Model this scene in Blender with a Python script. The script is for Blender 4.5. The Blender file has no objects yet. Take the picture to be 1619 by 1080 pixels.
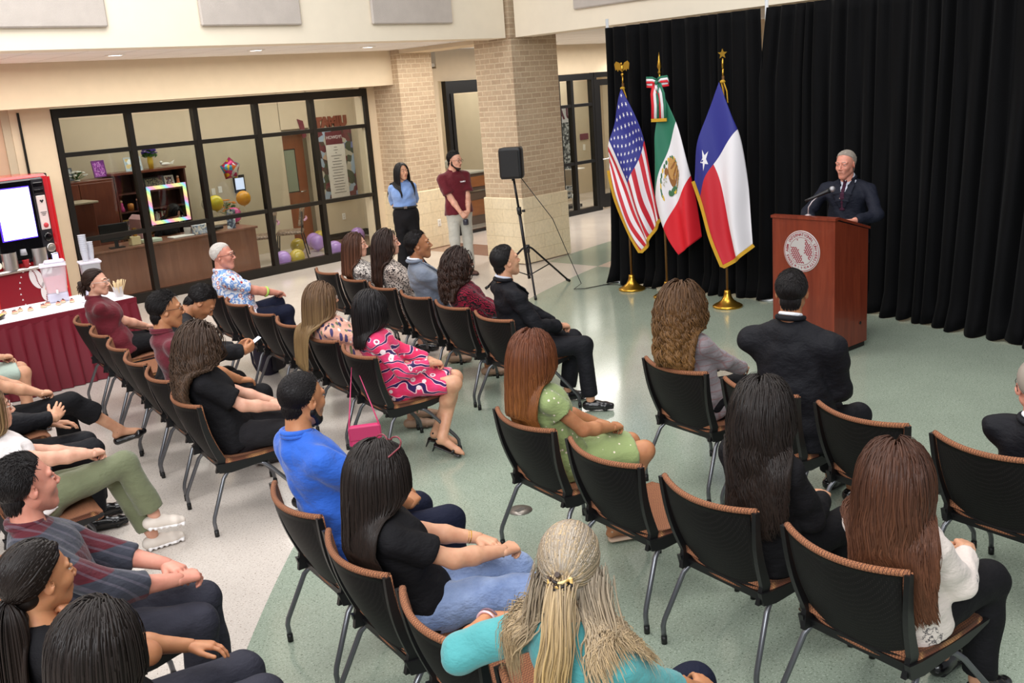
import bpy, math, random
import numpy as np
from mathutils import Vector, Matrix, Euler
random.seed(7); np.random.seed(7)
PI = math.pi
SC = bpy.context.scene
COL = SC.collection

# ---------------------------------------------------------------- camera
CAM_H = 2.55
F_PX = 1555.9
_p, _r, _y = math.radians(14.35), math.radians(-4.374), math.radians(45.374)
HEAD = Vector((math.cos(_y)*math.cos(_p), math.sin(_y)*math.cos(_p), -math.sin(_p)))
_rt = Vector((math.sin(_y), -math.cos(_y), 0)); _up = _rt.cross(HEAD)
RT = math.cos(_r)*_rt + math.sin(_r)*_up
UP = -math.sin(_r)*_rt + math.cos(_r)*_up
cam = bpy.data.cameras.new('camera'); camo = bpy.data.objects.new('camera', cam); COL.objects.link(camo)
M = Matrix((RT, UP, -HEAD)).transposed().to_4x4(); M.translation = (0, 0, CAM_H)
camo.matrix_world = M
cam.sensor_width = 36; cam.lens = F_PX/1619*36; cam.clip_start = .05; cam.clip_end = 200
cam.dof.use_dof = False
SC.camera = camo

def at(px, py, z):
    """point of the place seen at a pixel, at height z"""
    d = HEAD*F_PX + RT*(px-809.5) - UP*(py-540)
    t = (z-CAM_H)/d.z
    return Vector((0, 0, CAM_H)) + d*t

# ---------------------------------------------------------------- world, exposure, lights
SC.view_settings.view_transform = 'Standard'; SC.view_settings.look = 'None'
SC.view_settings.gamma = 1.0; SC.view_settings.use_curve_mapping = False
SC.view_settings.exposure = 0.1
w = bpy.data.worlds.new('world'); SC.world = w; w.use_nodes = True
w.node_tree.nodes['Background'].inputs[0].default_value = (.9, .93, 1, 1)
w.node_tree.nodes['Background'].inputs[1].default_value = .30

def area(name, loc, sx, sy, power, color=(1, .96, .9), aim=None, spread=None):
    l = bpy.data.lights.new(name, 'AREA'); l.shape = 'RECTANGLE'; l.size = sx; l.size_y = sy
    l.energy = power; l.color = color
    if spread: l.spread = spread
    o = bpy.data.objects.new(name, l); COL.objects.link(o); o.location = loc
    if aim is not None:
        o.rotation_euler = (Vector(aim)-Vector(loc)).to_track_quat('-Z', 'Y').to_euler()
    return o
# atrium ceiling lamps high above the hall
area('atrium_light', (3.5, 7.5, 6.3), 4.5, 3.0, 270, (1, .985, .98))
area('atrium_light', (7.2, 4.2, 6.3), 3.0, 3.0, 120, (1, .97, .95))
area('atrium_light', (2.5, 1.0, 6.3), 4.0, 3.0, 190, (1, .97, .95))
area('atrium_light', (-1.5, 5.0, 6.3), 3.0, 4.5, 230, (1, .98, .97))
# added fill lamp high behind the camera, brightens upright faces and backs
area('fill_light', (-3.5, -1.0, 5.2), 6.0, 2.2, 620, (.95, .975, 1), aim=(9, 9, 1.2))
# lamps of the low ceilings round the hall, the office and the corridor
area('corridor_light', (7.0, 11.9, 3.22), 9.0, 1.2, 140, (1, .965, .91))
area('corridor_light', (14.5, 11.6, 3.22), 4.5, 1.5, 140, (1, .965, .92))
area('office_light', (8.6, 14.6, 3.0), 5.5, 1.2, 70, (1, .95, .88))
area('office_light', (13.2, 15.2, 3.0), 2.4, 1.6, 45, (1, .95, .88))
area('office_light', (16.5, 14.6, 3.0), 3.0, 1.6, 60, (1, .955, .9))

# ---------------------------------------------------------------- materials
def lin(c):
    if isinstance(c, str):
        c = [int(c[i:i+2], 16)/255 for i in (1, 3, 5)]
        c = [x/12.92 if x <= .04045 else ((x+.055)/1.055)**2.4 for x in c]
    return (c[0], c[1], c[2], 1)
class NT:
    def __init__(s, name):
        s.m = bpy.data.materials.new(name); s.m.use_nodes = True; s.t = s.m.node_tree
        s.b = s.t.nodes['Principled BSDF']
    def n(s, typ, **kw):
        nd = s.t.nodes.new(typ)
        for k, v in kw.items():
            if k.startswith('i_'):
                key = k[2:]; key = int(key) if key.isdigit() else key.replace('_', ' ')
                nd.inputs[key].default_value = v
            else: setattr(nd, k, v)
        return nd
    def l(s, a, b): s.t.links.new(a, b)
    def coord(s, kind='Object', scale=(1, 1, 1), rot=(0, 0, 0)):
        tc = s.n('ShaderNodeTexCoord'); mp = s.n('ShaderNodeMapping')
        mp.inputs['Scale'].default_value = scale; mp.inputs['Rotation'].default_value = rot
        s.l(tc.outputs[kind], mp.inputs[0]); return mp.outputs[0]
    def ramp(s, fac, stops, interp='LINEAR'):
        r = s.n('ShaderNodeValToRGB'); r.color_ramp.interpolation = interp
        e = r.color_ramp.elements
        while len(e) < len(stops): e.new(.5)
        for i, (p, c) in enumerate(stops): e[i].position = p; e[i].color = lin(c)
        s.l(fac, r.inputs[0]); return r.outputs[0]
    def mix(s, f, a, b, typ='MIX'):
        m = s.n('ShaderNodeMix', data_type='RGBA', blend_type=typ)
        for v, i in ((f, 0), (a, 6), (b, 7)):
            if hasattr(v, 'links'): s.l(v, m.inputs[i])
            else: m.inputs[i].default_value = v if i == 0 else lin(v)
        return m.outputs[2]
    def math(s, op, a, b=0.0, c=0.0):
        m = s.n('ShaderNodeMath', operation=op)
        for i, v in enumerate((a, b, c)):
            if hasattr(v, 'links'): s.l(v, m.inputs[i])
            else: m.inputs[i].default_value = v
        return m.outputs[0]
    def noise(s, v, scale, detail=3, rough=.5):
        n = s.n('ShaderNodeTexNoise', i_Scale=scale, i_Detail=detail, i_Roughness=rough); s.l(v, n.inputs['Vector']); return n.outputs[0]
    def voro(s, v, scale, feature='F1', out=0, rnd=1.0):
        n = s.n('ShaderNodeTexVoronoi', feature=feature, i_Scale=scale, i_Randomness=rnd); s.l(v, n.inputs['Vector']); return n.outputs[out]
    def bump(s, h, strength=.3, dist=.01):
        b = s.n('ShaderNodeBump', i_Strength=strength, i_Distance=dist); s.l(h, b.inputs['Height']); s.l(b.outputs[0], s.b.inputs['Normal'])
    def col(s, c):
        if hasattr(c, 'links'): s.l(c, s.b.inputs['Base Color'])
        else: s.b.inputs['Base Color'].default_value = lin(c)
    def rough(s, r): s.b.inputs['Roughness'].default_value = r; return s.m

MATS = {}
def plain(name, c, rough=.5, metal=0, coat=0, emit=0, bump=None, var=0, alpha=1, trans=0, spec=None):
    if name in MATS: return MATS[name]
    t = NT(name); t.col(c); t.b.inputs['Roughness'].default_value = rough; t.b.inputs['Metallic'].default_value = metal
    t.b.inputs['Coat Weight'].default_value = coat
    if spec is not None: t.b.inputs['Specular IOR Level'].default_value = spec
    if emit:
        t.b.inputs['Emission Color'].default_value = lin(c); t.b.inputs['Emission Strength'].default_value = emit
    v = t.coord()
    if var:
        n = t.noise(v, 6, 4); base = lin(c)
        dk = [x*(1-var) for x in base[:3]]; lt = [min(1, x*(1+var*.6)) for x in base[:3]]
        t.col(t.ramp(n, [(.3, dk), (.7, lt)]))
    if bump:
        t.bump(t.noise(v, bump[0], 3), bump[1], bump[2] if len(bump) > 2 else .004)
    if alpha < 1: t.b.inputs['Alpha'].default_value = alpha
    if trans: t.b.inputs['Transmission Weight'].default_value = trans
    MATS[name] = t.m; return t.m

def glass_mat():
    if 'glass' in MATS: return MATS['glass']
    t = NT('glass'); nt = t.t
    tr = t.n('ShaderNodeBsdfTransparent'); tr.inputs[0].default_value = (.93, .95, .94, 1)
    gl = t.n('ShaderNodeBsdfGlossy'); gl.inputs['Roughness'].default_value = .02
    fr = t.n('ShaderNodeFresnel', i_IOR=1.45); mx = t.n('ShaderNodeMixShader')
    ge = t.n('ShaderNodeNewGeometry'); t.l(t.math('MULTIPLY', fr.outputs[0], t.math('SUBTRACT', 1, ge.outputs['Backfacing'])), mx.inputs[0]); t.l(tr.outputs[0], mx.inputs[1]); t.l(gl.outputs[0], mx.inputs[2])
    t.l(mx.outputs[0], nt.nodes['Material Output'].inputs[0]); MATS['glass'] = t.m; return t.m

# ---------------------------------------------------------------- mesh tools
class MB:
    def __init__(s): s.v = []; s.f = []; s.mi = []; s.sm = []
    def add(s, verts, faces, mi=0, smooth=False):
        o = len(s.v); s.v += [tuple(v) for v in verts]
        s.f += [tuple(i+o for i in f) for f in faces]; s.mi += [mi]*len(faces); s.sm += [smooth]*len(faces)
        return s
    def box(s, c, d, rz=0, mi=0, bev=0, M=None):
        """box by centre and full size, bevelled edges when bev"""
        hx, hy, hz = d[0]/2, d[1]/2, d[2]/2
        if bev:
            b = min(bev, hx*.9, hy*.9, hz*.9); vs = []; fs = []
            bm = []
            for sx in (-1, 1):
                for sy in (-1, 1):
                    for sz in (-1, 1):
                        bm.append((sx*(hx), sy*(hy-b), sz*(hz-b))); bm.append((sx*(hx-b), sy*hy, sz*(hz-b))); bm.append((sx*(hx-b), sy*(hy-b), sz*hz))
            def ix(sx, sy, sz, k): return ((sx > 0)*4+(sy > 0)*2+(sz > 0))*3+k
            for q in (-1, 1):
                f = [ix(q, -1, -1, 0), ix(q, 1, -1, 0), ix(q, 1, 1, 0), ix(q, -1, 1, 0)]; fs.append(f if q > 0 else f[::-1])
                f = [ix(-1, q, -1, 1), ix(-1, q, 1, 1), ix(1, q, 1, 1), ix(1, q, -1, 1)]; fs.append(f if q > 0 else f[::-1])
                f = [ix(-1, -1, q, 2), ix(1, -1, q, 2), ix(1, 1, q, 2), ix(-1, 1, q, 2)]; fs.append(f if q > 0 else f[::-1])
            for a in (-1, 1):
                for b2 in (-1, 1):
                    fs.append([ix(a, b2, -1, 0), ix(a, b2, 1, 0), ix(a, b2, 1, 1), ix(a, b2, -1, 1)])
                    fs.append([ix(a, -1, b2, 0), ix(a, 1, b2, 0), ix(a, 1, b2, 2), ix(a, -1, b2, 2)])
                    fs.append([ix(-1, a, b2, 1), ix(1, a, b2, 1), ix(1, a, b2, 2), ix(-1, a, b2, 2)])
                    for c3 in (-1, 1): fs.append([ix(a, b2, c3, 0), ix(a, b2, c3, 1), ix(a, b2, c3, 2)])
            vs = bm
            # consistent outward normals
            out = []
            for f in fs:
                p = [Vector(vs[i]) for i in f]; n = (p[1]-p[0]).cross(p[2]-p[0]); m = sum(p, Vector())/len(p)
                out.append(f if n.dot(m) >= 0 else f[::-1])
            fs = out
        else:
            vs = [(x, y, z) for x in (-hx, hx) for y in (-hy, hy) for z in (-hz, hz)]
            fs = [(0, 1, 3, 2), (4, 6, 7, 5), (0, 4, 5, 1), (2, 3, 7, 6), (0, 2, 6, 4), (1, 5, 7, 3)]
        R = Matrix.Rotation(rz, 4, 'Z'); T = Matrix.Translation(c) @ R
        if M is not None: T = M @ T
        return s.add([T @ Vector(v) for v in vs], fs, mi)
    def tube(s, pts, r, n=10, mi=0, cap=True, smooth=True):
        pts = [Vector(p) for p in pts]; rs = r if isinstance(r, (list, tuple)) else [r]*len(pts)
        vs = []; prev = None
        for i, p in enumerate(pts):
            a = pts[max(0, i-1)]; b = pts[min(len(pts)-1, i+1)]; t = (b-a).normalized()
            if prev is None:
                u = t.orthogonal().normalized()
            else:
                u = prev - t*prev.dot(t); u = u.normalized() if u.length > 1e-6 else t.orthogonal().normalized()
            prev = u; w_ = t.cross(u)
            for k in range(n):
                a_ = 2*PI*k/n; vs.append(p + (u*math.cos(a_)+w_*math.sin(a_))*rs[i])
        fs = [(i*n+k, i*n+(k+1) % n, (i+1)*n+(k+1) % n, (i+1)*n+k) for i in range(len(pts)-1) for k in range(n)]
        s.add(vs, fs, mi, smooth)
        if cap:
            o = len(s.v)-len(vs)
            s.f += [tuple(o+k for k in range(n))[::-1], tuple(o+(len(pts)-1)*n+k for k in range(n))]; s.mi += [mi]*2; s.sm += [False]*2
        return s
    def lathe(s, prof, c=(0, 0, 0), n=24, mi=0, M=None, smooth=True):
        vs = []
        for r, z in prof:
            for k in range(n): vs.append((r*math.cos(2*PI*k/n), r*math.sin(2*PI*k/n), z))
        fs = [(i*n+k, i*n+(k+1) % n, (i+1)*n+(k+1) % n, (i+1)*n+k) for i in range(len(prof)-1) for k in range(n)]
        fs += [tuple(range(n))[::-1], tuple((len(prof)-1)*n+k for k in range(n))]
        T = Matrix.Translation(c)
        if M is not None: T = T @ M
        return s.add([T @ Vector(v) for v in vs], fs, mi, smooth)
    def sphere(s, c, r, mi=0, n=12, M=None):
        rr = r if hasattr(r, '__len__') else (r, r, r)
        vs = []; m = n
        for i in range(m+1):
            th = PI*i/m
            for k in range(2*n): vs.append((math.sin(th)*math.cos(PI*k/n)*rr[0], math.sin(th)*math.sin(PI*k/n)*rr[1], math.cos(th)*rr[2]))
        q = 2*n
        fs = [(i*q+k, (i+1)*q+k, (i+1)*q+(k+1) % q, i*q+(k+1) % q) for i in range(m) for k in range(q)]
        T = Matrix.Translation(c)
        if M is not None: T = T @ M
        return s.add([T @ Vector(v) for v in vs], fs, mi, True)
    def grid(s, fn, nu, nv, mi=0, smooth=True, close=False):
        vs = [fn(i/nu, j/nv) for i in range(nu+1) for j in range(nv+1)]
        fs = [(i*(nv+1)+j, (i+1)*(nv+1)+j, (i+1)*(nv+1)+j+1, i*(nv+1)+j+1) for i in range(nu) for j in range(nv)]
        if callable(mi):
            o = len(s.f); s.add(vs, fs, 0, smooth)
            for k in range(nu*nv): s.mi[o+k] = mi((k//nv+.5)/nu, (k % nv+.5)/nv)
            return s
        return s.add(vs, fs, mi, smooth)
    def prism(s, poly, h, M=None, mi=0):
        """polygon in xy extruded by h along z"""
        n = len(poly); vs = [(x, y, 0) for x, y in poly]+[(x, y, h) for x, y in poly]
        fs = [tuple(range(n))[::-1], tuple(range(n, 2*n))]+[(k, (k+1) % n, n+(k+1) % n, n+k) for k in range(n)]
        if M is not None: vs = [M @ Vector(v) for v in vs]
        return s.add(vs, fs, mi)
    def build(s, name, mats, parent=None, loc=None, rz=0, solid=0):
        me = bpy.data.meshes.new(name); me.from_pydata(s.v, [], s.f)
        for m in (mats if isinstance(mats, (list, tuple)) else [mats]): me.materials.append(m)
        me.polygons.foreach_set('material_index', s.mi); me.polygons.foreach_set('use_smooth', s.sm); me.update()
        o = bpy.data.objects.new(name, me); COL.objects.link(o)
        if parent: o.parent = parent
        if loc is not None: o.location = loc
        if rz: o.rotation_euler.z = rz
        if solid:
            md = o.modifiers.new('solid', 'SOLIDIFY'); md.thickness = solid; md.offset = 0
        return o
def tag(o, label=None, cat=None, group=None, kind=None):
    if label: o['label'] = label
    if cat: o['category'] = cat
    if group: o['group'] = group
    if kind: o['kind'] = kind
    return o
def empty(name, loc, rz=0, label=None, cat=None, group=None):
    o = bpy.data.objects.new(name, None); COL.objects.link(o); o.location = loc; o.rotation_euler.z = rz
    o.empty_display_size = .1
    return tag(o, label, cat, group)
def struct(mb, name, mats, **kw):
    o = mb.build(name, mats, **kw); o['kind'] = 'structure'; return o
def copy_tree(o, parent=None):
    c = o.copy(); COL.objects.link(c)
    if parent is not None: c.parent = parent
    for ch in list(o.children): copy_tree(ch, c)
    return c
def text_mesh(txt, size, M, mat, name='lettering', parent=None, depth=.002, align='CENTER', bold=0):
    cu = bpy.data.curves.new(name, 'FONT'); cu.body = txt; cu.size = size; cu.align_x = align; cu.align_y = 'CENTER'
    cu.extrude = depth; cu.offset = bold
    o = bpy.data.objects.new(name, cu); COL.objects.link(o)
    dg = bpy.context.evaluated_depsgraph_get(); me = bpy.data.meshes.new_from_object(o.evaluated_get(dg))
    bpy.data.objects.remove(o); me.name = name; me.materials.clear(); me.materials.append(mat)
    me.transform(M)
    q = bpy.data.objects.new(name, me); COL.objects.link(q)
    if parent: q.parent = parent
    return q
def join_meshes(name, objs, parent=None):
    """several meshes of one part into one (same parent space)"""
    mb = MB(); mats = []
    for o in objs:
        me = o.data; m = me.materials[0]
        if m not in mats: mats.append(m)
        mb.add([v.co[:] for v in me.vertices], [tuple(p.vertices) for p in me.polygons], mats.index(m))
        bpy.data.objects.remove(o)
    return mb.build(name, mats, parent)
def frame_mat(o, x, y):
    """matrix from origin and two axes"""
    x = Vector(x).normalized(); z = x.cross(Vector(y)).normalized(); y = z.cross(x)
    m = Matrix((x, y, z)).transposed().to_4x4(); m.translation = o; return m
# ================================================================ SETTING
WALL_C = (.62, .50, .36)
wall_m = plain('wall_paint', '#dcc9ac', .75, var=.03, bump=(90, .08, .002))
wall_w = plain('fascia_paint', '#f4e8d2', .75, var=.02, bump=(90, .06, .002))
office_m = plain('office_wall_paint', '#c9baa0', .8, var=.03)
black_alu = plain('black_aluminium', '#15120f', .35, spec=.4)

def floor_mat():
    t = NT('terrazzo'); tc = t.n('ShaderNodeTexCoord'); v = tc.outputs['Object']
    sx = t.n('ShaderNodeSeparateXYZ'); t.l(v, sx.inputs[0]); X, Y = sx.outputs[0], sx.outputs[1]
    dx = t.math('SUBTRACT', X, 14.4); dy = t.math('SUBTRACT', Y, -7.6)
    r = t.math('SQRT', t.math('ADD', t.math('MULTIPLY', dx, dx), t.math('MULTIPLY', dy, dy)))
    ins = t.math('LESS_THAN', r, 17.0); ins2 = t.math('LESS_THAN', r, 17.95); hall = t.math('LESS_THAN', X, 10.72)
    green = t.math('ADD', t.math('MULTIPLY', hall, ins),
                   t.math('MULTIPLY', t.math('SUBTRACT', 1, hall), t.math('SUBTRACT', ins2, ins)))
    pink = t.math('MULTIPLY', t.math('SUBTRACT', 1, hall), ins)
    br = t.math('MULTIPLY', t.math('MULTIPLY', t.math('GREATER_THAN', X, 10.75), t.math('LESS_THAN', X, 11.55)), t.math('GREATER_THAN', Y, 11.2))
    def stone(a, b, dk, lt):
        ch = t.ramp(t.voro(v, 120, out=1), [(.0, a), (.5, b), (1, a)])
        f1 = t.ramp(t.voro(v, 95, out=1), [(.0, dk), (.10, dk), (.16, b)], 'CONSTANT')
        c = t.mix(t.ramp(t.noise(v, 60, 4, .7), [(.44, (0, 0, 0)), (.60, (1, 1, 1))]), ch, b)
        sp = t.ramp(t.noise(v, 85, 3, .7), [(.58, (0, 0, 0)), (.64, (1, 1, 1))])
        c = t.mix(sp, c, dk)
        sp2 = t.ramp(t.noise(v, 110, 3, .7), [(.36, (1, 1, 1)), (.42, (0, 0, 0))])
        return t.mix(t.math('MULTIPLY', sp2, .8), c, lt)
    beige = stone('#cdc3b9', '#d6ccc2', '#9a8c80', '#efe8e0')
    gr = stone('#8b9886', '#9da998', '#5d6858', '#ccd4c6')
    pk = stone('#d0b9a6', '#d8c4b3', '#a58c7c', '#e8dccd')
    bn = stone('#8f6f60', '#9a7a6a', '#6f5448', '#b59a8c')
    c = t.mix(green, beige, gr); c = t.mix(pink, c, pk); c = t.mix(br, c, bn)
    wear = t.ramp(t.noise(v, .9, 5, .6), [(.35, (.86, .86, .86)), (.65, (1, 1, 1))])
    c = t.mix(1.0, c, wear, 'MULTIPLY')
    t.col(c)
    rr = t.n('ShaderNodeMapRange'); t.l(t.noise(v, 2.2, 4), rr.inputs[0])
    rr.inputs[3].default_value = .10; rr.inputs[4].default_value = .20
    t.l(rr.outputs[0], t.b.inputs['Roughness']); t.b.inputs['Specular IOR Level'].default_value = .6
    return t.m
fl = MB(); fl.box((9, 7, -.05), (26, 22, .1)); struct(fl, 'floor', floor_mat())

def brick_mat(name, bw, rh, c1, c2, mo, ms=.008, bump=.5, off=.5, rough=.85):
    t = NT(name); tc = t.n('ShaderNodeTexCoord'); sx = t.n('ShaderNodeSeparateXYZ'); t.l(tc.outputs['Object'], sx.inputs[0])
    cx = t.n('ShaderNodeCombineXYZ'); t.l(t.math('ADD', sx.outputs[0], sx.outputs[1]), cx.inputs[0]); t.l(sx.outputs[2], cx.inputs[1])
    b = t.n('ShaderNodeTexBrick', offset=off); b.inputs['Scale'].default_value = 1; b.inputs['Brick Width'].default_value = bw
    b.inputs['Row Height'].default_value = rh; b.inputs['Mortar Size'].default_value = ms; b.inputs['Mortar Smooth'].default_value = .2
    b.inputs['Color1'].default_value = lin(c1); b.inputs['Color2'].default_value = lin(c2); b.inputs['Mortar'].default_value = lin(mo)
    t.l(cx.outputs[0], b.inputs[0])
    n = t.ramp(t.noise(tc.outputs['Object'], 25, 4), [(.3, (.86, .86, .86)), (.7, (1.0, 1.0, 1.0))])
    t.col(t.mix(1.0, b.outputs[0], n, 'MULTIPLY'))
    t.bump(t.math('SUBTRACT', 1, b.outputs[1]), bump, .006); t.b.inputs['Roughness'].default_value = rough
    return t.m
brick = brick_mat('tan_brick', .20, .075, '#cbb396', '#bba286', '#d8c6a8')
block = brick_mat('cream_block', .41, .205, '#efdfbe', '#ebd9b6', '#dac7a2', .005, .3, rough=.6)

# column by the speaker and pilaster at the office front
m = MB(); m.box((10.90, 10.50, 2.15), (.96, .76, 2.34)); struct(m, 'column_brick', brick)
m = MB(); m.box((10.46, 10.18, 4.4), (.12, .14, 2.3)); struct(m, 'column_corner', brick)
m = MB(); m.box((10.90, 10.50, .5), (1.02, .82, .98), bev=.012); struct(m, 'column_base', block)
m = MB(); m.box((10.93, 13.2, 2.15), (.74, .7, 2.34)); struct(m, 'pilaster_brick', brick)
m = MB(); m.box((10.93, 13.18, .5), (.80, .72, 1.0), bev=.012); struct(m, 'pilaster_base', block)

# upper walls of the hall
def wl(name, c, d, mat=wall_m): m_ = MB(); m_.box(c, d); return struct(m_, name, mat)
wl('wall_upper_left', (3.68, 10.31, 4.4), (13.3, .36, 2.3), wall_w)
wl('wall_upper_right', (10.61, 3.53, 4.4), (.36, 13.0, 2.3), wall_w)
wl('beam_cross', (10.93, 11.95, 3.39), (.62, 2.1, .3), wall_m)
def ceil_mat():
    t = NT('ceiling_tile'); v = t.coord()
    b = t.n('ShaderNodeTexBrick', offset=0.0); b.inputs['Scale'].default_value = 1; b.inputs['Brick Width'].default_value = .61
    b.inputs['Row Height'].default_value = .61; b.inputs['Mortar Size'].default_value = .006
    b.inputs['Color1'].default_value = lin('#f6f1ec'); b.inputs['Color2'].default_value = lin('#f2ede8'); b.inputs['Mortar'].default_value = lin('#b9aea2')
    t.l(v, b.inputs[0]); t.col(b.outputs[0]); t.b.inputs['Roughness'].default_value = .9; return t.m
wl('ceiling_corridor', (3.7, 11.75, 3.33), (13.6, 2.55, .06), ceil_mat())
wl('ceiling_side', (15.2, 5.5, 3.33), (9.2, 15.2, .06), ceil_mat())
wl('wall_header', (3.87, 13.26, 3.03), (13.7, .52, .54), wall_m)
# window wall plane y = 13.52
WY = 13.52
wl('wall_left', (-.6, 13.6, 1.5), (10.5, .16, 3.0), plain('wall_pink', '#cfae92', .8, var=.03))
wl('wall_jamb', (4.95, 13.59, 1.4), (.52, .2, 2.8))
wl('trim_1', (4.80, 13.48, 1.36), (.025, .03, 2.72), black_alu)
wl('wall_between', (10.5, 13.6, 1.4), (.5, .16, 2.8))
wl('wall_between_doors', (11.62, 13.6, 1.5), (.74, .16, 3.0))
wl('wall_over_door', (13.045, 13.6, 3.05), (2.11, .16, .54))
wl('wall_return', (14.05, 13.34, 1.65), (.2, .7, 3.3))
wl('wall_over_doors', (16.5, 13.14, 3.03), (5.2, .16, .56))
wl('wall_far', (18.0, 13.14, 1.374), (2.3, .16, 2.748))
wl('wall_door_side', (14.375, 13.14, 1.374), (.45, .16, 2.748))
wl('wall_behind_curtain', (13.2, 4.5, 1.6), (.16, 9.0, 3.3))
# rooms behind the glass
wl('wall_office_back', (7.3, 15.75, 1.5), (5.5, .12, 3.0), office_m)
wl('wall_office_back_right', (11.2, 15.75, 1.5), (1.1, .12, 3.0), office_m)
wl('wall_office_far', (10.2, 17.2, 1.5), (3.4, .12, 3.0), office_m)
wl('wall_office_over_door', (10.36, 15.75, 2.57), (.64, .12, .86), office_m)
wl('wall_office_side', (11.75, 14.7, 1.5), (.12, 2.2, 3.0), office_m)
wl('wall_office_left', (4.65, 14.6, 1.5), (.12, 2.2, 3.0), office_m)
wl('ceiling_office', (8.2, 15.4, 3.06), (7.2, 3.8, .06), plain('office_ceiling', '#ded8cc', .9))
wl('wall_reception_back', (13.4, 16.4, 1.5), (3.2, .12, 3.0), office_m)
wl('wall_reception_side', (14.6, 15.0, 1.5), (.12, 2.9, 3.0), office_m)
wl('ceiling_reception', (13.2, 15.0, 3.06), (2.8, 2.9, .06), plain('office_ceiling', '#ded8cc', .9))
wl('wall_lounge_back', (16.9, 15.6, 1.5), (4.6, .12, 3.0), office_m)
wl('wall_lounge_side', (19.1, 14.4, 1.5), (.12, 2.5, 3.0), office_m)
wl('ceiling_lounge', (16.9, 14.4, 3.06), (4.6, 2.5, .06), plain('office_ceiling', '#ded8cc', .9))
wl('baseboard_office', (11.2, 15.68, .06), (1.1, .02, .12), black_alu)
wl('baseboard_office_side', (11.68, 14.7, .06), (.02, 2.2, .12), black_alu)

# office window: black frame, mullions, transoms, glass
def storefront(name, x0, x1, y, z1, mull, trans, bottom=.14, top=.12, mw=.075, dep=.11):
    root = empty(name, ((x0+x1)/2, y, 0)); root['kind'] = 'structure'
    ox = (x0+x1)/2
    m_ = MB()
    m_.box((0, 0, z1-top/2), (x1-x0, dep, top)); m_.box((0, 0, bottom/2), (x1-x0, dep, bottom))
    for s_, x in ((1, x0+mw/2), (-1, x1-mw/2)): m_.box((x-ox, 0, (bottom+z1-top)/2), (mw, dep, z1-top-bottom))
    m_.build('frame', black_alu, root)
    for x in mull:
        q = MB(); q.box((x-ox, 0, (bottom+z1-top)/2), (mw, dep, z1-top-bottom)); q.build('mullion', black_alu, root)
    edges = [x0+mw/2]+list(mull)+[x1-mw/2]
    for z in trans:
        q = MB()
        for a, b in zip(edges[:-1], edges[1:]): q.box(((a+b)/2-ox, 0, z), (b-a-mw, dep*.9, .06))
        q.build('transom', black_alu, root)
    g = MB()
    for a, b in zip(edges[:-1], edges[1:]):
        zz = [bottom]+list(trans)+[z1-top]
        for c, d in zip(zz[:-1], zz[1:]): g.box(((a+b)/2-ox, 0, (c+d)/2), (b-a-mw+.01, .008, d-c-.04))
    g.build('glass_pane', glass_mat(), root)
    return root
storefront('window_1', 5.22, 10.36, WY, 2.74, (6.25, 7.24, 8.25, 9.26), (2.14, 1.0))
# reception door, partly behind the brick column
storefront('door_1', 12.12, 13.9, WY, 2.77, (12.26, 13.3), (), bottom=.05, top=.22)
storefront('window_2', 14.60, 15.70, 13.08, 2.74, (15.03,), (2.14, 1.02), bottom=.10)
d = MB(); root = empty('door_2', (16.2, 13.08, 0)); root['kind'] = 'structure'
d.box((0, 0, 2.70), (.98, .12, .10)); d.box((-.46, 0, 1.325), (.09, .12, 2.648)); d.box((.46, 0, 1.325), (.07, .12, 2.648)); d.build('door_frame', black_alu, root)
d = MB(); d.box((-.33, 0, 1.33), (.11, .05, 2.56)); d.box((.36, 0, 1.33), (.10, .05, 2.56)); d.box((.02, 0, .17), (.6, .05, .28)); d.box((.02, 0, 2.55), (.6, .05, .12)); d.build('leaf', black_alu, root)
d = MB(); d.box((.02, 0, 1.4), (.62, .01, 2.2)); d.build('glass_pane', glass_mat(), root)
d = MB(); d.tube([(-.36, -.07, 1.02), (.34, -.07, 1.02)], .014); d.box((-.34, -.045, 1.02), (.02, .05, .02)); d.box((.33, -.045, 1.02), (.02, .05, .02)); d.build('push_bar', plain('chrome', '#c9c9c9', .2, 1), root)

# acoustic panels on the upper walls
ac = plain('acoustic_felt', '#c9bfb6', .95, var=.06, bump=(160, .8, .006))
for k, (x0, x1) in enumerate(((2.6, 4.62), (5.65, 6.93), (7.97, 9.31))):
    m = MB(); m.box(((x0+x1)/2, 10.10, 4.2), (x1-x0, .05, 1.5), bev=.015); o = m.build('acoustic_baffle', ac)
    tag(o, ['grey acoustic wall panel at the far left of the upper wall', 'grey acoustic wall panel, the middle one of three over the office window side',
            'grey acoustic wall panel on the upper wall nearest the brick column'][k], 'acoustic panel', 'acoustic panels')
m = MB(); m.box((10.40, 7.9, 4.25), (.05, 2.0, 1.5), bev=.015)
tag(m.build('acoustic_baffle', ac), 'grey acoustic wall panel above the black drapes', 'acoustic panel', 'acoustic panels')

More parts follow.
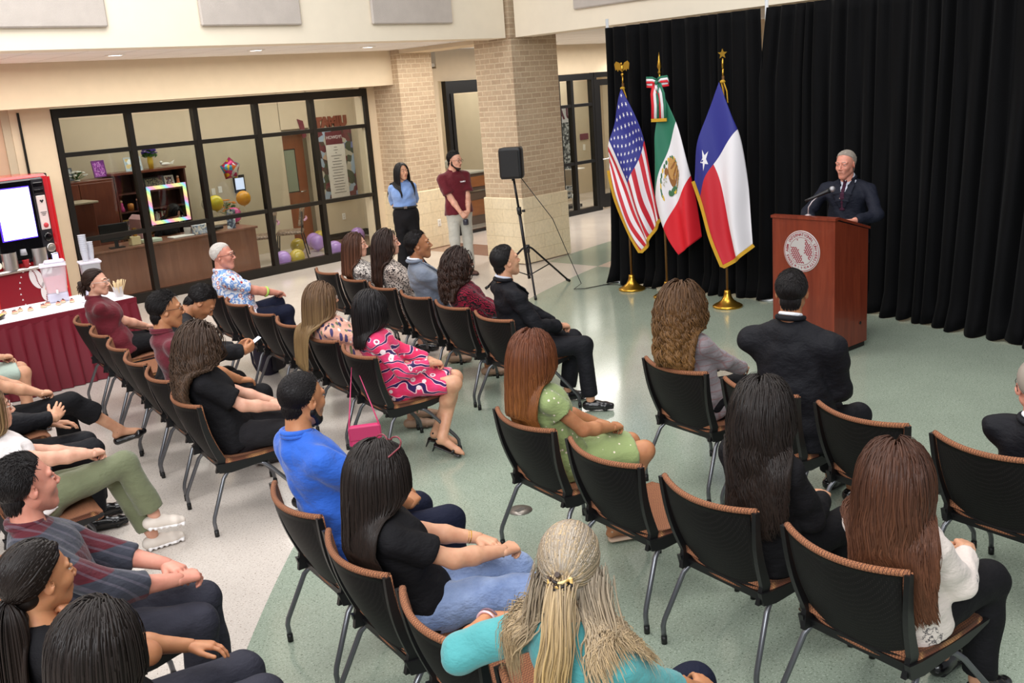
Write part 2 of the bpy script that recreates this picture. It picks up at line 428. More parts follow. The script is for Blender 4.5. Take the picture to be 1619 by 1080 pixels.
# recessed downlights
trimm = plain('lamp_trim', '#efeae2', .5); lampm = plain('lamp_glow', '#fff4ea', .5, emit=9)
names = ['round recessed ceiling light over the coffee machine side', 'round recessed ceiling light above the office window centre', 'round recessed ceiling light left of the brick pilaster',
         'round recessed ceiling light just right of the brick column', 'round recessed ceiling light at the left end of the drapes', 'round recessed ceiling light above the flags']
for k, (x, y) in enumerate(((5.53, 12.02), (7.40, 11.90), (9.30, 11.95), (13.6, 12.2), (16.3, 12.6), (10.98, 6.70))):
    t_ = empty('downlight', (x, y, 3.30), label=names[k], cat='ceiling light', group='recessed downlights')
    m = MB(); m.lathe([(.085, -.002), (.11, -.012), (.12, -.004), (.12, .0)], n=28); m.build('trim_ring', trimm, t_)
    m = MB(); m.lathe([(.001, -.006), (.088, -.006), (.088, .0)], n=28); m.build('lens', lampm, t_)
    l = bpy.data.lights.new('downlight_lamp', 'SPOT'); l.energy = 55; l.spot_size = 2.2; l.spot_blend = .8; l.shadow_soft_size = .09; l.color = (1, .93, .84)
    lo = bpy.data.objects.new('downlight_lamp', l); COL.objects.link(lo); lo.location = (x, y, 3.27)

# ---------------------------------------------------------------- black drapes
def curtain_mat():
    t = NT('black_drape'); v = t.coord(scale=(1, 1, .15)); t.col(t.ramp(t.noise(v, 14, 3), [(.3, '#020203'), (.7, '#040406')]))
    t.b.inputs['Roughness'].default_value = .8; t.b.inputs['Specular IOR Level'].default_value = .12; t.b.inputs['Sheen Weight'].default_value = .02
    t.b.inputs['Sheen Roughness'].default_value = .5
    t.bump(t.noise(t.coord(), 300, 2), .15, .001); return t.m
cm = curtain_mat()
BOT = [(8.02, 9.86), (7.6, 9.84), (6.5, 9.80), (5.75, 9.78), (4.9, 9.74), (4.4, 9.69), (4.0, 9.56), (3.6, 9.42), (3.2, 9.27), (2.8, 9.12), (2.2, 9.0), (1.4, 8.85), (0.2, 8.7)]
def botx(y):
    ys = [b[0] for b in BOT][::-1]; xs = [b[1] for b in BOT][::-1]
    return float(np.interp(y, ys, xs))
def drape(y0, y1, label, seed, gap0=0, gap1=0, flare=0):
    rnd = random.Random(seed); L = y0-y1; n = int(L/.17)
    ph = [rnd.uniform(.6, 1.4) for _ in range(n+2)]; tot = sum(ph[:n]); cum = [0]
    for p in ph[:n]: cum.append(cum[-1]+p/tot)
    amp = [rnd.uniform(.5, 1.3) for _ in range(n+2)]
    def fn(u, v):   # u across, v down
        z = 3.19*(1-v)
        y = y0 - L*u
        if v < .24: y += (-gap0*(1-v/.24)*(1-u)**6 + gap1*(1-v/.24)*u**6)
        if u < .12: y += flare*(1-u/.12)*max(0, v-.72)**2*6
        k = np.interp(u, cum, range(len(cum))); a = amp[int(k)]*(1-(k % 1))+amp[int(k)+1]*(k % 1)
        wv = math.sin(2*PI*k)*a
        tx = 9.95 - .045*(8.02-y0+L*u)
        f = v**1.6; bx = botx(y)
        sag = max(0, (v-.93)/.07)
        x = tx*(1-f)+(bx+.05)*f - wv*(.035+.03*v) + .012*math.sin(9*k+4*v) - sag*.05*(1+math.sin(5*k))
        y += .02*math.cos(2*PI*k)*(.4+v)
        return (x, y, max(.004, z+(.03*math.sin(3.1*k) if v > .97 else 0)*(1)))
    m_ = MB(); m_.grid(fn, n*12, 26); o = m_.build('stage_drape', cm, solid=.006); return tag(o, label, 'curtain', 'black backdrop drapes')
drape(8.02, 5.77, 'black pleated drape hanging behind the three flags', 1, gap1=.03, flare=.10)
drape(5.83, 2.6, 'black pleated drape hanging behind the podium', 2, gap0=.10)
drape(2.58, .2, 'black pleated drape at the right edge beyond the podium', 3)
for y, z0, lb in ((8.05, 0, 'white upright pole at the left edge of the drapes'), (5.765, 0, 'white upright pole showing in the gap between two drapes')):
    m = MB(); m.tube([(10.02 if y > 7 else 9.90, y, 0), (10.02 if y > 7 else 9.90, y, 3.3)], .02, 12); m.lathe([(.15, 0), (.15, .012), (.03, .03)], c=(10.02 if y > 7 else 9.90, y, 0))
    tag(m.build('drape_pole', plain('white_pole', '#e6e8ea', .35, .3)), lb, 'pole')

# floor outlet cover, wall outlets
m = MB(); m.lathe([(.001, 0), (.075, 0), (.078, .003), (.001, .004)][1:], n=30, mi=0); m.box((0, 0, .0045), (.07, .035, .002), mi=1)
o = m.build('floor_outlet', [plain('brass_grey', '#9c948a', .35, .6), plain('outlet_dark', '#6f6a64', .4, .5)], loc=at(822, 807, 0)); tag(o, 'round metal power outlet cover set in the green floor', 'floor outlet')
m = MB(); m.box((0, 0, 0), (.075, .008, .12), bev=.003, mi=0); m.box((0, -.005, .025), (.03, .004, .03), mi=1); m.box((0, -.005, -.025), (.03, .004, .03), mi=1)
ow = m.build('wall_outlet', [plain('outlet_white', '#efece4', .4), plain('outlet_socket', '#d5d0c6', .4)], loc=(11.12, 12.815, .42)); tag(ow, 'white wall outlet on the cream pilaster base', 'wall outlet')
c = ow.copy(); COL.objects.link(c); c.location = (11.2, 15.68, .42); tag(c, 'white wall outlet inside the office below the posters', 'wall outlet')
# ================================================================ CHAIRS
def seat_fabric():
    t = NT('brown_check_fabric'); v = t.coord()
    w1 = t.n('ShaderNodeTexWave', bands_direction='Y', wave_profile='SIN', i_Scale=26, i_Distortion=.6); t.l(v, w1.inputs[0])
    ch = t.n('ShaderNodeTexChecker', i_Scale=150); t.l(v, ch.inputs[0])
    a = t.ramp(w1.outputs[0], [(.25, '#70422c'), (.5, '#c08a58'), (.75, '#9a6040')])
    c = t.mix(t.math('MULTIPLY', ch.outputs[1], .55), a, '#4a2720')
    t.col(c); t.b.inputs['Roughness'].default_value = .9; t.bump(ch.outputs[1], .4, .002)
    return t.m
def mesh_back():
    t = NT('black_perforated_plastic'); v = t.coord()
    d = t.voro(v, 130, rnd=0); h = t.ramp(d, [(.18, (0, 0, 0)), (.28, (1, 1, 1))])
    t.col(t.mix(h, '#2b2725', '#100e0e')); t.b.inputs['Roughness'].default_value = .6; t.b.inputs['Specular IOR Level'].default_value = .2; t.bump(h, .5, .0015); return t.m
fab = seat_fabric(); mbk = mesh_back(); plas = plain('black_chair_plastic', '#0c0b0d', .45, bump=(250, .1, .0005))
legm = plain('grey_leg_metal', '#6d6e72', .32, .75); tipm = plain('black_leg_tip', '#0c0c0c', .5)

BH, SW = .825, .265          # back height, back half width
def back_pt(s, t, off=0):
    """s -1..1 across, t 0..1 up the back; concave towards the sitter"""
    wd = (.222 + (.268-.222)*t**.8)
    zb = .40 + .035*(abs(s)**2.4)*(1-t)
    z = zb + (BH-zb)*t + .012*s*s*t
    x = -.205 - .17*t**1.15 - .022*math.sin(PI*t)*1.2 + .075*(s*s)*(.25+.75*t) + .0*t
    return Vector((x+off, wd*s, z))
def seat_pt(s, t, dz=0):
    """s across, t 0 rear .. 1 front"""
    wd = .235+.01*math.sin(PI*t); 
    x = -.235+.485*t; y = wd*s
    z = .445 + .012*s*s - .014*math.sin(PI*t) - (.03*max(0, (t-.85)/.15)**2) + .02*max(0, (.15-t)/.15)**2
    if abs(s) > .8 and t > .9: x -= .03*((abs(s)-.8)/.2)**2*((t-.9)/.1)
    return Vector((x, y, z+dz))
def shell(fn, n_u, n_v, th_dir, th):
    """closed thin curved slab from a surface function"""
    m_ = MB(); top = lambda u, v: fn(2*u-1, v); bot = lambda u, v: fn(2*u-1, v)+th_dir*th
    m_.grid(top, n_u, n_v); o = len(m_.v); m_.grid(bot, n_u, n_v); q = n_v+1
    m_.f[len(m_.f)//2:] = [tuple(reversed(f)) for f in m_.f[len(m_.f)//2:]]
    def idx(i, j): return i*q+j
    ring = [idx(0, j) for j in range(n_v+1)]+[idx(i, n_v) for i in range(1, n_u+1)]+[idx(n_u, j) for j in range(n_v-1, -1, -1)]+[idx(i, 0) for i in range(n_u-1, 0, -1)]
    for a, b in zip(ring, ring[1:]+ring[:1]): m_.f.append((b, a, a+o, b+o)); m_.mi.append(0); m_.sm.append(True)
    return m_
def make_chair():
    r = empty('stacking_chair', (0, 0, 0))
    # upholstered pad of the back: slightly bigger than the plastic panel behind, so its edge shows as a rim
    pad = shell(lambda s, t: back_pt(s*1.0, t*1.0), 20, 16, Vector((-.014, 0, 0)), 1)
    rim = []
    for k in range(25): s = -1+2*k/24; rim.append(back_pt(s, 1)+Vector((-.010, 0, .0)))
    pad.tube(rim, .014, 8)
    low = [back_pt(s, .0)+Vector((-.014, 0, .004)) for s in np.linspace(-1, 1, 19)]; pad.tube(low, .013, 8)
    for s in (-1, 1): pad.tube([back_pt(s, t)+Vector((-.008, 0, 0)) for t in np.linspace(0, 1, 12)], .009, 6)
    pad.build('backrest', fab, r)
    bp = shell(lambda s, t: back_pt(s*.93, .045+t*.925, -.016), 20, 16, Vector((-.006, 0, 0)), 1); bp.build('back_panel', mbk, r)
    for s in (-1, 1):
        m_ = MB()
        for i in range(13):
            t = i/12
            p = back_pt(s*1.0, t) + Vector((-.030+.008*t, s*.004, 0)) if t > 0 else Vector((-.245, s*.225, .385))
            w_ = .026-.014*t
            for q in ((-w_, -.008), (w_, -.008), (w_, .010), (-w_, .010)): m_.v.append((p.x+q[0], p.y+q[1]*1.2, p.z))
        for i in range(12):
            for k in range(4): a = i*4+k; b = i*4+(k+1) % 4; m_.f.append((a, b, b+4, a+4)); m_.mi.append(0); m_.sm.append(False)
        m_.f += [(3, 2, 1, 0), (48, 49, 50, 51)]; m_.mi += [0, 0]; m_.sm += [False, False]
        m_.build('upright', plas, r)
    sp = shell(lambda s, t: seat_pt(s, t, .012), 14, 18, Vector((0, 0, -.035)), 1); sp.build('seat', fab, r)
    pan = MB()
    for s in (-1, 1):
        prof = [(-.27, .445), (-.255, .385), (-.18, .372), (.10, .392), (.235, .425), (.245, .438), (-.0, .432), (-.2, .436)]
        pan.prism([(x, z) for x, z in prof], .024, M=Matrix.Translation((0, s*.238+.012, 0)) @ Matrix.Rotation(PI/2, 4, 'X'))
    pan.box((-.01, 0, .412), (.44, .46, .014)); pan.box((-.2, 0, .395), (.05, .46, .03)); pan.box((.05, 0, .385), (.04, .44, .04)); pan.build('seat_frame', plas, r)
    for s in (-1, 1):
        for front in (0, 1):
            if front: P = [(.0, s*.22, .385), (.035, s*.236, .372), (.075, s*.252, .335), (.245, s*.283, .125), (.262, s*.287, .095), (.27, s*.288, .03)]
            else: P = [(-.16, s*.22, .385), (-.205, s*.236, .375), (-.235, s*.246, .345), (-.335, s*.278, .125), (-.342, s*.281, .095), (-.338, s*.282, .03)]
            m_ = MB(); m_.tube(P, .0125, 10); lg = m_.build('leg', legm, r)
            a, b = Vector(P[-2]), Vector(P[-1]); dd = (b-a).normalized()
            m_ = MB(); m_.tube([b-dd*.012, b+Vector((0, 0, -.028))], .0145, 10); m_.build('foot_cap', tipm, lg)
    return r
CH0 = make_chair(); CH_USED = [False]
FACE = math.radians(-11)
def place_chair(bx, by, label, group='stacking chairs in rows', ang=FACE):
    """bx,by: middle of the top edge of the back"""
    f = Vector((math.cos(ang), math.sin(ang), 0)); p = Vector((bx, by, 0))+f*.30
    o = CH0 if not CH_USED[0] else copy_tree(CH0); CH_USED[0] = True
    o.location = p; o.rotation_euler.z = ang; tag(o, label, 'chair', group); return p
CHAIRS = {}
def row(prefix, pts, labels, ang=FACE):
    for i, (p, lb) in enumerate(zip(pts, labels)):
        CHAIRS['%s%d' % (prefix, i+1)] = place_chair(p[0], p[1], lb, ang=ang)
row('R', [(4.79, 3.43), (4.665, 2.77), (4.54, 2.12), (4.41, 1.46)],
    ['chair of the woman in the grey blazer, front row before the podium', 'chair of the broad man in black suit facing the podium', 'empty chair between the broad man and the man at the right edge', 'chair at the right edge of the photo holding a man in black'])
row('S', [(3.55, 3.53), (3.41, 2.87), (3.28, 2.20), (3.14, 1.52)],
    ['chair of the red-haired woman in the light green dress', 'empty chair directly right of the red-haired woman', 'chair of the woman in black lace with long black hair', 'large near chair of the brown-haired woman in a printed blouse'])
row('A', [(5.90, 8.66), (5.77, 8.02), (5.63, 7.38), (5.50, 6.74), (5.36, 6.10), (5.22, 5.46)],
    ['empty chair at the far left end of the front row, nearest the office window', 'chair of the brown-haired woman in a pale blouse', 'chair of the dark-haired woman in a speckled top', 'chair of the man in the grey suit',
     'chair of the curly-haired woman in the dark red top', 'chair of the young man in black suit at the aisle end of the front row'])
row('B', [(4.63, 8.76), (4.52, 8.14), (4.41, 7.52), (4.28, 6.90), (4.12, 6.20), (3.98, 5.56)],
    ['chair of the older man in the flowered shirt', 'empty chair directly right of the man in the flowered shirt', 'empty chair over the dark backpack in the second row', 'empty chair just left of the woman with straight blond-brown hair',
     'chair of the woman with straight blond-brown hair', 'chair of the woman in the pink patterned dress'])
row('C', [(3.37, 8.80), (3.25, 8.17), (3.12, 7.54), (2.99, 6.95), (2.87, 6.35), (2.70, 5.64)],
    ['chair of the woman with the bun in front of the skirted table', 'empty chair right of the woman with the bun', 'third chair of the third row, empty, left of the person bent over a phone', 'chair of the person bent over a phone',
     'chair of the man in the dark red polo with glasses', 'chair of the woman with long curly hair and black top'])
row('K', [(2.19, 3.66), (2.03, 3.00), (1.90, 2.36), (1.77, 1.72)],
    ['chair of the man in the bright blue shirt', 'chair of the woman with sunglasses on her hair', 'chair between the sunglasses woman and the woman in teal', 'chair of the woman in the teal top'])
row('D', [(2.10, 8.90), (1.80, 7.30), (1.60, 6.35), (1.44, 5.62), (1.06, 3.93), (.84, 3.10), (.70, 2.47)],
    ['chair of the woman in the mint skirt at the left edge', 'chair of the woman in black with strapped shoes', 'chair of the person in dark clothes at the left edge', 'chair of the woman in olive trousers',
     'chair of the man with clasped hands in the back row', 'chair of the woman with her hand at her chin', 'chair of the woman in black and green at the lower left corner'])

# ================================================================ PODIUM
def wood(name, c1, c2, scale=(1, 1, 1), rough=.35, ring=3.0):
    t = NT(name); v = t.coord(scale=scale)
    n = t.n('ShaderNodeTexNoise', i_Scale=ring, i_Detail=6, i_Distortion=1.2); t.l(v, n.inputs['Vector'])
    t.col(t.ramp(n.outputs[0], [(.3, c1), (.7, c2)])); t.b.inputs['Roughness'].default_value = rough; t.b.inputs['Coat Weight'].default_value = .25
    t.bump(n.outputs[0], .05, .002); return t.m
mah = wood('mahogany', '#68291a', '#7e3622', (6, 6, .5), .32)
mah_d = wood('mahogany_side', '#4f1e13', '#5e2617', (6, 6, .5), .3)
silver = plain('seal_silver', '#c9c4c2', .35, .3); maroon = plain('seal_maroon', '#8c1c30', .4)
ang = math.atan2(4.68-4.03, 8.06-7.99)  # direction of the front edge
pd = empty('podium', (8.30, 4.31, 0), math.radians(174), 'dark red wooden podium with a round university seal on its front', 'podium')
# local: +x faces the audience, y across
W2, D2 = .325, .265
m = MB(); pr = [(D2, .05), (D2, 1.245), (D2-.03, 1.25), (-D2, 1.10), (-D2, .05)]
hollow = [(D2, .05), (D2, 1.24), (-D2, 1.09), (-D2, .05)]
for s in (-1, 1):
    m.prism(hollow, .022, M=Matrix.Translation((0, s*(W2-.011)+.011, 0)) @ Matrix.Rotation(PI/2, 4, 'X'))
m.build('side_panel', mah, pd)
m = MB(); m.box((D2-.011, 0, .645), (.022, 2*W2-.044, 1.19)); m.box((-.02, 0, .7), (.46, 2*W2-.046, .02)); m.build('front_panel', mah, pd)
m = MB(); m.prism([(D2+.012, 1.235), (D2+.012, 1.258), (D2-.05, 1.262), (-D2-.02, 1.112), (-D2-.02, 1.09), (D2-.05, 1.238)], 2*W2+.02, M=Matrix.Translation((0, W2+.01, 0)) @ Matrix.Rotation(PI/2, 4, 'X')); m.build('sloped_top', mah, pd)
m = MB(); m.box((0, 0, .028), (2*D2-.03, 2*W2-.03, .05)); m.build('plinth', plain('plinth_black', '#120e0c', .6), pd)
m = MB(); m.lathe([(.014, 0), (.014, .004)], M=Matrix.Rotation(-PI/2, 4, 'X'), c=(-.15, W2+.0015, .24)); m.build('cable_port', tipm, pd)
# seal on the front face
SM = frame_mat(Vector((D2+.001, -.01, .945)), (0, 1, 0), (0, 0, 1))
sl = []
m = MB(); m.lathe([(.188, 0), (.188, .003), (.182, .005)], n=64); m.build('x', silver); o = bpy.context.scene.objects[-1] if False else bpy.data.objects['x']; o.data.transform(SM); sl.append(o)
def ringm(r0, r1, z, mat, nm='x', n=64):
    mm = MB(); vs = []; 
    for k in range(n): a = 2*PI*k/n; vs += [(r0*math.cos(a), r0*math.sin(a), z), (r1*math.cos(a), r1*math.sin(a), z)]
    mm.add(vs, [(2*k, 2*k+1, (2*k+3) % (2*n), (2*k+2) % (2*n)) for k in range(n)]); oo = mm.build(nm, mat); oo.data.transform(SM); return oo
sl.append(ringm(.176, .181, .0062, maroon)); sl.append(ringm(.124, .127, .0062, maroon))
sl.append(ringm(.0, .122, .0060, silver))
# globe: triangular mesh lattice in maroon with pale land shapes
mm = MB(); mm2 = MB(); g = .021
for i in range(-7, 8):
    for j in range(-8, 9):
        for up in (0, 1):
            cx = i*g+(j % 2)*g/2+(g/2 if up else 0); cy = j*g*.866+(g*.29 if not up else g*.58)
            if math.hypot(cx, cy) > .112: continue
            land = ((cx+.0)**2/.055**2+(cy-.058)**2/.05**2 < 1 and cx < .04) or (math.hypot((cx-.0)/.028, (cy-.015)/.05) < 1) or math.hypot((cx-.035)/.032, (cy+.062)/.045) < 1 or math.hypot((cx+.075)/.03, (cy-.075)/.04) < 1
            if land: continue
            rr_ = g*.47; a0 = -PI/6 if not up else PI/6
            mm.add([(cx+rr_*math.cos(a0+2*PI*k/3+PI/6+ (0 if up else PI/3)), cy+rr_*math.sin(a0+2*PI*k/3+PI/6+(0 if up else PI/3)), .0068) for k in range(3)], [(0, 1, 2)])
o = mm.build('x', maroon); o.data.transform(SM @ Matrix.Identity(4)); sl.append(o)
txt = 'TEXAS A&M INTERNATIONAL UNIVERSITY'
for k, ch_ in enumerate(txt):
    if ch_ == ' ': continue
    a = math.radians(232 - 284*k/(len(txt)-1))
    Mx = SM @ Matrix.Translation((.151*math.cos(a), .151*math.sin(a), .006)) @ Matrix.Rotation(a-PI/2, 4, 'Z')
    sl.append(text_mesh(ch_, .036, Mx, maroon, 'x', depth=.0006, bold=.0006))
for k in range(5):
    a = math.radians(270-26+13*k); Mx = SM @ Matrix.Translation((.151*math.cos(a), .151*math.sin(a), .006)) @ Matrix.Rotation(a+PI/2, 4, 'Z')
    if k in (0, 4): sl.append(text_mesh('★', .03, Mx, maroon, 'x', depth=.0006))
    elif k > 0: sl.append(text_mesh('1970'[k-1:k+ (1 if k == 3 else 0)], .030, Mx, maroon, 'x', depth=.0006))
seal = join_meshes('seal', sl, pd); seal['label'] = 'round silver and maroon university seal'
# microphone on a gooseneck clamped on the podium top
mc = empty('microphone', (8.36, 4.46, 1.245), 0, 'black microphone with silver head on a pale gooseneck on the podium', 'microphone')
m = MB(); m.tube([(0, 0, -.03), (.0, -.005, .05), (.02, -.03, .10), (.055, -.06, .135)], .006, 8); m.lathe([(.03, -.03), (.03, -.022), (.012, -.012)], n=20); m.build('gooseneck', plain('gooseneck_grey', '#b9aeb0', .35, .5), mc)
a_, b_ = Vector((.0, .03, .105)), Vector((.13, -.165, .20))
dd = (b_-a_).normalized()
m = MB(); m.tube([a_, a_+dd*.06, b_-dd*.05, b_-dd*.02], [.012, .014, .019, .025], 16); m.build('handle', plain('mic_black', '#141416', .4), mc)
m = MB(); m.sphere(b_+dd*.006, .028, n=10); m.build('grille', plain('mic_silver', '#b4b4b8', .4, .8, bump=(700, 1, .002)), mc)

# ================================================================ FLAGS
gold = plain('gold_metal', '#c79a3c', .28, .95); polem = plain('pole_wood', '#6d4a22', .35, .3); fringe_m = plain('gold_fringe', '#d9a72a', .8, bump=(260, 1, .01))
red = plain('flag_red', '#c01d2c', .62, bump=(300, .1, .001)); blue = plain('flag_blue', '#23277e', .62, bump=(300, .1, .001)); white = plain('flag_white', '#e4e0e4', .62, bump=(300, .1, .001))
mred = plain('flag_bright_red', '#d01525', .62); mgreen = plain('flag_green', '#1c6b50', .62)
FE = Vector((.2, -.98, 0)).normalized(); FN = Vector((-.98, -.2, 0)).normalized()   # across, towards the audience
def lerp(a, b, t): return a+(b-a)*t
def curve_pts(P, t):
    n = len(P)-1; k = min(int(t*n), n-1); f = t*n-k
    p0 = P[max(0, k-1)]; p1 = P[k]; p2 = P[k+1]; p3 = P[min(n, k+2)]
    return tuple(.5*((2*p1[i])+(-p0[i]+p2[i])*f+(2*p0[i]-5*p1[i]+4*p2[i]-p3[i])*f*f+(-p0[i]+3*p1[i]-3*p2[i]+p3[i])*f**3) for i in (0, 1))
class Cloth:
    """flag hanging from its pole: u along the fly, v from top edge to bottom edge"""
    def __init__(s, top, bottom, hoist, fly, folds, seed): s.t, s.b, s.h, s.f_, s.k, s.sd = top, bottom, hoist, fly, folds, seed
    def p2(s, u, v):
        T = curve_pts(s.t, u); B = curve_pts(s.b, u); L = curve_pts(s.h, v); R = curve_pts(s.f_, v)
        A, Bc, Cc, D = s.t[0], s.b[0], s.b[-1], s.t[-1]
        return tuple((1-v)*T[i]+v*B[i]+(1-u)*L[i]+u*R[i]-((1-u)*(1-v)*A[i]+(1-u)*v*Bc[i]+u*(1-v)*D[i]+u*v*Cc[i]) for i in (0, 1))
    def __call__(s, u, v, off=0):
        x, z = s.p2(u, v)
        q = v*s.k + .35*math.sin(3*u+s.sd)
        d = .045*math.sin(2*PI*q)*(.35+.65*min(1, u*1.5+.1)) + .05*math.sin(PI*v)+.05
        return FE*x + Vector((0, 0, z)) + FN*(d+off)
    def star(s, mb, u, v, r, au, av, mi=0, rot=0):
        """five-pointed star; au, av: flag units per metre along u and v"""
        c = [s(u, v, .004)]
        for k in range(10):
            rr = r if k % 2 == 0 else r*.40; a = rot+2*PI*k/10
            c.append(s(u+math.cos(a)*rr*au, v+math.sin(a)*rr*av, .004))
        mb.add(c, [(0, 1+k, 1+(k+1) % 10) for k in range(10)], mi)
    def poly(s, mb, pts, mi=0, off=.004):
        c = [s(sum(p[0] for p in pts)/len(pts), sum(p[1] for p in pts)/len(pts), off)]+[s(p[0], p[1], off) for p in pts]
        n = len(pts); mb.add(c, [(0, 1+k, 1+(k+1) % n) for k in range(n)], mi)
def flag_stand(name, loc, label, topper):
    r = empty(name, loc, 0, label, 'flag')
    m_ = MB(); m_.lathe([(.165, 0), (.168, .018), (.150, .03), (.11, .05), (.07, .08), (.045, .125), (.036, .165), (.034, .19), (.02, .195)], n=36); m_.build('base', gold, r)
    m_ = MB(); m_.tube([(0, 0, .02), (0, 0, 2.52)], .0145, 12); m_.build('pole', polem, r)
    m_ = MB(); m_.tube([(0, 0, 2.50), (0, 0, 2.60)], .010, 10)
    if topper == 'spear':
        m_.lathe([(.008, 2.58), (.02, 2.61), (.01, 2.635), (.026, 2.67), (.012, 2.75), (.001, 2.83)], n=12)
    elif topper == 'star':
        m_.tube([(0, 0, 2.6), (0, 0, 2.70)], [.014, .009], 10)
        pts = [((.055 if k % 2 == 0 else .024)*math.sin(PI*k/5), (.055 if k % 2 == 0 else .024)*math.cos(PI*k/5)) for k in range(10)]
        m_.prism(pts, .014, M=frame_mat(Vector((0, 0, 2.745))+FN*-.007, FE, (0, 0, 1)))
    else:
        m_.lathe([(.012, 2.6), (.022, 2.62), (.01, 2.64)], n=12); m_.sphere((0, 0, 2.69), (.022, .02, .045)); m_.sphere(FN*.02+Vector((0, 0, 2.745)), .015)
        for s in (-1, 1):
            wing = [(0, 0), (.03, .055), (.075, .075), (.10, .045), (.088, -.03), (.07, -.015), (.055, -.045), (.04, -.02), (.02, -.04)]
            m_.prism([(s*x, z) for x, z in wing][::s], .008, M=frame_mat(Vector((0, 0, 2.70)), FE, (0, 0, 1)))
    m_.build('finial', gold, r); return r
# ---- United States
fl1 = flag_stand('national_flag', (9.63, 7.54, 0), 'United States flag with gold fringe hanging on its pole, leftmost of three', 'eagle')
us = Cloth(top=[(.0, 2.46), (.17, 2.16), (.28, 1.87), (.36, 1.40), (.41, 1.15), (.455, .92)], bottom=[(-.20, 1.50), (-.12, 1.10), (0.02, .75), (.185, .51)],
           hoist=[(.0, 2.46), (-.10, 2.05), (-.19, 1.75), (-.20, 1.50)], fly=[(.455, .92), (.36, .78), (.27, .62), (.185, .51)], folds=2.2, seed=0)
m = MB(); CU, CV = .42, 7/13
m.grid(lambda u, v: us(u, v), 60, 78, mi=lambda u, v: 0 if (u < CU and v < CV) else (1 if int(v*13) % 2 == 0 else 2)); m.build('flag_cloth', [blue, red, white], fl1, solid=.003)
m = MB()
for i in range(11):
    for j in range(9):
        if (i+j) % 2 == 0: us.star(m, CU*(i+1)/12, CV*(j+1)/10, .021, 1/1.35, 1/1.05, rot=PI)
m.build('star_field', white, fl1)
m = MB(); e1 = [us(u, 1) for u in np.linspace(0, 1, 40)]+[us(1, v) for v in np.linspace(1, 0, 24)]
def fringe(mb, pts, n_in):
    vs = []; 
    for i, p in enumerate(pts):
        a = pts[max(0, i-1)]; b = pts[min(len(pts)-1, i+1)]; t = (b-a).normalized(); o_ = t.cross(FN).normalized()
        if o_.dot(n_in-p) > 0: o_ = -o_
        for q, k in ((p-o_*.004+FN*.006, 0), (p+o_*.036+FN*.006, 0), (p+o_*.036-FN*.006, 0), (p-o_*.004-FN*.006, 0)): vs.append(q)
    fs = [(i*4+k, i*4+(k+1) % 4, i*4+4+(k+1) % 4, i*4+4+k) for i in range(len(pts)-1) for k in range(4)]
    mb.add(vs, fs)
fringe(m, e1, us(.5, .5)); m.build('fringe', fringe_m, fl1)
def cord(r, z=2.5):
    m_ = MB()
    for s in (-1, 1):
        m_.tube([Vector((0, 0, z))+FE*(.012*s)+FN*.02, Vector((0, 0, z-.1))+FE*(.03+.02*s)+FN*.03, Vector((0, 0, z-.22))+FE*(.05+.02*s)+FN*.06], .007, 6)
    m_.sphere(Vector((0, 0, z))+FN*.015, (.03, .03, .02), n=8); m_.build('cord', fringe_m, r)
cord(fl1, 2.46)
# ---- Mexico
fl2 = flag_stand('national_flag', (9.45, 6.87, 0), 'Mexican flag with tricolour bow on its pole, the middle of three', 'spear')
mx = Cloth(top=[(.02, 2.46), (.14, 2.22), (.25, 1.96), (.35, 1.55), (.40, 1.25), (.46, .74)], bottom=[(-.06, 1.60), (-.10, 1.29), (-.06, 1.05), (.06, .75), (.186, .53)],
           hoist=[(.02, 2.46), (-.01, 2.15), (-.04, 1.9), (-.06, 1.60)], fly=[(.46, .74), (.37, .66), (.28, .60), (.186, .53)], folds=1.3, seed=1)
m = MB(); m.grid(lambda u, v: mx(u, v), 60, 40, mi=lambda u, v: 0 if u+.0*v < .335 else (1 if u < .665 else 2)); m.build('flag_cloth', [mgreen, white, mred], fl2, solid=.003)
brown = plain('emblem_brown', '#8a5a2b', .7); brown2 = plain('emblem_light_brown', '#b98a4c', .7); dgreen = plain('emblem_green', '#3d6b45', .7); gry = plain('emblem_grey', '#b9b6a8', .7); yel = plain('emblem_yellow', '#d8b23a', .7)
m = MB()
def ell(cu, cv, ru, rv, mi, a0=0, a1=2*PI, rot=0, n=18, off=.004):
    pts = []
    for k in range(n+1): a = a0+(a1-a0)*k/n; x, y = ru*math.cos(a), rv*math.sin(a); pts.append((cu+x*math.cos(rot)-y*math.sin(rot), cv+x*math.sin(rot)+y*math.cos(rot)))
    mx.poly(m, pts, mi, off)
# green half wreath, eagle with raised wings, cactus, snake
for k in range(15):
    a = PI*.42+PI*1.1*k/14; ell(.50+.125*math.cos(a), .50+.235*math.sin(a), .018, .026, 0 if k % 3 else 4, rot=a, n=8)
for k in range(7): ell(.55+.008*k, .27+.03*k, .012, .02, 0, n=7)
ell(.49, .44, .080, .075, 1, rot=.3); ell(.455, .40, .065, .085, 2, rot=-.3, off=.006)
for k in range(7): ell(.44+.020*k, .33-.004*k+.02*(k % 2), .010, .085, 1 if k % 2 else 2, rot=.25-.10*k, n=10, off=.007+.0005*k)
ell(.425, .52, .028, .04, 1, off=.009); ell(.44, .565, .010, .022, 4, off=.010)
for k in range(9): ell(.46+.02*math.sin(k*1.3), .56+.012*k, .008, .012, 3, n=7, off=.010)
ell(.575, .50, .022, .09, 0, off=.008); ell(.59, .46, .015, .035, 4, off=.009); ell(.56, .58, .02, .03, 0, off=.009)
m.build('emblem', [dgreen, brown, brown2, gry, yel], fl2)
m = MB()
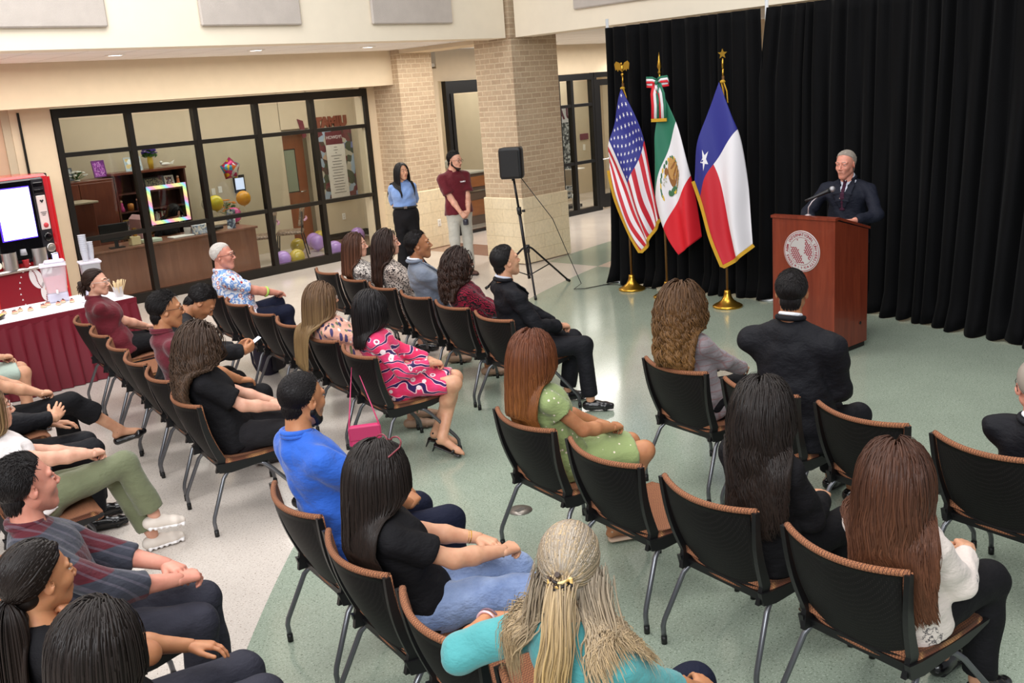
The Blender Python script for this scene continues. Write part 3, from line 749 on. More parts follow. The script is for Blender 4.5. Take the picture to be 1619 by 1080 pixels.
# bow with hanging tricolour ribbon tails
def ribbon(pts, wd, mis, wdir):
    pts = [Vector(p) for p in pts]
    for q in range(3):
        vs = []
        for p in pts:
            vs += [p+wdir*(wd*(q/3-.5)), p+wdir*(wd*((q+1)/3-.5))]
        m.add(vs, [(2*i, 2*i+1, 2*i+3, 2*i+2) for i in range(len(pts)-1)], mis[q], True)
O = Vector((0, 0, 2.50))+FN*.06
for s in (-1, 1):
    ribbon([O, O+FE*(s*.05)+Vector((0, 0, .03))+FN*.03, O+FE*(s*.13)+Vector((0, 0, .035))+FN*.02, O+FE*(s*.14)+Vector((0, 0, -.01)), O+FE*(s*.06)+Vector((0, 0, -.02))+FN*.02, O], .075, (1, 2, 0), Vector((0, 0, 1)))
for s, x in ((-1, -.02), (1, .055)):
    ribbon([O+FN*.03, O+FE*x+Vector((0, 0, -.12))+FN*.05, O+FE*(x*1.1)+Vector((0, 0, -.25))+FN*.035, O+FE*(x*1.2)+Vector((0, 0, -.40))+FN*.045], .10, (1, 2, 0), FE)
    m.box(O+FE*(x*1.2)+Vector((0, 0, -.415))+FN*.045, (.012, .10, .035), rz=math.atan2(.2, 1), mi=3)
m.sphere(O+FN*.035, (.02, .02, .025), mi=0, n=8); m.sphere(Vector((0, 0, 2.53)), (.03, .03, .035), mi=0, n=8)
m.build('bow', [mgreen, mred, white, fringe_m], fl2, solid=.002)
# ---- Texas
fl3 = flag_stand('state_flag', (9.33, 5.96, 0), 'Texas flag with one white star and gold fringe, rightmost of three', 'star')
tx = Cloth(top=[(-.02, 2.46), (.11, 2.12), (.20, 1.86), (.26, 1.40), (.285, 1.05), (.305, .72)], bottom=[(-.34, 1.42), (-.25, 1.12), (-.13, .78), (-.01, .49)],
           hoist=[(-.02, 2.46), (-.17, 2.10), (-.28, 1.78), (-.34, 1.42)], fly=[(.305, .72), (.20, .63), (.10, .55), (-.01, .49)], folds=1.6, seed=2)
m = MB(); wrp = lambda u, v: u*3*(.333-.12*v) if u < 1/3 else lerp(.333-.12*v, 1, (u-1/3)*1.5); m.grid(lambda u, v: tx(wrp(u, v), v), 60, 40, mi=lambda u, v: 0 if u < 1/3 else (1 if v < .5 else 2)); m.build('flag_cloth', [blue, white, red], fl3, solid=.003)
m = MB(); tx.star(m, .165, .60, .125, 1/2.0, 1/1.15, rot=PI+.3); m.build('lone_star', white, fl3)
m = MB(); fringe(m, [tx(u, 1) for u in np.linspace(0, 1, 40)]+[tx(1, v) for v in np.linspace(1, 0, 24)], tx(.5, .5)); m.build('fringe', fringe_m, fl3)
cord(fl3, 2.46)

# ================================================================ PA SPEAKER
blk = plain('speaker_black', '#101012', .5, bump=(200, .2, .001)); blkm = plain('stand_black', '#18161a', .3, .4)
SP = Vector((9.03, 8.74, 0)); LN = Vector((-.085, .08, 0))
st = empty('speaker_stand', SP, 0, 'black tripod stand holding the loudspeaker in front of the brick column', 'speaker stand')
m = MB(); m.tube([(0, 0, .16), LN*.6+Vector((0, 0, 1.05))], .020, 12); m.build('lower_pole', blkm, st)
m = MB(); m.tube([LN*.55+Vector((0, 0, .98)), LN+Vector((0, 0, 1.52))], .0155, 12); m.build('upper_pole', blkm, st)
m = MB(); m.tube([LN*.56+Vector((0, 0, 1.00)), LN*.62+Vector((0, 0, 1.09))], .030, 12); m.tube([LN*.6+Vector((.02, -.03, 1.04)), LN*.6+Vector((.05, -.06, 1.04))], .016, 8); m.build('collar', blk, st)
m = MB(); m.tube([(0, 0, .50), (0, 0, .60)], .032, 12); m.tube([(.02, .02, .55), (.05, .05, .56)], .014, 8); m.build('hub', blk, st)
for fx, fy in ((9.67, 8.62), (8.61, 8.25), (8.82, 9.35)):
    d_ = Vector((fx, fy, 0))-SP; u_ = d_.normalized()
    m = MB(); m.tube([u_*.03+Vector((0, 0, .57)), u_*.08+Vector((0, 0, .54)), d_*.96+Vector((0, 0, .035))], .0135, 8); lg = m.build('leg', blkm, st)
    m = MB(); m.tube([d_*.93+Vector((0, 0, .045)), d_*1.01+Vector((0, 0, .017))], .019, 8); m.build('rubber_foot', tipm, lg)
    m = MB(); m.tube([(0, 0, .20), d_*.52+Vector((0, 0, .30))], .008, 6); m.build('brace', blkm, st)
r = empty('loudspeaker', SP+LN+Vector((0, 0, 1.46)), math.radians(-150), 'black loudspeaker on top of the tripod stand beside the brick column', 'loudspeaker')
m = MB()
def spk(u, v):
    a = 2*PI*u; c_, s_ = math.cos(a), math.sin(a); p = .32
    x = math.copysign(abs(c_)**p, c_)*(.115 if c_ > 0 else .125); y = math.copysign(abs(s_)**p, s_)*(.150 if x > 0 else .135)
    k = 1-.10*max(0, abs(v-.5)*2-.86)/.14
    return (x*k, y*k, .385*v)
m.grid(spk, 48, 20); m.add([spk(i/48, 0) for i in range(48)][::-1], [tuple(range(48))]); m.add([spk(i/48, 1) for i in range(48)], [tuple(range(48))]); m.build('cabinet', blk, r)
m = MB(); m.box((.121, 0, .19), (.012, .235, .33), bev=.005); m.build('grille', plain('speaker_grille', '#0b0b0d', .6, bump=(500, 1, .002)), r)
m = MB(); m.lathe([(.02, -.03), (.02, .0)], n=12); m.build('pole_socket', blk, r)
m = MB(); p0 = SP+LN+Vector((.08, -.06, 1.46))
m.tube([p0, SP+Vector((.30, -.20, .9)), SP+Vector((.42, -.36, .35)), SP+Vector((.44, -.50, .05)), (9.30, 8.22, .012), (9.40, 8.12, .008), (9.62, 8.06, .008), (9.84, 8.00, .008), (9.97, 7.93, .008)], .0055, 6)
tag(m.build('speaker_cable', tipm), 'thin black cable running from the loudspeaker down to the floor and the drapes', 'cable')
m = MB(); m.tube([(9.70, 8.06, .006), (9.78, 7.90, .006), (9.72, 7.6, .006), (9.80, 7.3, .006)], .005, 6); tag(m.build('floor_cable', tipm), 'short dark cable on the floor round the leftmost flag base', 'cable')

# ================================================================ REFRESHMENT TABLE
skirt_m = plain('skirt_red', '#6e1626', .42, bump=(200, .1, .001)); cloth_w = plain('white_cloth', '#f4f1f6', .55)
TX0, TX1, TY0, TY1, TZ = 2.35, 4.33, 9.90, 10.68, .76
tb = empty('refreshment_table', ((TX0+TX1)/2, (TY0+TY1)/2, 0), 0, 'long table under a white cloth with a pleated dark red skirt', 'table')
cx_, cy_ = (TX0+TX1)/2, (TY0+TY1)/2
m = MB(); m.box((0, 0, TZ-.015), (TX1-TX0, TY1-TY0, .03), bev=.008); m.build('table_top', cloth_w, tb)
m = MB()
for x in (-.85, .85):
    for y in (-.3, .3): m.tube([(x, y, .0), (x, y, TZ-.03)], .015, 8)
m.build('leg', legm, tb)
m = MB(); per = [(TX0, TY0), (TX1, TY0), (TX1, TY1), (TX0, TY1)]; Ls = [TX1-TX0, TY1-TY0, TX1-TX0, TY1-TY0]; tot = sum(Ls)
def skirt(u, v):
    d_ = u*tot; k = 0
    while k < 3 and d_ > Ls[k]: d_ -= Ls[k]; k += 1
    a, b = Vector(per[k]), Vector(per[(k+1) % 4]); t_ = (b-a).normalized(); n_ = Vector((t_.y, -t_.x)); p = a+t_*d_
    ph = (u*tot/.12) % 1; tri = (ph/.62 if ph < .62 else (1-ph)/.38)
    fl_ = .006+.055*(v**.6)*tri + .035*v
    p = p+n_*fl_ + t_*(.05*v*(tri-.5))
    return (p.x-cx_, p.y-cy_, (TZ-.012)*(1-v)+.006)
m.grid(skirt, 53*10, 8); m.build('skirt', skirt_m, tb)
m = MB(); 
for a, b in ((per[0], per[1]), (per[1], per[2])):
    a, b = Vector((*a, 0)), Vector((*b, 0)); mid = (a+b)/2-Vector((cx_, cy_, 0)); L = (b-a).length
    n_ = Vector(((b-a).y, -(b-a).x, 0)).normalized(); m.box(mid+n_*.008+Vector((0, 0, TZ-.035)), (L+.02, .012, .05), rz=math.atan2((b-a).y, (b-a).x))
m.build('skirt_band', skirt_m, tb)
# sandwiches in two groups, fruit bowl, drinks dispenser, cups, stirrers
bun = plain('bread', '#ead6b4', .8, var=.1); jam = plain('dark_jam', '#4a1420', .4); pinky = plain('ham', '#e2a08c', .5); salad = plain('lettuce', '#86a84a', .6); tom = plain('tomato', '#d8432e', .35); melon = plain('melon', '#e8d27a', .5)
rnd = random.Random(4)
sand = None
spots = [(3.12, 10.30), (3.20, 10.37), (3.27, 10.27), (3.35, 10.35), (3.42, 10.27), (3.56, 10.30), (3.63, 10.38), (3.70, 10.28), (3.78, 10.36), (3.84, 10.28)]
for k, (x, y) in enumerate(spots):
    if sand is None:
        sand = empty('canape', (x, y, TZ)); m = MB(); m.sphere((0, 0, .012), (.035, .026, .012), n=8); m.build('bread', bun, sand)
        m = MB(); m.sphere((0, 0, .027), (.028, .022, .008), n=8); m.build('filling', pinky, sand)
        m = MB(); m.sphere((0, 0, .037), (.014, .010, .008), n=6); m.sphere((.015, .005, .036), (.010, .006, .005), n=6); m.build('berry', jam, sand); q = sand
    else: q = copy_tree(sand)
    q.location = (x, y, TZ); q.rotation_euler.z = rnd.uniform(0, 6)
    tag(q, 'small open sandwich topped with a dark berry in the %s cluster on the table' % ('left' if k < 5 else 'right'), 'sandwich', 'sandwiches in the %s cluster' % ('left' if k < 5 else 'right'))
r = empty('salad_platter', (2.98, 10.22, TZ), 0, 'platter of lettuce, tomato and melon pieces at the left edge of the table', 'platter')
m = MB(); m.lathe([(.12, .0), (.17, .02), (.175, .028), (.12, .012)], n=28); m.build('dish', plain('dark_dish', '#2b2624', .3), r)
m = MB()
for k in range(46):
    a = rnd.uniform(0, 2*PI); d_ = .145*math.sqrt(rnd.random()); m.sphere((d_*math.cos(a), d_*math.sin(a), .03+rnd.uniform(0, .04)*(1-d_/.16)), (rnd.uniform(.02, .035), rnd.uniform(.012, .025), rnd.uniform(.010, .018)), mi=rnd.choice((0, 0, 1, 2, 2)), n=5, M=Matrix.Rotation(rnd.uniform(0, 3), 4, 'Z'))
o = m.build('salad', [salad, tom, melon], r); o['kind'] = 'stuff'
clear = plain('clear_plastic', '#eef0f5', .08, alpha=.38); pinkd = plain('pink_drink', '#e58a96', .15, alpha=.85); icy = plain('frosted_base', '#dcdcf0', .3, alpha=.75)
r = empty('drink_dispenser', (3.80, 10.52, TZ), math.radians(-20), 'clear drink dispenser with pink lemonade and fruit slices', 'drink dispenser')
m = MB(); m.box((0, 0, .05), (.20, .20, .10), bev=.015); m.build('base', icy, r)
def tub(z0, z1, w0, w1, b): m_ = MB(); m_.grid(lambda u, v: (lerp(w0, w1, v)*math.copysign(abs(math.cos(2*PI*u))**b, math.cos(2*PI*u)), lerp(w0, w1, v)*math.copysign(abs(math.sin(2*PI*u))**b, math.sin(2*PI*u)), lerp(z0, z1, v)), 40, 6); return m_
m = tub(.10, .37, .10, .125, .35); m.build('tank', clear, r)
m = tub(.105, .28, .094, .112, .35); m.add([(.112*math.copysign(abs(math.cos(2*PI*k/40))**.35, math.cos(2*PI*k/40)), .112*math.copysign(abs(math.sin(2*PI*k/40))**.35, math.sin(2*PI*k/40)), .28) for k in range(40)], [tuple(range(40))]); m.build('lemonade', pinkd, r)
m = MB()
for k in range(8): m.lathe([(.024, 0), (.024, .006)], c=(.085*math.cos(k*.8), .085*math.sin(k*.8), .14+.008*(k % 3)), n=10, M=Matrix.Rotation(1.2, 4, 'X'))
m.build('fruit_slice', plain('orange_slice', '#f08a3c', .4), r)['kind'] = 'stuff'
m = MB(); m.box((0, 0, .385), (.26, .26, .02), bev=.008); m.box((.02, .05, .41), (.20, .10, .04), bev=.015); m.build('lid', plain('dispenser_lid', '#e9e4ee', .3, alpha=.85), r)
m = MB(); m.tube([(.0, -.11, .13), (0, -.15, .13), (0, -.155, .10)], .012, 8); m.build('tap', plain('tap_white', '#f0f0f0', .3), r)
r = empty('tea_dispenser', (4.18, 10.52, TZ), math.radians(-15), 'square drink dispenser with dark iced tea behind the woman with the bun', 'drink dispenser')
m = tub(.08, .34, .085, .10, .3); m.build('tank', clear, r)
m = tub(.085, .29, .080, .092, .3); m.add([(.092*math.copysign(abs(math.cos(2*PI*k/40))**.3, math.cos(2*PI*k/40)), .092*math.copysign(abs(math.sin(2*PI*k/40))**.3, math.sin(2*PI*k/40)), .29) for k in range(40)], [tuple(range(40))]); m.build('tea', plain('iced_tea', '#4d120c', .2), r)
m = MB(); m.box((0, 0, .35), (.22, .22, .025), bev=.008); m.build('lid', plain('dispenser_lid', '#e9e4ee', .3, alpha=.85), r)
m = MB(); m.box((0, 0, .04), (.18, .18, .08), bev=.01); m.build('base', icy, r)
m = MB(); m.tube([(.10, 0, .12), (.14, 0, .12), (.145, 0, .09)], .010, 8); m.build('tap', tipm, r)
cupm = plain('clear_cup', '#e8e9f2', .12, alpha=.5)
base_z = TZ+.365
for k, (x, y, n_) in enumerate(((4.14, 10.50, 9), (4.22, 10.55, 5))):
    for j in range(n_):
        m = MB(); m.grid(lambda u, v: ((.028+.012*v)*math.cos(2*PI*u), (.028+.012*v)*math.sin(2*PI*u), .10*v), 20, 3); m.lathe([(.040, .098), (.043, .100), (.040, .103)], n=20)
        o = m.build('plastic_cup', cupm, loc=(x, y, base_z+.022*j)); tag(o, 'clear plastic cup in the %s stack on the tea dispenser' % ('tall' if k == 0 else 'short'), 'cup', 'cups in the %s stack' % ('tall' if k == 0 else 'short'))
r = empty('stirrer_cup', (4.24, 10.06, TZ), 0, 'clear cup full of wooden coffee stirrers at the table corner', 'cup')
m = MB(); m.grid(lambda u, v: ((.045+.008*v)*math.cos(2*PI*u), (.045+.008*v)*math.sin(2*PI*u), .11*v), 24, 3); m.build('cup', cupm, r)
m = MB()
for k in range(34):
    a = rnd.uniform(0, 2*PI); d_ = rnd.uniform(0, .04); t_ = rnd.uniform(.0, .035); p = Vector((d_*math.cos(a), d_*math.sin(a), 0))
    q = p*1.0+Vector((math.cos(a)*(t_+d_*.7), math.sin(a)*(t_+d_*.7), rnd.uniform(.155, .18))); m.tube([p*.7, q], .004, 4)
o = m.build('stirrers', plain('stirrer_wood', '#dcc296', .7), r); o['kind'] = 'stuff'
r = empty('napkin_box', (4.0, 10.12, TZ), .2, 'white tray with a lemon piece behind the woman with the bun', 'tray'); m = MB(); m.box((0, 0, .02), (.22, .14, .04), bev=.01); m.build('tray', cloth_w, r)
m = MB(); m.sphere((-.06, 0, .05), (.03, .025, .02), n=8); m.build('lemon', yel, r)

# ================================================================ COFFEE MACHINE
redm = plain('machine_red', '#c81722', .22, coat=.5); grym = plain('machine_grey', '#35343a', .35, .3); blkg = plain('machine_black', '#0b0a0e', .12, coat=.4); mar = plain('machine_maroon', '#8e1226', .3, coat=.3)
stl = plain('brushed_steel', '#c9c6c2', .28, .9); scr = plain('machine_screen', '#f4f4ff', .4, emit=1.6); scb = plain('screen_violet_edge', '#4a2ad8', .4, emit=1.2); whp = plain('white_print', '#efe9ec', .5)
vm = empty('coffee_machine', (4.10, 12.15, 0), math.radians(8), 'tall red coffee vending machine with a bright white screen', 'vending machine')
# local: front faces -y; x from -.45 to .45
m = MB(); m.box((0, .38, 1.0), (.94, .70, 1.99), bev=.03); m.build('cabinet', redm, vm)
m = MB()
for s in (-1, 1): m.grid(lambda u, v: (s*(.47-.10*u-.0), -.0-.05*math.sin(PI*min(1, u*1.0+.1)), lerp(.02, 1.96, v)), 8, 4)
m.build('side_trim', redm, vm)
m = MB(); m.box((0, .02, 1.48), (.80, .06, .96), bev=.02); m.build('upper_panel', grym, vm)
m = MB(); m.box((-.03, -.02, 1.50), (.52, .04, .90), bev=.01); m.build('screen_bezel', blkg, vm)
m = MB(); m.box((-.03, -.045, 1.58), (.42, .008, .60)); m.build('screen_edge', scb, vm)
m = MB(); m.box((-.025, -.051, 1.58), (.395, .006, .575)); m.build('screen', scr, vm)
m = MB(); m.box((.31, -.02, 1.55), (.11, .02, .40), bev=.005, mi=0); m.prism([(.0, -.02), (.025, .012), (.012, .022), (0, .012), (-.012, .022), (-.025, .012)], .002, M=frame_mat(Vector((.31, -.033, 1.68)), (1, 0, 0), (0, 0, 1)), mi=1)
m.lathe([(.03, 0), (.03, .003)], M=Matrix.Rotation(PI/2, 4, 'X'), c=(.31, -.031, 1.40), n=24, mi=2); m.build('label_panel', [plain('label_pink', '#ecd9d6', .5), grym, plain('badge_red', '#cf3a44', .5)], vm)
m = MB()
for k in range(3): m.box((.31, -.0315, 1.555-.018*k), (.075-.02*k, .002, .006))
m.build('label_text', grym, vm)
m = MB()
for z in (1.88, 1.80): m.box((.31, -.012, z), (.12, .02, .05), bev=.006)
m.build('slot', blkg, vm)
m = MB(); m.lathe([(.05, 0), (.05, .02), (.035, .022)], M=Matrix.Rotation(PI/2, 4, 'X'), c=(.31, -.015, 1.26), n=28); m.build('dial', blkg, vm)
m = MB(); m.lathe([(.055, 0), (.055, .02), (.045, .03), (.03, .024)], M=Matrix.Rotation(PI/2, 4, 'X'), c=(.32, -.015, 1.13), n=28); m.build('coin_knob', stl, vm)
m = MB(); m.box((.34, -.03, 1.01), (.10, .03, .11), bev=.008); m.build('card_reader', blkg, vm)
m = MB(); m.box((.34, -.047, 1.015), (.075, .004, .07)); m.build('reader_screen', plain('reader_glow', '#b9b6ff', .4, emit=1.2), vm)
for z in (1.34, 1.18, 1.02): m = MB(); m.lathe([(.04, 0), (.04, .012), (.032, .016)], M=Matrix.Rotation(PI/2, 4, 'X'), c=(-.33, -.012, z), n=24); m.build('round_button', plain('button_cream', '#efe6d2', .4, emit=.4), vm)
m = MB(); m.box((-.02, -.03, .935), (.84, .12, .04), bev=.015); m.build('drip_tray', stl, vm)
for gx in (-.20, .16): m = MB(); m.grid(lambda u, v: (gx+.09*math.cos(PI*(u+1)), -.03+.07*math.sin(PI*(u+1)), .955+.20*v), 16, 3); m.build('cup_guard', stl, vm)
m = MB(); m.lathe([(.028, .957), (.038, 1.04), (.040, 1.045)], c=(-.03, -.06, 0), n=20, mi=0); m.build('paper_cup', [plain('cup_red', '#b3202c', .5), cupm], vm); m = MB(); m.lathe([(.04, 1.10), (.03, 1.17)], c=(-.03, -.05, 0), n=20); m.build('cup_dispenser', cupm, vm)
m = MB(); m.box((-.02, -.005, .48), (.80, .05, .86), bev=.02); m.build('lower_panel', mar, vm)
m = MB()
FM = frame_mat(Vector((.05, -.034, .58)), (1, 0, 0), (0, 0, 1))
def bean(cx, cz, rx, rz_, rot, mi):
    pts = [(cx+rx*math.cos(a)*math.cos(rot)-rz_*math.sin(a)*math.sin(rot), cz+rx*math.cos(a)*math.sin(rot)+rz_*math.sin(a)*math.cos(rot)) for a in [2*PI*k/28 for k in range(28)]]
    m.prism(pts, .002, M=FM, mi=mi)
for cx, cz, rx, rz_, rot in ((.02, .22, .075, .13, .35), (.16, .27, .055, .10, -.5), (.13, .07, .085, .14, -.25)):
    bean(cx, cz, rx, rz_, rot, 0)
    for t_ in np.linspace(-1, 1, 13):
        x = cx-math.sin(rot)*rz_*t_*.92+.010*math.sin(3*t_); z = cz+math.cos(rot)*rz_*t_*.92
        m.lathe([(.008, 0), (.008, .002)], M=Matrix.Rotation(PI/2, 4, 'X'), c=(x+.05, -.0365, .58+z), n=8, mi=1)
for k in range(18):
    a = math.radians(115+k*11.5); x, z = .10+.30*math.cos(a), .10+.34*math.sin(a); m.prism([(x-.011, z-.009), (x+.011, z-.009), (x, z+.012)], .002, M=FM, mi=0)
m.build('coffee_bean_emblem', [whp, mar], vm)
m = MB(); m.box((4.80, 13.28, .98), (.16, .34, 1.96), bev=.01); tag(m.build('tall_locker', plain('locker_brown', '#2a1a16', .5)), 'tall dark brown cabinet in the gap right of the coffee machine', 'cabinet')
# ================================================================ OFFICE BEHIND THE WINDOW
cherry = wood('cherry_wood', '#6a3526', '#7d432f', (4, 4, .6), .35); desk_w = wood('desk_wood', '#7a4f3b', '#8a5c46', (4, 4, .5), .4); shelf_w = wood('shelf_wood', '#4f2a22', '#5c3329', (4, 4, .6), .5); dark_w = plain('shelf_dark', '#2b1a18', .7)
def thing_box(name, c, d, mat, label, cat, group=None, rz=0, bev=.006):
    m_ = MB(); m_.box((0, 0, d[2]/2), d, bev=bev); return tag(m_.build(name, mat, loc=c, rz=rz), label, cat, group)
r = empty('reception_desk', (6.8, 13.95, 0), 0, 'long brown wooden desk behind the office window', 'desk')
m = MB(); m.box((.0, -.12, .37), (2.7, .04, .74)); m.build('front_panel', desk_w, r)
m = MB(); m.box((0, .18, .75), (2.76, .72, .035), bev=.008); m.build('desktop', desk_w, r)
for s in (-1, 1): m = MB(); m.box((s*1.33, .18, .37), (.04, .62, .73)); m.build('side_panel', desk_w, r)
# tall cabinet and bookcase on the back wall
r = empty('wardrobe_cabinet', (6.35, 15.42, 0), 0, 'tall cherry cabinet with a bar handle left of the bookcase', 'cabinet')
m = MB(); m.box((0, 0, .84), (1.10, .50, 1.68), bev=.008); m.build('body', cherry, r)
for s in (-1, 1):
    m = MB(); m.box((s*.27, -.262, .86), (.53, .022, 1.56), bev=.004); dd_ = m.build('door', cherry, r)
    if s > 0: m = MB(); m.tube([(.47, -.29, .70), (.47, -.29, .92)], .008, 8); m.build('handle', plain('chrome', '#c9c9c9', .2, 1), dd_)
r = empty('bookcase', (7.52, 15.44, 0), 0, 'dark cherry bookcase with open shelves behind the desk', 'bookcase')
m = MB(); m.box((-.57, 0, .85), (.03, .42, 1.7)); m.box((.60, 0, .85), (.03, .42, 1.7)); m.box((0, .2, .85), (1.17, .02, 1.7)); m.build('side_panel', shelf_w, r)
m = MB(); m.box((0, 0, 1.72), (1.26, .46, .035)); m.build('top', cherry, r)
m = MB(); m.box((-.13, 0, .85), (.025, .40, 1.7)); m.build('divider', shelf_w, r)
for z in (.06, .46, .80, 1.12, 1.40): m = MB(); m.box((0, 0, z), (1.16, .40, .022)); m.build('shelf', shelf_w, r)
rnd = random.Random(11)
bk_cols = ['#e2ddd2', '#d9d2c4', '#7a1f24', '#8d2b2b', '#e8e4dc', '#b9b3a8', '#502020', '#d0c8b8', '#2d3440']
x = 7.46; k = 0
while x < 7.98:
    wd = rnd.uniform(.018, .034); hgt = rnd.uniform(.20, .26); c_ = rnd.choice(bk_cols)
    nm = {'#e2ddd2': 'cream', '#d9d2c4': 'beige', '#7a1f24': 'dark red', '#8d2b2b': 'red', '#e8e4dc': 'white', '#b9b3a8': 'grey', '#502020': 'maroon', '#d0c8b8': 'tan', '#2d3440': 'navy'}[c_]
    m = MB(); m.box((0, 0, hgt/2), (wd, .17, hgt), bev=.003); o = m.build('book', plain('book_'+nm.replace(' ', '_'), c_, .6), loc=(x+wd/2, 15.38, .812))
    tag(o, nm+' book standing in the row on the middle shelf of the bookcase', 'book', nm+' books on the middle shelf'); x += wd+.002; k += 1
x = 7.44
for k in range(5):
    wd = rnd.uniform(.02, .035); m = MB(); m.box((0, 0, .12), (wd, .17, .24), bev=.003); o = m.build('book', plain('book_white', '#e8e4dc', .6) if k % 2 else plain('book_red', '#8d2b2b', .6), loc=(x+wd/2, 15.38, .472)); tag(o, ('white' if k % 2 else 'red')+' book on the lower shelf of the bookcase', 'book', ('white' if k % 2 else 'red')+' books on the lower shelf'); x += wd+.002
def photo_frame(c, wd, hg, fc, pc, label, rz=0, lean=.2, cat='picture frame'):
    r_ = empty('framed_photo', c, rz, label, cat); R_ = Matrix.Rotation(-lean, 4, 'X')
    m_ = MB(); bw = .018
    for s in (-1, 1): m_.box((s*(wd/2-bw/2), 0, hg/2), (bw, .016, hg), M=R_); m_.box((0, 0, hg/2+s*(hg/2-bw/2)), (wd-2*bw, .016, bw), M=R_)
    m_.build('frame', fc, r_); m_ = MB(); m_.box((0, .002, hg/2), (wd-2*bw+.004, .006, hg-2*bw+.004), M=R_); m_.build('picture', pc, r_); return r_
def pic(name, cols, sc=14):
    if name in MATS: return MATS[name]
    t = NT(name); v = t.coord(); t.col(t.ramp(t.voro(v, sc, out=1), [(i/len(cols), c) for i, c in enumerate(cols)], 'CONSTANT')); t.b.inputs['Roughness'].default_value = .5; MATS[name] = t.m; return t.m
goldf = plain('frame_gold', '#cfae62', .4, .4); whf = plain('frame_white', '#e9e5dc', .5); bkf = plain('frame_black', '#191516', .5)
group_pic = pic('group_photo', ['#2e2733', '#8a5c4c', '#d9cfc6', '#54405e', '#c49a86'], 60)
photo_frame((7.10, 15.30, .812), .26, .19, goldf, group_pic, 'gold framed group photo on the left shelf of the bookcase')
photo_frame((7.30, 15.32, .812), .13, .16, whf, group_pic, 'small white framed photo beside the gold framed photo')
photo_frame((7.88, 15.30, 1.412), .16, .20, whf, group_pic, 'white framed photo on the top shelf of the bookcase')
photo_frame((7.62, 15.30, 1.412), .34, .20, bkf, pic('crowd_photo', ['#3b342c', '#6e6552', '#8b8268', '#2d2a26'], 60), 'dark framed class photo on the top shelf of the bookcase')
photo_frame((7.97, 15.28, .812), .14, .18, bkf, pic('zebra', ['#f2f0ec', '#1d1b1c', '#f2f0ec', '#2a2728'], 45), 'black and white picture at the right end of the middle shelf')
photo_frame((7.35, 15.36, 1.738), .28, .22, plain('frame_silver', '#c2ccd2', .4), pic('sky_photo', ['#bcd3de', '#e8eef0', '#a6bcc9', '#e3c88c'], 14), 'pale blue certificate standing on top of the bookcase')
photo_frame((6.80, 15.36, 1.70), .20, .26, plain('frame_purple', '#7d3a86', .5), pic('purple_flowers', ['#a33fae', '#c46bd0', '#7d2a8c', '#d9a0dd'], 60), 'purple flower picture on top of the tall cabinet')
photo_frame((6.25, 15.40, 1.69), .30, .20, plain('frame_slate', '#5c6067', .5), pic('grey_sign', ['#6b6f77', '#8e9299', '#c3c6ca'], 18), 'grey framed sign behind white flowers on the tall cabinet')
# figurines
def doll(c, dress, label):
    r_ = empty('figurine', c, 0, label, 'figurine'); m_ = MB(); m_.lathe([(.042, 0), (.036, .05), (.020, .10), (.024, .125), (.010, .14)], n=14); m_.build('dress', dress, r_)
    m_ = MB(); m_.sphere((0, 0, .16), .022, n=8); m_.build('head', plain('doll_skin', '#d9ad90', .6), r_); m_ = MB(); m_.sphere((0, .006, .167), .023, n=8); m_.build('hair', dark_w, r_)
doll((7.02, 15.30, 1.132), plain('doll_pink', '#c2417e', .6), 'doll in a pink dress on the left shelf of the bookcase')
doll((7.28, 15.30, 1.132), plain('doll_black', '#2c2228', .6), 'doll in a dark dress on the left shelf of the bookcase')
doll((8.02, 15.30, 1.412), plain('doll_orange', '#d77a4a', .6), 'doll in an orange dress on the top shelf of the bookcase')
m = MB(); m.lathe([(.045, 0), (.05, .06), (.05, .10), (.03, .12)], n=16); tag(m.build('jar', plain('amber_jar', '#b5702c', .3), loc=(7.16, 15.30, 1.132)), 'amber jar between two dolls on the bookcase', 'jar')
m = MB(); m.lathe([(.05, 0), (.08, .07), (.05, .16), (.02, .19)], n=16); tag(m.build('red_urn', plain('urn_red', '#a3161f', .3), loc=(7.16, 15.32, .472)), 'red urn on the lower left shelf of the bookcase', 'urn')
m = MB(); m.lathe([(.03, 0), (.06, .05), (.06, .09), (.03, .15)], n=16); tag(m.build('red_vase', plain('vase_red', '#8e1b22', .3), loc=(7.22, 15.40, .812)), 'dark red vase behind the small photos on the bookcase', 'vase')
# flowers
def flowers(c, pot, petal, leaf, label, R=.13, h=.18, n=26, seed=1, poth=.14):
    rn = random.Random(seed); r_ = empty('flower_vase', c, 0, label, 'flowers'); m_ = MB(); m_.lathe([(.035, 0), (.045, poth*.6), (.035, poth)], n=16); m_.build('vase', pot, r_)
    m_ = MB(); m2 = MB(); m3 = MB()
    for k in range(n):
        a = rn.uniform(0, 2*PI); e = rn.uniform(.1, 1.5); p = Vector((R*math.cos(a)*math.cos(e), R*math.sin(a)*math.cos(e), poth+h*math.sin(e)*.8+.03))
        for q in range(5): b = 2*PI*q/5+a; m_.sphere(p+Vector((.012*math.cos(b), .012*math.sin(b), .006)), (.013, .013, .008), n=4)
        m3.tube([(0, 0, poth*.8), p*.9], .0025, 4)
        if k % 2: d_ = Vector((math.cos(a+1), math.sin(a+1), .5)); m2.add([p*.7, p*.7+d_*.04+Vector((0, 0, .02)), p*.7+d_*.08, p*.7+d_*.04-Vector((0, .02, 0))], [(0, 1, 2, 3)])
    m_.build('blossoms', petal, r_)['kind'] = 'stuff'; m2.build('leaves', leaf, r_)['kind'] = 'stuff'; m3.build('stems', leaf, r_)['kind'] = 'stuff'
leafm = plain('leaf_green', '#3f6b2e', .6)
flowers((7.66, 15.42, 1.738), yel, plain('petal_purple', '#44277c', .6), leafm, 'bunch of purple flowers in a yellow vase on top of the bookcase', R=.11, h=.13, n=110, poth=.2)
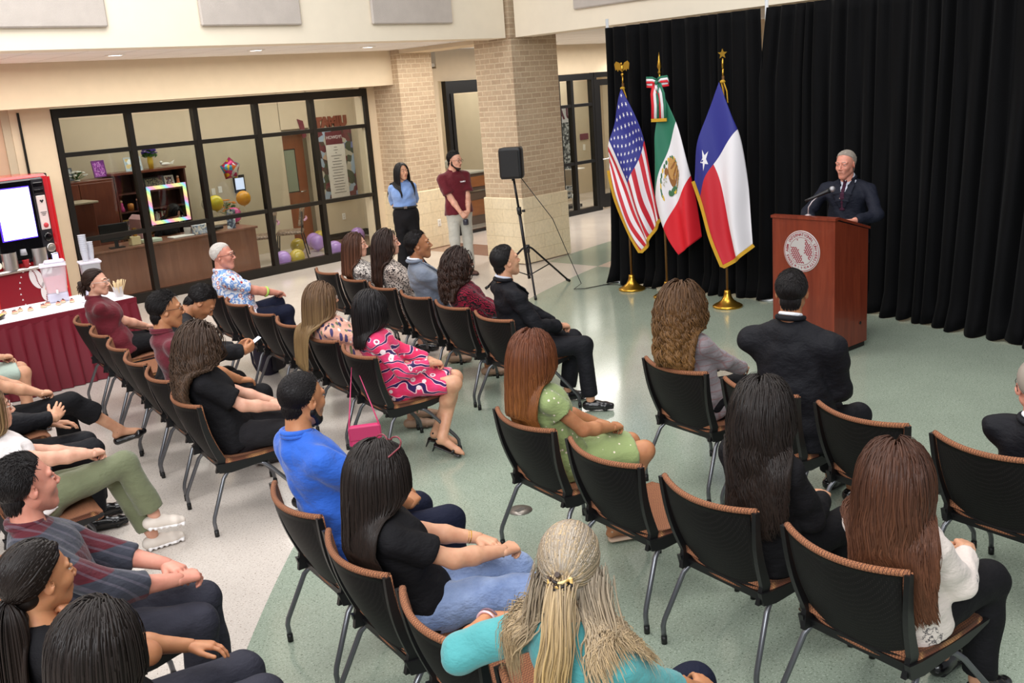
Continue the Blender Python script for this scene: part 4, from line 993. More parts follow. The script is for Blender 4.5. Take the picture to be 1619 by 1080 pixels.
flowers((6.38, 15.24, 1.68), whf, plain('petal_white', '#f0efe8', .6), leafm, 'white flowers on top of the tall cabinet', R=.15, h=.11, n=30, seed=2, poth=.03)
flowers((8.40, 15.05, .772), plain('clear_cup', '#e8e9f2', .12), plain('petal_orange', '#e08a2c', .6), leafm, 'green and orange plant standing among the balloons', R=.20, h=.26, n=36, seed=3, poth=.1)
m = MB(); m.sphere((0, 0, .05), (.08, .04, .03), n=8); m.sphere((-.07, 0, .085), (.025, .02, .025), n=8); m.prism([(.05, .05), (.15, .10), (.12, .04)], .02, M=Matrix.Rotation(PI/2, 4, 'X')); tag(m.build('bird_ornament', whf, loc=(7.90, 15.4, 1.738)), 'white bird ornament on top of the bookcase', 'ornament')
# easel with dark board on the tall cabinet, side table shelf
r = empty('easel', (5.66, 14.75, 1.42), math.radians(30), 'small easel with a dark plaque at the left of the office', 'easel')
m = MB(); m.box((0, 0, .19), (.24, .02, .28), M=Matrix.Rotation(-.25, 4, 'X')); m.build('plaque', bkf, r); m = MB(); m.tube([(-.1, 0, 0), (-.06, .06, .30)], .006, 6); m.tube([(.1, 0, 0), (.06, .06, .30)], .006, 6); m.tube([(0, .16, 0), (0, .07, .3)], .006, 6); m.build('stand', bkf, r)
r = empty('credenza', (5.42, 14.85, 0), 0, 'brown credenza under the easel at the left of the office', 'cabinet'); m = MB(); m.box((0, 0, .70), (1.2, .5, 1.38), bev=.01); m.build('body', cherry, r); m = MB(); m.box((0, 0, 1.40), (1.34, .54, .03), bev=.006); m.build('top', plain('credenza_top', '#c9b79c', .5), r)
# rainbow frame hanging in the window
t = NT('rainbow_border'); v = t.coord(scale=(1, 1, 1)); sx = t.n('ShaderNodeSeparateXYZ'); t.l(v, sx.inputs[0])
fr_ = t.math('FRACT', t.math('MULTIPLY', t.math('ADD', sx.outputs[0], sx.outputs[2]), 3.6))
t.col(t.ramp(fr_, [(0, '#f2a6bd'), (.2, '#f4d39a'), (.4, '#f3ef9e'), (.55, '#b5e6a0'), (.72, '#8fd3ea'), (.88, '#c9a6e6')], 'CONSTANT'))
r = empty('rainbow_photo_prop', (6.62, 13.47, 1.06), 0, 'pastel rainbow photo-booth frame on the office window', 'frame')
m = MB(); a, b, h_, bw = -.30, .30, .54, .05
m.box((a+bw/2, 0, h_/2), (bw, .012, h_)); m.box((b-bw/2, 0, h_/2), (bw, .012, h_)); m.box((0, 0, bw/2), (b-a-2*bw, .012, bw)); m.box((0, 0, h_-bw/2), (b-a-2*bw, .012, bw)); m.build('border', t.m, r)
# desk clutter
DZ = .768
r = empty('monitor', (5.98, 13.98, DZ), math.radians(170), 'black computer monitor seen from behind on the office desk', 'monitor'); m = MB(); m.box((0, 0, .22), (.40, .03, .25), bev=.008); m.build('screen_back', bkf, r); m = MB(); m.box((0, .03, .06), (.05, .02, .12)); m.box((0, .03, .006), (.2, .15, .012)); m.build('stand', bkf, r)
thing_box('cream_box', (6.25, 13.96, DZ), (.14, .12, .12), plain('box_cream', '#d9c79a', .6), 'small cream box on the office desk', 'box')
thing_box('document_tray', (6.50, 13.97, DZ), (.26, .20, .05), plain('tray_mint', '#cfdcc8', .5), 'pale tray on the office desk', 'tray')
thing_box('paper_stack', (6.98, 13.98, DZ), (.34, .22, .02), plain('paper', '#e6e2dc', .7), 'white papers lying on the office desk', 'papers')
m = MB(); m.lathe([(.05, 0), (.055, .12), (.05, .12)], n=16); tag(m.build('glass_jar', plain('jar_glass', '#cfc7c2', .1, alpha=.6), loc=(7.12, 14.02, DZ)), 'clear glass jar on the office desk', 'jar')
thing_box('tissue_box', (7.30, 13.95, DZ), (.24, .13, .14), pic('patterned_box', ['#e8e6e2', '#c3c9d6', '#8894a8', '#e8d9c8'], 30), 'patterned tissue box on the office desk', 'box')
thing_box('card_holder', (6.27, 13.96, DZ+.12), (.05, .05, .12), plain('amber_bottle', '#a5762e', .3), 'small amber bottle on the cream box', 'bottle')
r = empty('photo_stand', (7.82, 13.95, DZ), 0, 'tall white photo strip standing at the right end of the desk', 'picture frame'); m = MB(); m.box((0, 0, .15), (.14, .012, .30), M=Matrix.Rotation(.1, 4, 'Y')); m.build('photo_strip', pic('photo_strip', ['#dfe3ea', '#9aa6b8', '#50586a', '#e9e6e0'], 28), r)
r = empty('desk_phone', (7.58, 14.06, DZ), .3, 'black desk telephone beside the photo strip', 'telephone'); m = MB(); m.box((0, 0, .04), (.22, .20, .05), bev=.01); m.build('base', bkf, r); m = MB(); m.tube([(-.08, -.08, .09), (-.08, .08, .09)], .02, 8); m.build('handset', bkf, r)
r = empty('office_chair', (7.0, 14.75, 0), 0, 'pink-draped office chair behind the desk', 'chair'); m = MB(); m.box((0, 0, .46), (.48, .48, .08), bev=.03); m.build('seat', bkf, r); m = MB(); m.box((-.28, .0, .80), (.14, .50, .62), bev=.06); m.build('pink_cover', plain('pink_cloth', '#e3b3b5', .8), r); m = MB(); m.tube([(0, 0, .06), (0, 0, .42)], .03, 10); m.build('column', bkf, r)
m = MB()
for k in range(5): a = 2*PI*k/5; m.tube([(0, 0, .08), (.27*math.cos(a), .27*math.sin(a), .04)], .02, 6); m.sphere((.27*math.cos(a), .27*math.sin(a), .03), .03, n=6)
m.build('star_base', bkf, r)
# round side table with balloons, back door, posters, pennants
r = empty('side_table', (8.20, 15.06, 0), 0, 'small brown cabinet holding the plant and balloons', 'side table'); m = MB(); m.box((0, 0, .37), (.55, .45, .74), bev=.01); m.build('body', cherry, r); m = MB(); m.box((0, 0, .755), (.6, .5, .03), bev=.008); m.build('top', plain('credenza_top', '#c9b79c', .5), r)
def balloon(c, r_, mat, label, group=None, tie=None):
    root_ = empty('balloon', c, 0, label, 'balloon', group); m_ = MB(); m_.lathe([(.012*r_/.13, -1.16*r_), (.004, -1.10*r_)]+[(r_*math.sin(PI*k/14)*(1 if k < 8 else 1-.09*(k-7)/7*0), -r_*math.cos(PI*k/14)*(1.08 if k < 7 else 1.0)) for k in range(1, 14)]+[(.002, r_)], n=24); m_.build('skin', mat, root_)
    m_ = MB(); m_.lathe([(.010, -1.20*r_), (.012, -1.15*r_), (.005, -1.12*r_)], n=8); m_.build('knot', mat, root_)
    if tie: m_ = MB(); m_.tube([(0, 0, -1.2*r_), (.03, .01, -1.2*r_-tie*.5), (0, 0, -1.2*r_-tie)], .0025, 4); m_.build('string', whf, root_)
    return root_
def bal(nm, c): return plain(nm, c, .22, coat=.3)
bl, by_, bo, bpk = bal('balloon_lilac', '#b08ad0'), bal('balloon_gold', '#b9a13c'), bal('balloon_orange', '#efa51e'), bal('balloon_pink', '#d63f8c')
for c, mt, lb in (((8.60, 13.85, .155), bl, 'lilac balloon on the office floor beside a gold one, left of the mullion'), ((8.84, 13.80, .155), by_, 'gold balloon on the floor right of the leftmost lilac balloon'),
                  ((9.62, 14.95, .15), by_, 'gold balloon on the floor behind two lilac balloons'), ((9.95, 14.82, .165), bl, 'large lilac balloon at the centre of the floor group'), ((10.12, 15.18, .155), bl, 'lilac balloon behind the large lilac balloon'),
                  ((10.42, 15.42, .15), by_, 'gold balloon partly behind a mullion by the wall'), ((9.66, 13.90, .15), bl, 'lilac balloon just right of the fourth mullion'), ((9.86, 13.80, .14), bl, 'small lilac balloon beside the woman in the pale blouse'), ((10.9, 14.9, .15), bl, 'lilac balloon farthest right near the office corner')):
    balloon(c, .135 if mt is bl else .13, mt, lb)
balloon((7.87, 14.42, 1.15), .12, bal('balloon_yellow', '#ecd52c'), 'yellow balloon above the side table', tie=.20); balloon((8.58, 14.78, 1.13), .12, bo, 'orange balloon right of the plant', tie=.20); balloon((8.16, 14.42, .92), .12, bpk, 'pink balloon below the yellow balloon'); balloon((7.90, 14.72, 1.12), .11, plain('balloon_clear', '#cfcab8', .15, alpha=.5), 'clear balloon left of the yellow balloon', tie=.20)
foil = pic('foil_print', ['#e8752c', '#f0c43a', '#d9dbe0', '#c2386e', '#5aa6c9', '#f3efe6'], 16); foil.node_tree.nodes['Principled BSDF'].inputs['Metallic'].default_value = .5; foil.node_tree.nodes['Principled BSDF'].inputs['Roughness'].default_value = .25
r = empty('foil_balloon', (8.66, 15.20, 1.60), 0, 'star-shaped foil party balloon floating in the office', 'balloon'); m = MB()
pts = [((.20 if k % 2 == 0 else .15)*math.sin(PI*k/5), (.20 if k % 2 == 0 else .15)*math.cos(PI*k/5)) for k in range(10)]; n = 10
vs = [(x, 0, z) for x, z in pts]+[(0, -.08, 0), (0, .08, 0)]+[(x*.55, -.065, z*.55) for x, z in pts]+[(x*.55, .065, z*.55) for x, z in pts]
fs = []
for k in range(10): k2 = (k+1) % 10; fs += [(k, k2, 12+k2, 12+k), (12+k, 12+k2, 10), (k2, k, 22+k, 22+k2), (22+k2, 22+k, 11)]
m.add(vs, fs, 0, True); m.build('star', foil, r); m = MB(); m.tube([(0, 0, -.16), (.02, 0, -.5), (-.02, -.2, -.84)], .002, 4); m.build('ribbon', whf, r)
r = empty('door_3', (10.33, 15.98, 0)); r['kind'] = 'structure'; r.rotation_euler.z = math.radians(0)
m = MB(); m.box((0, 0, 1.05), (.66, .045, 2.10)); m.build('leaf', wood('door_wood', '#86482a', '#985634', (5, 5, .5), .35), r)
m = MB(); m.box((0, -.026, 1.38), (.26, .01, .80)); m.build('lite_frame', black_alu, r); m = MB(); m.box((0, -.033, 1.38), (.22, .006, .76)); m.build('glass_pane', plain('door_lite', '#8f9a86', .15), r)
m = MB(); m.tube([(.24, -.03, .98), (.24, -.07, .98), (.12, -.07, .98)], .010, 8); m.build('door_handle', plain('chrome', '#c9c9c9', .2, 1), r)
pm = pic('campus_poster', ['#7d86b8', '#4b3a34', '#b9b5a8', '#6a2a36', '#9fb3c9', '#3c4a3a', '#c7a78e'], 9)
r = empty('collage_poster', (11.19, 15.66, .78), 0, 'photo collage poster with a maroon title panel on the office wall', 'poster'); m = MB(); m.box((0, 0, .65), (.76, .02, 1.30)); m.build('sheet', pm, r)
m = MB(); m.box((-.04, -.013, 1.10), (.38, .004, .30)); m.build('title_panel', plain('poster_maroon', '#6a2334', .5), r); text_mesh('HOWDY!', .085, frame_mat(Vector((-.04, -.017, 1.14)), (1, 0, 0), (0, 0, 1)), whp, 'title', r, .001)
r = empty('notice_poster', (11.14, 15.62, .79), 0, 'tall white notice with lines of text in front of the collage', 'poster'); m = MB(); m.box((0, 0, .50), (.42, .012, 1.0)); m.build('sheet', plain('paper', '#e6e2dc', .7), r)
m = MB()
for k in range(17): m.box((0, -.0075, .95-.053*k), ((.07, .10, .04, .24, .12, .22)[k % 6] if k < 6 else .20+.07*((k*5) % 3)/2, .002, .011))
m.build('text_lines', plain('print_grey', '#6d6a6a', .6), r)
r = empty('wall_letters', (11.19, 15.69, 2.12), 0, 'brown block letters on the office wall above the collage poster', 'letters')
text_mesh('TAMIU', .235, frame_mat(Vector((-.05, -.02, .08)), (1, 0, 0), (0, 0, 1)), plain('letter_brown', '#7d3f2c', .6), 'lettering', r, .012, bold=.022)
r = empty('triangle_pennant', (10.55, 15.682, 2.25), 0, 'maroon triangular pennant hanging beside a mullion', 'pennant'); m = MB(); m.prism([(-.14, .06), (-.02, .02), (.02, -.26), (-.06, -.30)], .01, M=Matrix.Rotation(PI/2, 4, 'X'), mi=0); m.prism([(.10, .16), (.26, .28), (.12, .05)], .01, M=Matrix.Rotation(PI/2, 4, 'X'), mi=1); m.build('cloth', [plain('poster_maroon', '#6a2334', .5), plain('pennant_grey', '#8c8a92', .7)], r)
r = empty('wall_display', (9.05, 15.66, 1.30), 0, 'small lit screen on the office wall', 'screen'); m = MB(); m.box((0, 0, 0), (.22, .03, .30), bev=.005); m.build('casing', bkf, r); m = MB(); m.box((0, -.017, 0), (.17, .004, .20)); m.build('screen', plain('display_glow', '#c9d4f0', .4, emit=.8), r)
for x, z in ((8.55, 1.22), (8.68, 1.24)): m = MB(); m.box((x, 15.685, z), (.07, .012, .11), bev=.003); tag(m.build('light_switch', plain('outlet_white', '#efece4', .4)), 'white %s on the office back wall' % ('thermostat' if x < 8.6 else 'light switch'), 'switch')
for o_ in list(COL.objects):
    if o_.parent is None and 'category' in o_ and 15.2 < o_.location.y < 15.5 and 5.9 < o_.location.x < 8.2: o_.location.x -= .28
# visitor chairs with patterned backs
vfab = pic('spotted_fabric', ['#8c7360', '#6d5748', '#a58d78', '#7a6352'], 40)
vc = None
for x, y, rz, lb in ((8.80, 14.72, 2.6, 'patterned visitor chair with a pink ribbon, left of the mullion'), (9.33, 14.68, 2.5, 'patterned visitor chair with a pink ribbon, right of the mullion')):
    if vc is None:
        vc = empty('visitor_chair', (0, 0, 0)); m = MB(); m.box((0, 0, .45), (.46, .46, .06), bev=.025); m.build('seat', vfab, vc)
        m = MB(); m.grid(lambda u, v: (-.22-.06*v+.05*(2*u-1)**2, .22*(2*u-1), .56+.30*v), 10, 6); m.build('backrest', vfab, vc, solid=.03)
        m = MB(); m.tube([(-.28, -.24, .66), (-.30, 0, .655), (-.28, .24, .66)], .02, 8); m.build('ribbon', plain('ribbon_pink', '#d9a0bd', .6), vc)
        for sx_ in (-1, 1):
            for sy_ in (-1, 1): m = MB(); m.tube([(sx_*.20, sy_*.21, .43), (sx_*.25, sy_*.24, .0)] if sx_ > 0 else [(-.25, sy_*.22, .80), (-.20, sy_*.22, .43), (-.27, sy_*.24, 0)], .011, 8); m.build('leg', bkf, vc)
        q = vc
    else: q = copy_tree(vc)
    q.location = (x, y, 0); q.rotation_euler.z = rz; tag(q, lb, 'chair', 'visitor chairs in the office')
# reception behind the glass door
r = empty('reception_counter', (13.15, 14.6, 0), 0, 'wood-fronted reception counter seen through the glass door', 'counter')
m = MB(); m.box((0, 0, .5), (1.1, .6, 1.0)); m.build('body', plain('counter_brown', '#6a5244', .5), r); m = MB(); m.box((0, -.31, .84), (1.1, .03, .20)); m.box((0, -.31, .33), (1.1, .03, .30)); m.build('wood_panel', wood('counter_wood', '#9c5a30', '#ad6838', (1, 4, 4), .35), r)
m = MB(); m.box((0, -.31, .66), (1.1, .035, .025)); m.build('rail', plain('chrome', '#c9c9c9', .2, 1), r); m = MB(); m.box((0, 0, 1.02), (1.2, .7, .04), bev=.01); m.build('countertop', plain('counter_grey', '#b9b3a8', .4), r)
r = empty('desk_fan', (12.85, 14.42, 1.04), 0, 'small grey desk fan on the reception counter', 'fan'); m = MB(); m.lathe([(.06, 0), (.05, .02), (.012, .03), (.012, .12)], n=16); m.build('stand', gry, r); m = MB(); m.lathe([(.075, -.02), (.085, 0), (.075, .02), (.02, .025)], M=Matrix.Rotation(PI/2, 4, 'X'), c=(0, 0, .20), n=24); m.build('cage', gry, r)
# lounge behind the right doors: banner, sign plates, metal chair
r = empty('standing_banner', (15.82, 14.0, 0), 0, 'black and white banner with a maroon letter U behind the right glass doors', 'banner')
m = MB(); m.box((0, 0, 1.15), (.60, .02, 1.9)); m.build('sheet', pic('collage_bw', ['#e9e9e9', '#8b8b8b', '#3d3d3d', '#c9c9c9', '#5a5a5a'], 22), r); m = MB(); m.box((0, 0, .03), (.62, .25, .06)); m.build('foot', bkf, r)
m = MB(); m.box((.05, -.014, 1.95), (.40, .006, .32), mi=0); m.build('letter_panel', whp, r); text_mesh('A\u202fU', .30, frame_mat(Vector((.05, -.019, 1.96)), (1, 0, 0), (0, 0, 1)), plain('poster_maroon', '#6a2334', .5), 'letters', r, .002, bold=.012)
thing_box('room_sign', (18.25, 15.52, 1.26), (.30, .02, .14), plain('sign_maroon', '#6e1f2e', .5), 'small maroon room sign on the lounge wall', 'sign')
m = MB(); m.box((18.24, 15.53, 1.08), (.08, .012, .14), bev=.003); tag(m.build('light_switch', plain('outlet_white', '#efece4', .4)), 'white light switch under the maroon room sign', 'switch')
r = empty('metal_chair', (15.35, 13.62, 0), .4, 'silver metal chair behind the right glass doors', 'chair'); m = MB(); m.box((0, 0, .44), (.42, .42, .03), bev=.01); m.build('seat', stl, r); m = MB(); m.box((-.2, 0, .72), (.03, .42, .34), bev=.01); m.build('backrest', stl, r)
for sx_ in (-1, 1):
    for sy_ in (-1, 1): m = MB(); m.tube([(sx_*.19, sy_*.19, .43), (sx_*.22, sy_*.21, 0)], .012, 8); m.build('leg', stl, r)
r = empty('lounge_table', (16.7, 14.9, 0), 0, 'white lounge table behind the right glass doors', 'table'); m = MB(); m.box((0, 0, .70), (1.0, .5, .03), bev=.01); m.build('table_top', whf, r)
for sx_ in (-1, 1): m = MB(); m.tube([(sx_*.4, 0, 0), (sx_*.4, 0, .69)], .02, 8); m.build('leg', stl, r)
# ================================================================ PEOPLE
NP = np.array
def V3(*a): return NP(a, dtype=float)
def nrm(v): v = NP(v, dtype=float); return v/max(1e-9, np.linalg.norm(v))
class Field:
    """distance field made of blended primitives; meshed as one continuous surface"""
    def __init__(s): s.p = []
    def _add(s, fn, lo, hi, k, op): s.p.append((fn, NP(lo), NP(hi), k, op)); return s
    def cap(s, a, b, r1, r2=None, k=.02, op='add', clip=()):
        a, b = NP(a, float), NP(b, float); r2 = r1 if r2 is None else r2; ba = b-a; l2 = max(1e-9, ba@ba); R = max(r1, r2)
        def fn(P):
            pa = P-a; h = np.clip(pa@ba/l2, 0, 1); d = np.sqrt(((pa-h[..., None]*ba)**2).sum(-1))-(r1+(r2-r1)*h)
            for c, n in clip: d = np.maximum(d, (P-NP(c))@nrm(n))
            return d
        return s._add(fn, np.minimum(a, b)-R, np.maximum(a, b)+R, k, op)
    def ell(s, c, r, k=.02, op='add', M=None, clip=()):
        c = NP(c, float); r = NP(r, float); rm = r.min()
        def fn(P):
            q = P-c
            if M is not None: q = q@M
            k0 = np.sqrt(((q/r)**2).sum(-1)); k1 = np.sqrt(((q/(r*r))**2).sum(-1))+1e-9; d = k0*(k0-1)/k1
            for cc, n in clip: d = np.maximum(d, (P-NP(cc))@nrm(n))
            return d
        return s._add(fn, c-r.max(), c+r.max(), k, op)
    def ecap(s, a, b, ra, rb, u, k=.03, clip=()):
        """elliptic capsule: radii (along u, across u) at both ends"""
        a, b = NP(a, float), NP(b, float); ba = b-a; L = np.linalg.norm(ba); t = ba/L; u = nrm(NP(u)-t*(NP(u)@t)); w = np.cross(t, u); R = max(*ra, *rb)
        def fn(P):
            pa = P-a; h = np.clip(pa@ba/(L*L), 0, 1); q = pa-h[..., None]*ba
            ru = ra[0]+(rb[0]-ra[0])*h; rw = ra[1]+(rb[1]-ra[1])*h; m = np.minimum(ru, rw)
            d = (np.sqrt((q@u/ru)**2+(q@w/rw)**2+(q@t/m)**2)-1)*m
            for c, n in clip: d = np.maximum(d, (P-NP(c))@nrm(n))
            return d
        return s._add(fn, np.minimum(a, b)-R, np.maximum(a, b)+R, k, 'add')
    def eval(s, P):
        D = np.full(P.shape[:-1], .5)
        for fn, lo, hi, k, op in s.p:
            if op != 'add': continue
            d = fn(P); h = np.clip(.5+.5*(D-d)/k, 0, 1); D = D*(1-h)+d*h-k*h*(1-h)
        return D
    def mesh(s, vox):
        ad = [p for p in s.p if p[4] == 'add']
        lo = np.min([p[1] for p in ad], 0)-3*vox; hi = np.max([p[2] for p in ad], 0)+3*vox
        n = np.ceil((hi-lo)/vox).astype(int)+1; D = np.full(n, .08, dtype=np.float32)
        for fn, l, h_, k, op in s.p:
            i0 = np.maximum(0, np.floor((l-k-2*vox-lo)/vox).astype(int)); i1 = np.minimum(n, np.ceil((h_+k+2*vox-lo)/vox).astype(int)+1)
            if op == 'cut': i0 = 0*n; i1 = n
            if (i1 <= i0).any(): continue
            g = np.stack(np.meshgrid(*[lo[q]+vox*np.arange(i0[q], i1[q]) for q in range(3)], indexing='ij'), -1)
            d = fn(g); sl = tuple(slice(i0[q], i1[q]) for q in range(3)); A = D[sl]
            if op == 'add': h = np.clip(.5+.5*(A-d)/k, 0, 1); D[sl] = A*(1-h)+d*h-k*h*(1-h)
            elif op == 'sub': h = np.clip(.5-.5*(A+d)/k, 0, 1); D[sl] = A*(1-h)-d*h+k*h*(1-h)
            else: D[sl] = np.maximum(A, d)
        return surf_nets(D, lo, vox)
    def cut(s, fn): s.p.append((fn, V3(0, 0, 0), V3(0, 0, 0), 0, 'cut')); return s
CORN = NP([(i, j, k) for i in (0, 1) for j in (0, 1) for k in (0, 1)])
EDG = [(a, b) for a in range(8) for b in range(a+1, 8) if np.abs(CORN[a]-CORN[b]).sum() == 1]
def surf_nets(D, lo, vox):
    S = D < 0; c = np.zeros(NP(D.shape)-1, dtype=np.int8)
    for (i, j, k) in CORN: c += S[i:i+c.shape[0], j:j+c.shape[1], k:k+c.shape[2]]
    I, J, K = np.nonzero((c > 0) & (c < 8))
    val = np.stack([D[I+i, J+j, K+k] for i, j, k in CORN], 1); acc = np.zeros((len(I), 3)); cnt = np.zeros(len(I))
    for a, b in EDG:
        m = (val[:, a] < 0) != (val[:, b] < 0); t = val[m, a]/(val[m, a]-val[m, b])
        acc[m] += CORN[a]+t[:, None]*(CORN[b]-CORN[a]); cnt[m] += 1
    V = lo+vox*(np.stack([I, J, K], 1)+acc/cnt[:, None])
    idx = np.full(c.shape, -1, dtype=np.int64); idx[I, J, K] = np.arange(len(I)); Q = []
    for ax in range(3):
        sh = [slice(None)]*3; sh2 = list(sh); sh[ax] = slice(0, -1); sh2[ax] = slice(1, None); A, B = S[tuple(sh)], S[tuple(sh2)]
        i, j, k = np.nonzero(A != B); p = [i, j, k]; o = [q for q in range(3) if q != ax]
        ok = np.ones(len(i), bool)
        for q in o: ok &= (p[q] > 0) & (p[q] < D.shape[q]-1)
        ok &= (p[ax] < c.shape[ax]); p = [x[ok] for x in p]; fl = A[tuple(p)]
        def g(d0, d1):
            q = [x.copy() for x in p]; q[o[0]] -= d0; q[o[1]] -= d1; return idx[tuple(q)]
        f = np.stack([g(1, 1), g(0, 1), g(0, 0), g(1, 0)], 1)
        flip = fl if ax != 1 else ~fl
        f[~flip] = f[~flip][:, ::-1]; Q.append(f)
    F = np.concatenate(Q); F = F[(F >= 0).all(1)]; return V, F
def vnormals(V, F):
    n = np.cross(V[F[:, 2]]-V[F[:, 0]], V[F[:, 3]]-V[F[:, 1]]); N = np.zeros_like(V)
    for q in range(4): np.add.at(N, F[:, q], n)
    return N/np.maximum(1e-12, np.linalg.norm(N, axis=1))[:, None]
def relax(V, F, it=1):
    for _ in range(it):
        A = np.zeros_like(V); c = np.zeros(len(V))
        for q in range(4): np.add.at(A, F[:, q], V[F[:, (q+1) % 4]]+V[F[:, (q+3) % 4]]); np.add.at(c, F[:, q], 2)
        V = V*.4+.6*A/c[:, None]
    return V
def folds(V, N, amp, seed, f=1.0):
    r = np.random.RandomState(seed); o = np.zeros(len(V))
    for k in range(6):
        d = nrm(r.normal(size=3)); fr = r.uniform(22, 70)*f; o += np.sin(V@d*fr+r.uniform(0, 6)+1.2*np.sin(V@nrm(r.normal(size=3))*20))/6**.5
    return V+N*(np.maximum(o, -.6)*amp)[:, None]
def np_obj(name, V, F, mats, parent=None, mi=None, attr=None, smooth=True):
    me = bpy.data.meshes.new(name); nf = len(F); w_ = F.shape[1]
    me.vertices.add(len(V)); me.vertices.foreach_set('co', NP(V, np.float32).ravel()); me.loops.add(nf*w_); me.loops.foreach_set('vertex_index', NP(F, np.int32).ravel())
    me.polygons.add(nf); me.polygons.foreach_set('loop_start', np.arange(0, nf*w_, w_, dtype=np.int32))
    for m in (mats if isinstance(mats, (list, tuple)) else [mats]): me.materials.append(m)
    if mi is not None: me.polygons.foreach_set('material_index', NP(mi, np.int32))
    me.polygons.foreach_set('use_smooth', np.full(nf, smooth))
    if attr is not None:
        a = me.attributes.new('tip', 'FLOAT', 'POINT'); a.data.foreach_set('value', NP(attr, np.float32))
    me.update(); me.validate()
    o = bpy.data.objects.new(name, me); COL.objects.link(o)
    if parent is not None: o.parent = parent
    return o
def rotm(yaw=0, pitch=0, roll=0):
    """pitch > 0 looks up, yaw > 0 turns left; columns are head axes"""
    y, p, r = [math.radians(q) for q in (yaw, pitch, roll)]
    return NP(Matrix.Rotation(y, 3, 'Z') @ Matrix.Rotation(-p, 3, 'Y') @ Matrix.Rotation(r, 3, 'X'))

# ---- materials for people
SKINS = {'fair': '#d9a58c', 'light': '#cf9c7c', 'tan': '#b98059', 'olive': '#a6714d', 'ruddy': '#d08f7a', 'brown': '#96603f'}
def skin_mat(k):
    nm = 'skin_'+k
    if nm in MATS: return MATS[nm]
    t = NT(nm); v = t.coord(); b = lin(SKINS[k])[:3]
    t.col(t.ramp(t.noise(v, 18, 4), [(.35, [b[0]*.90, b[1]*.82, b[2]*.80]), (.65, [min(1, x*1.06) for x in b])]))
    t.b.inputs['Roughness'].default_value = .52; t.b.inputs['Subsurface Weight'].default_value = .12; t.b.inputs['Subsurface Scale'].default_value = .01
    t.bump(t.noise(v, 400, 2), .08, .0006); MATS[nm] = t.m; return t.m
def hair_mat(name, root, tip, dark, rough=.5):
    nm = 'hair_'+name
    if nm in MATS: return MATS[nm]
    t = NT(nm); a = t.n('ShaderNodeAttribute', attribute_name='tip'); g = t.n('ShaderNodeNewGeometry')
    c = t.mix(a.outputs['Fac'], root, tip); k = t.ramp(g.outputs['Random Per Island'], [(0, (0, 0, 0)), (1, (1, 1, 1))])
    c2 = t.mix(k, t.mix(.55, c, dark), c); t.col(c2); t.b.inputs['Roughness'].default_value = rough; t.b.inputs['Specular IOR Level'].default_value = .3
    t.b.inputs['Anisotropic'].default_value = .5; MATS[nm] = t.m; return t.m
HAIR = {'black': ('#171214', '#1c1614', '#0a0809'), 'soft_black': ('#1f1815', '#2b1f19', '#0f0b0a'), 'dark_brown': ('#2c1c16', '#3d261b', '#150d0b'), 'brown': ('#4a2d1e', '#6a442b', '#2a1710'), 'auburn': ('#5e2f1b', '#99602f', '#3c1d12'),
        'honey': ('#5f4430', '#a5885c', '#3f2b1e'), 'curly_brown': ('#3e2c20', '#5e4634', '#1e1510'), 'curly_gold': ('#4f3520', '#8f673a', '#2a1a10'), 'grey': ('#e2ddd6', '#efe9e2', '#bdb6ae'), 'silver_blond': ('#a99d8e', '#c7a468', '#6f6358'), 'short_grey': ('#a89d92', '#bdb2a6', '#7d7369'), 'chestnut': ('#472a1c', '#704630', '#24130d')}
def hm(k): return hair_mat(k, *HAIR[k])
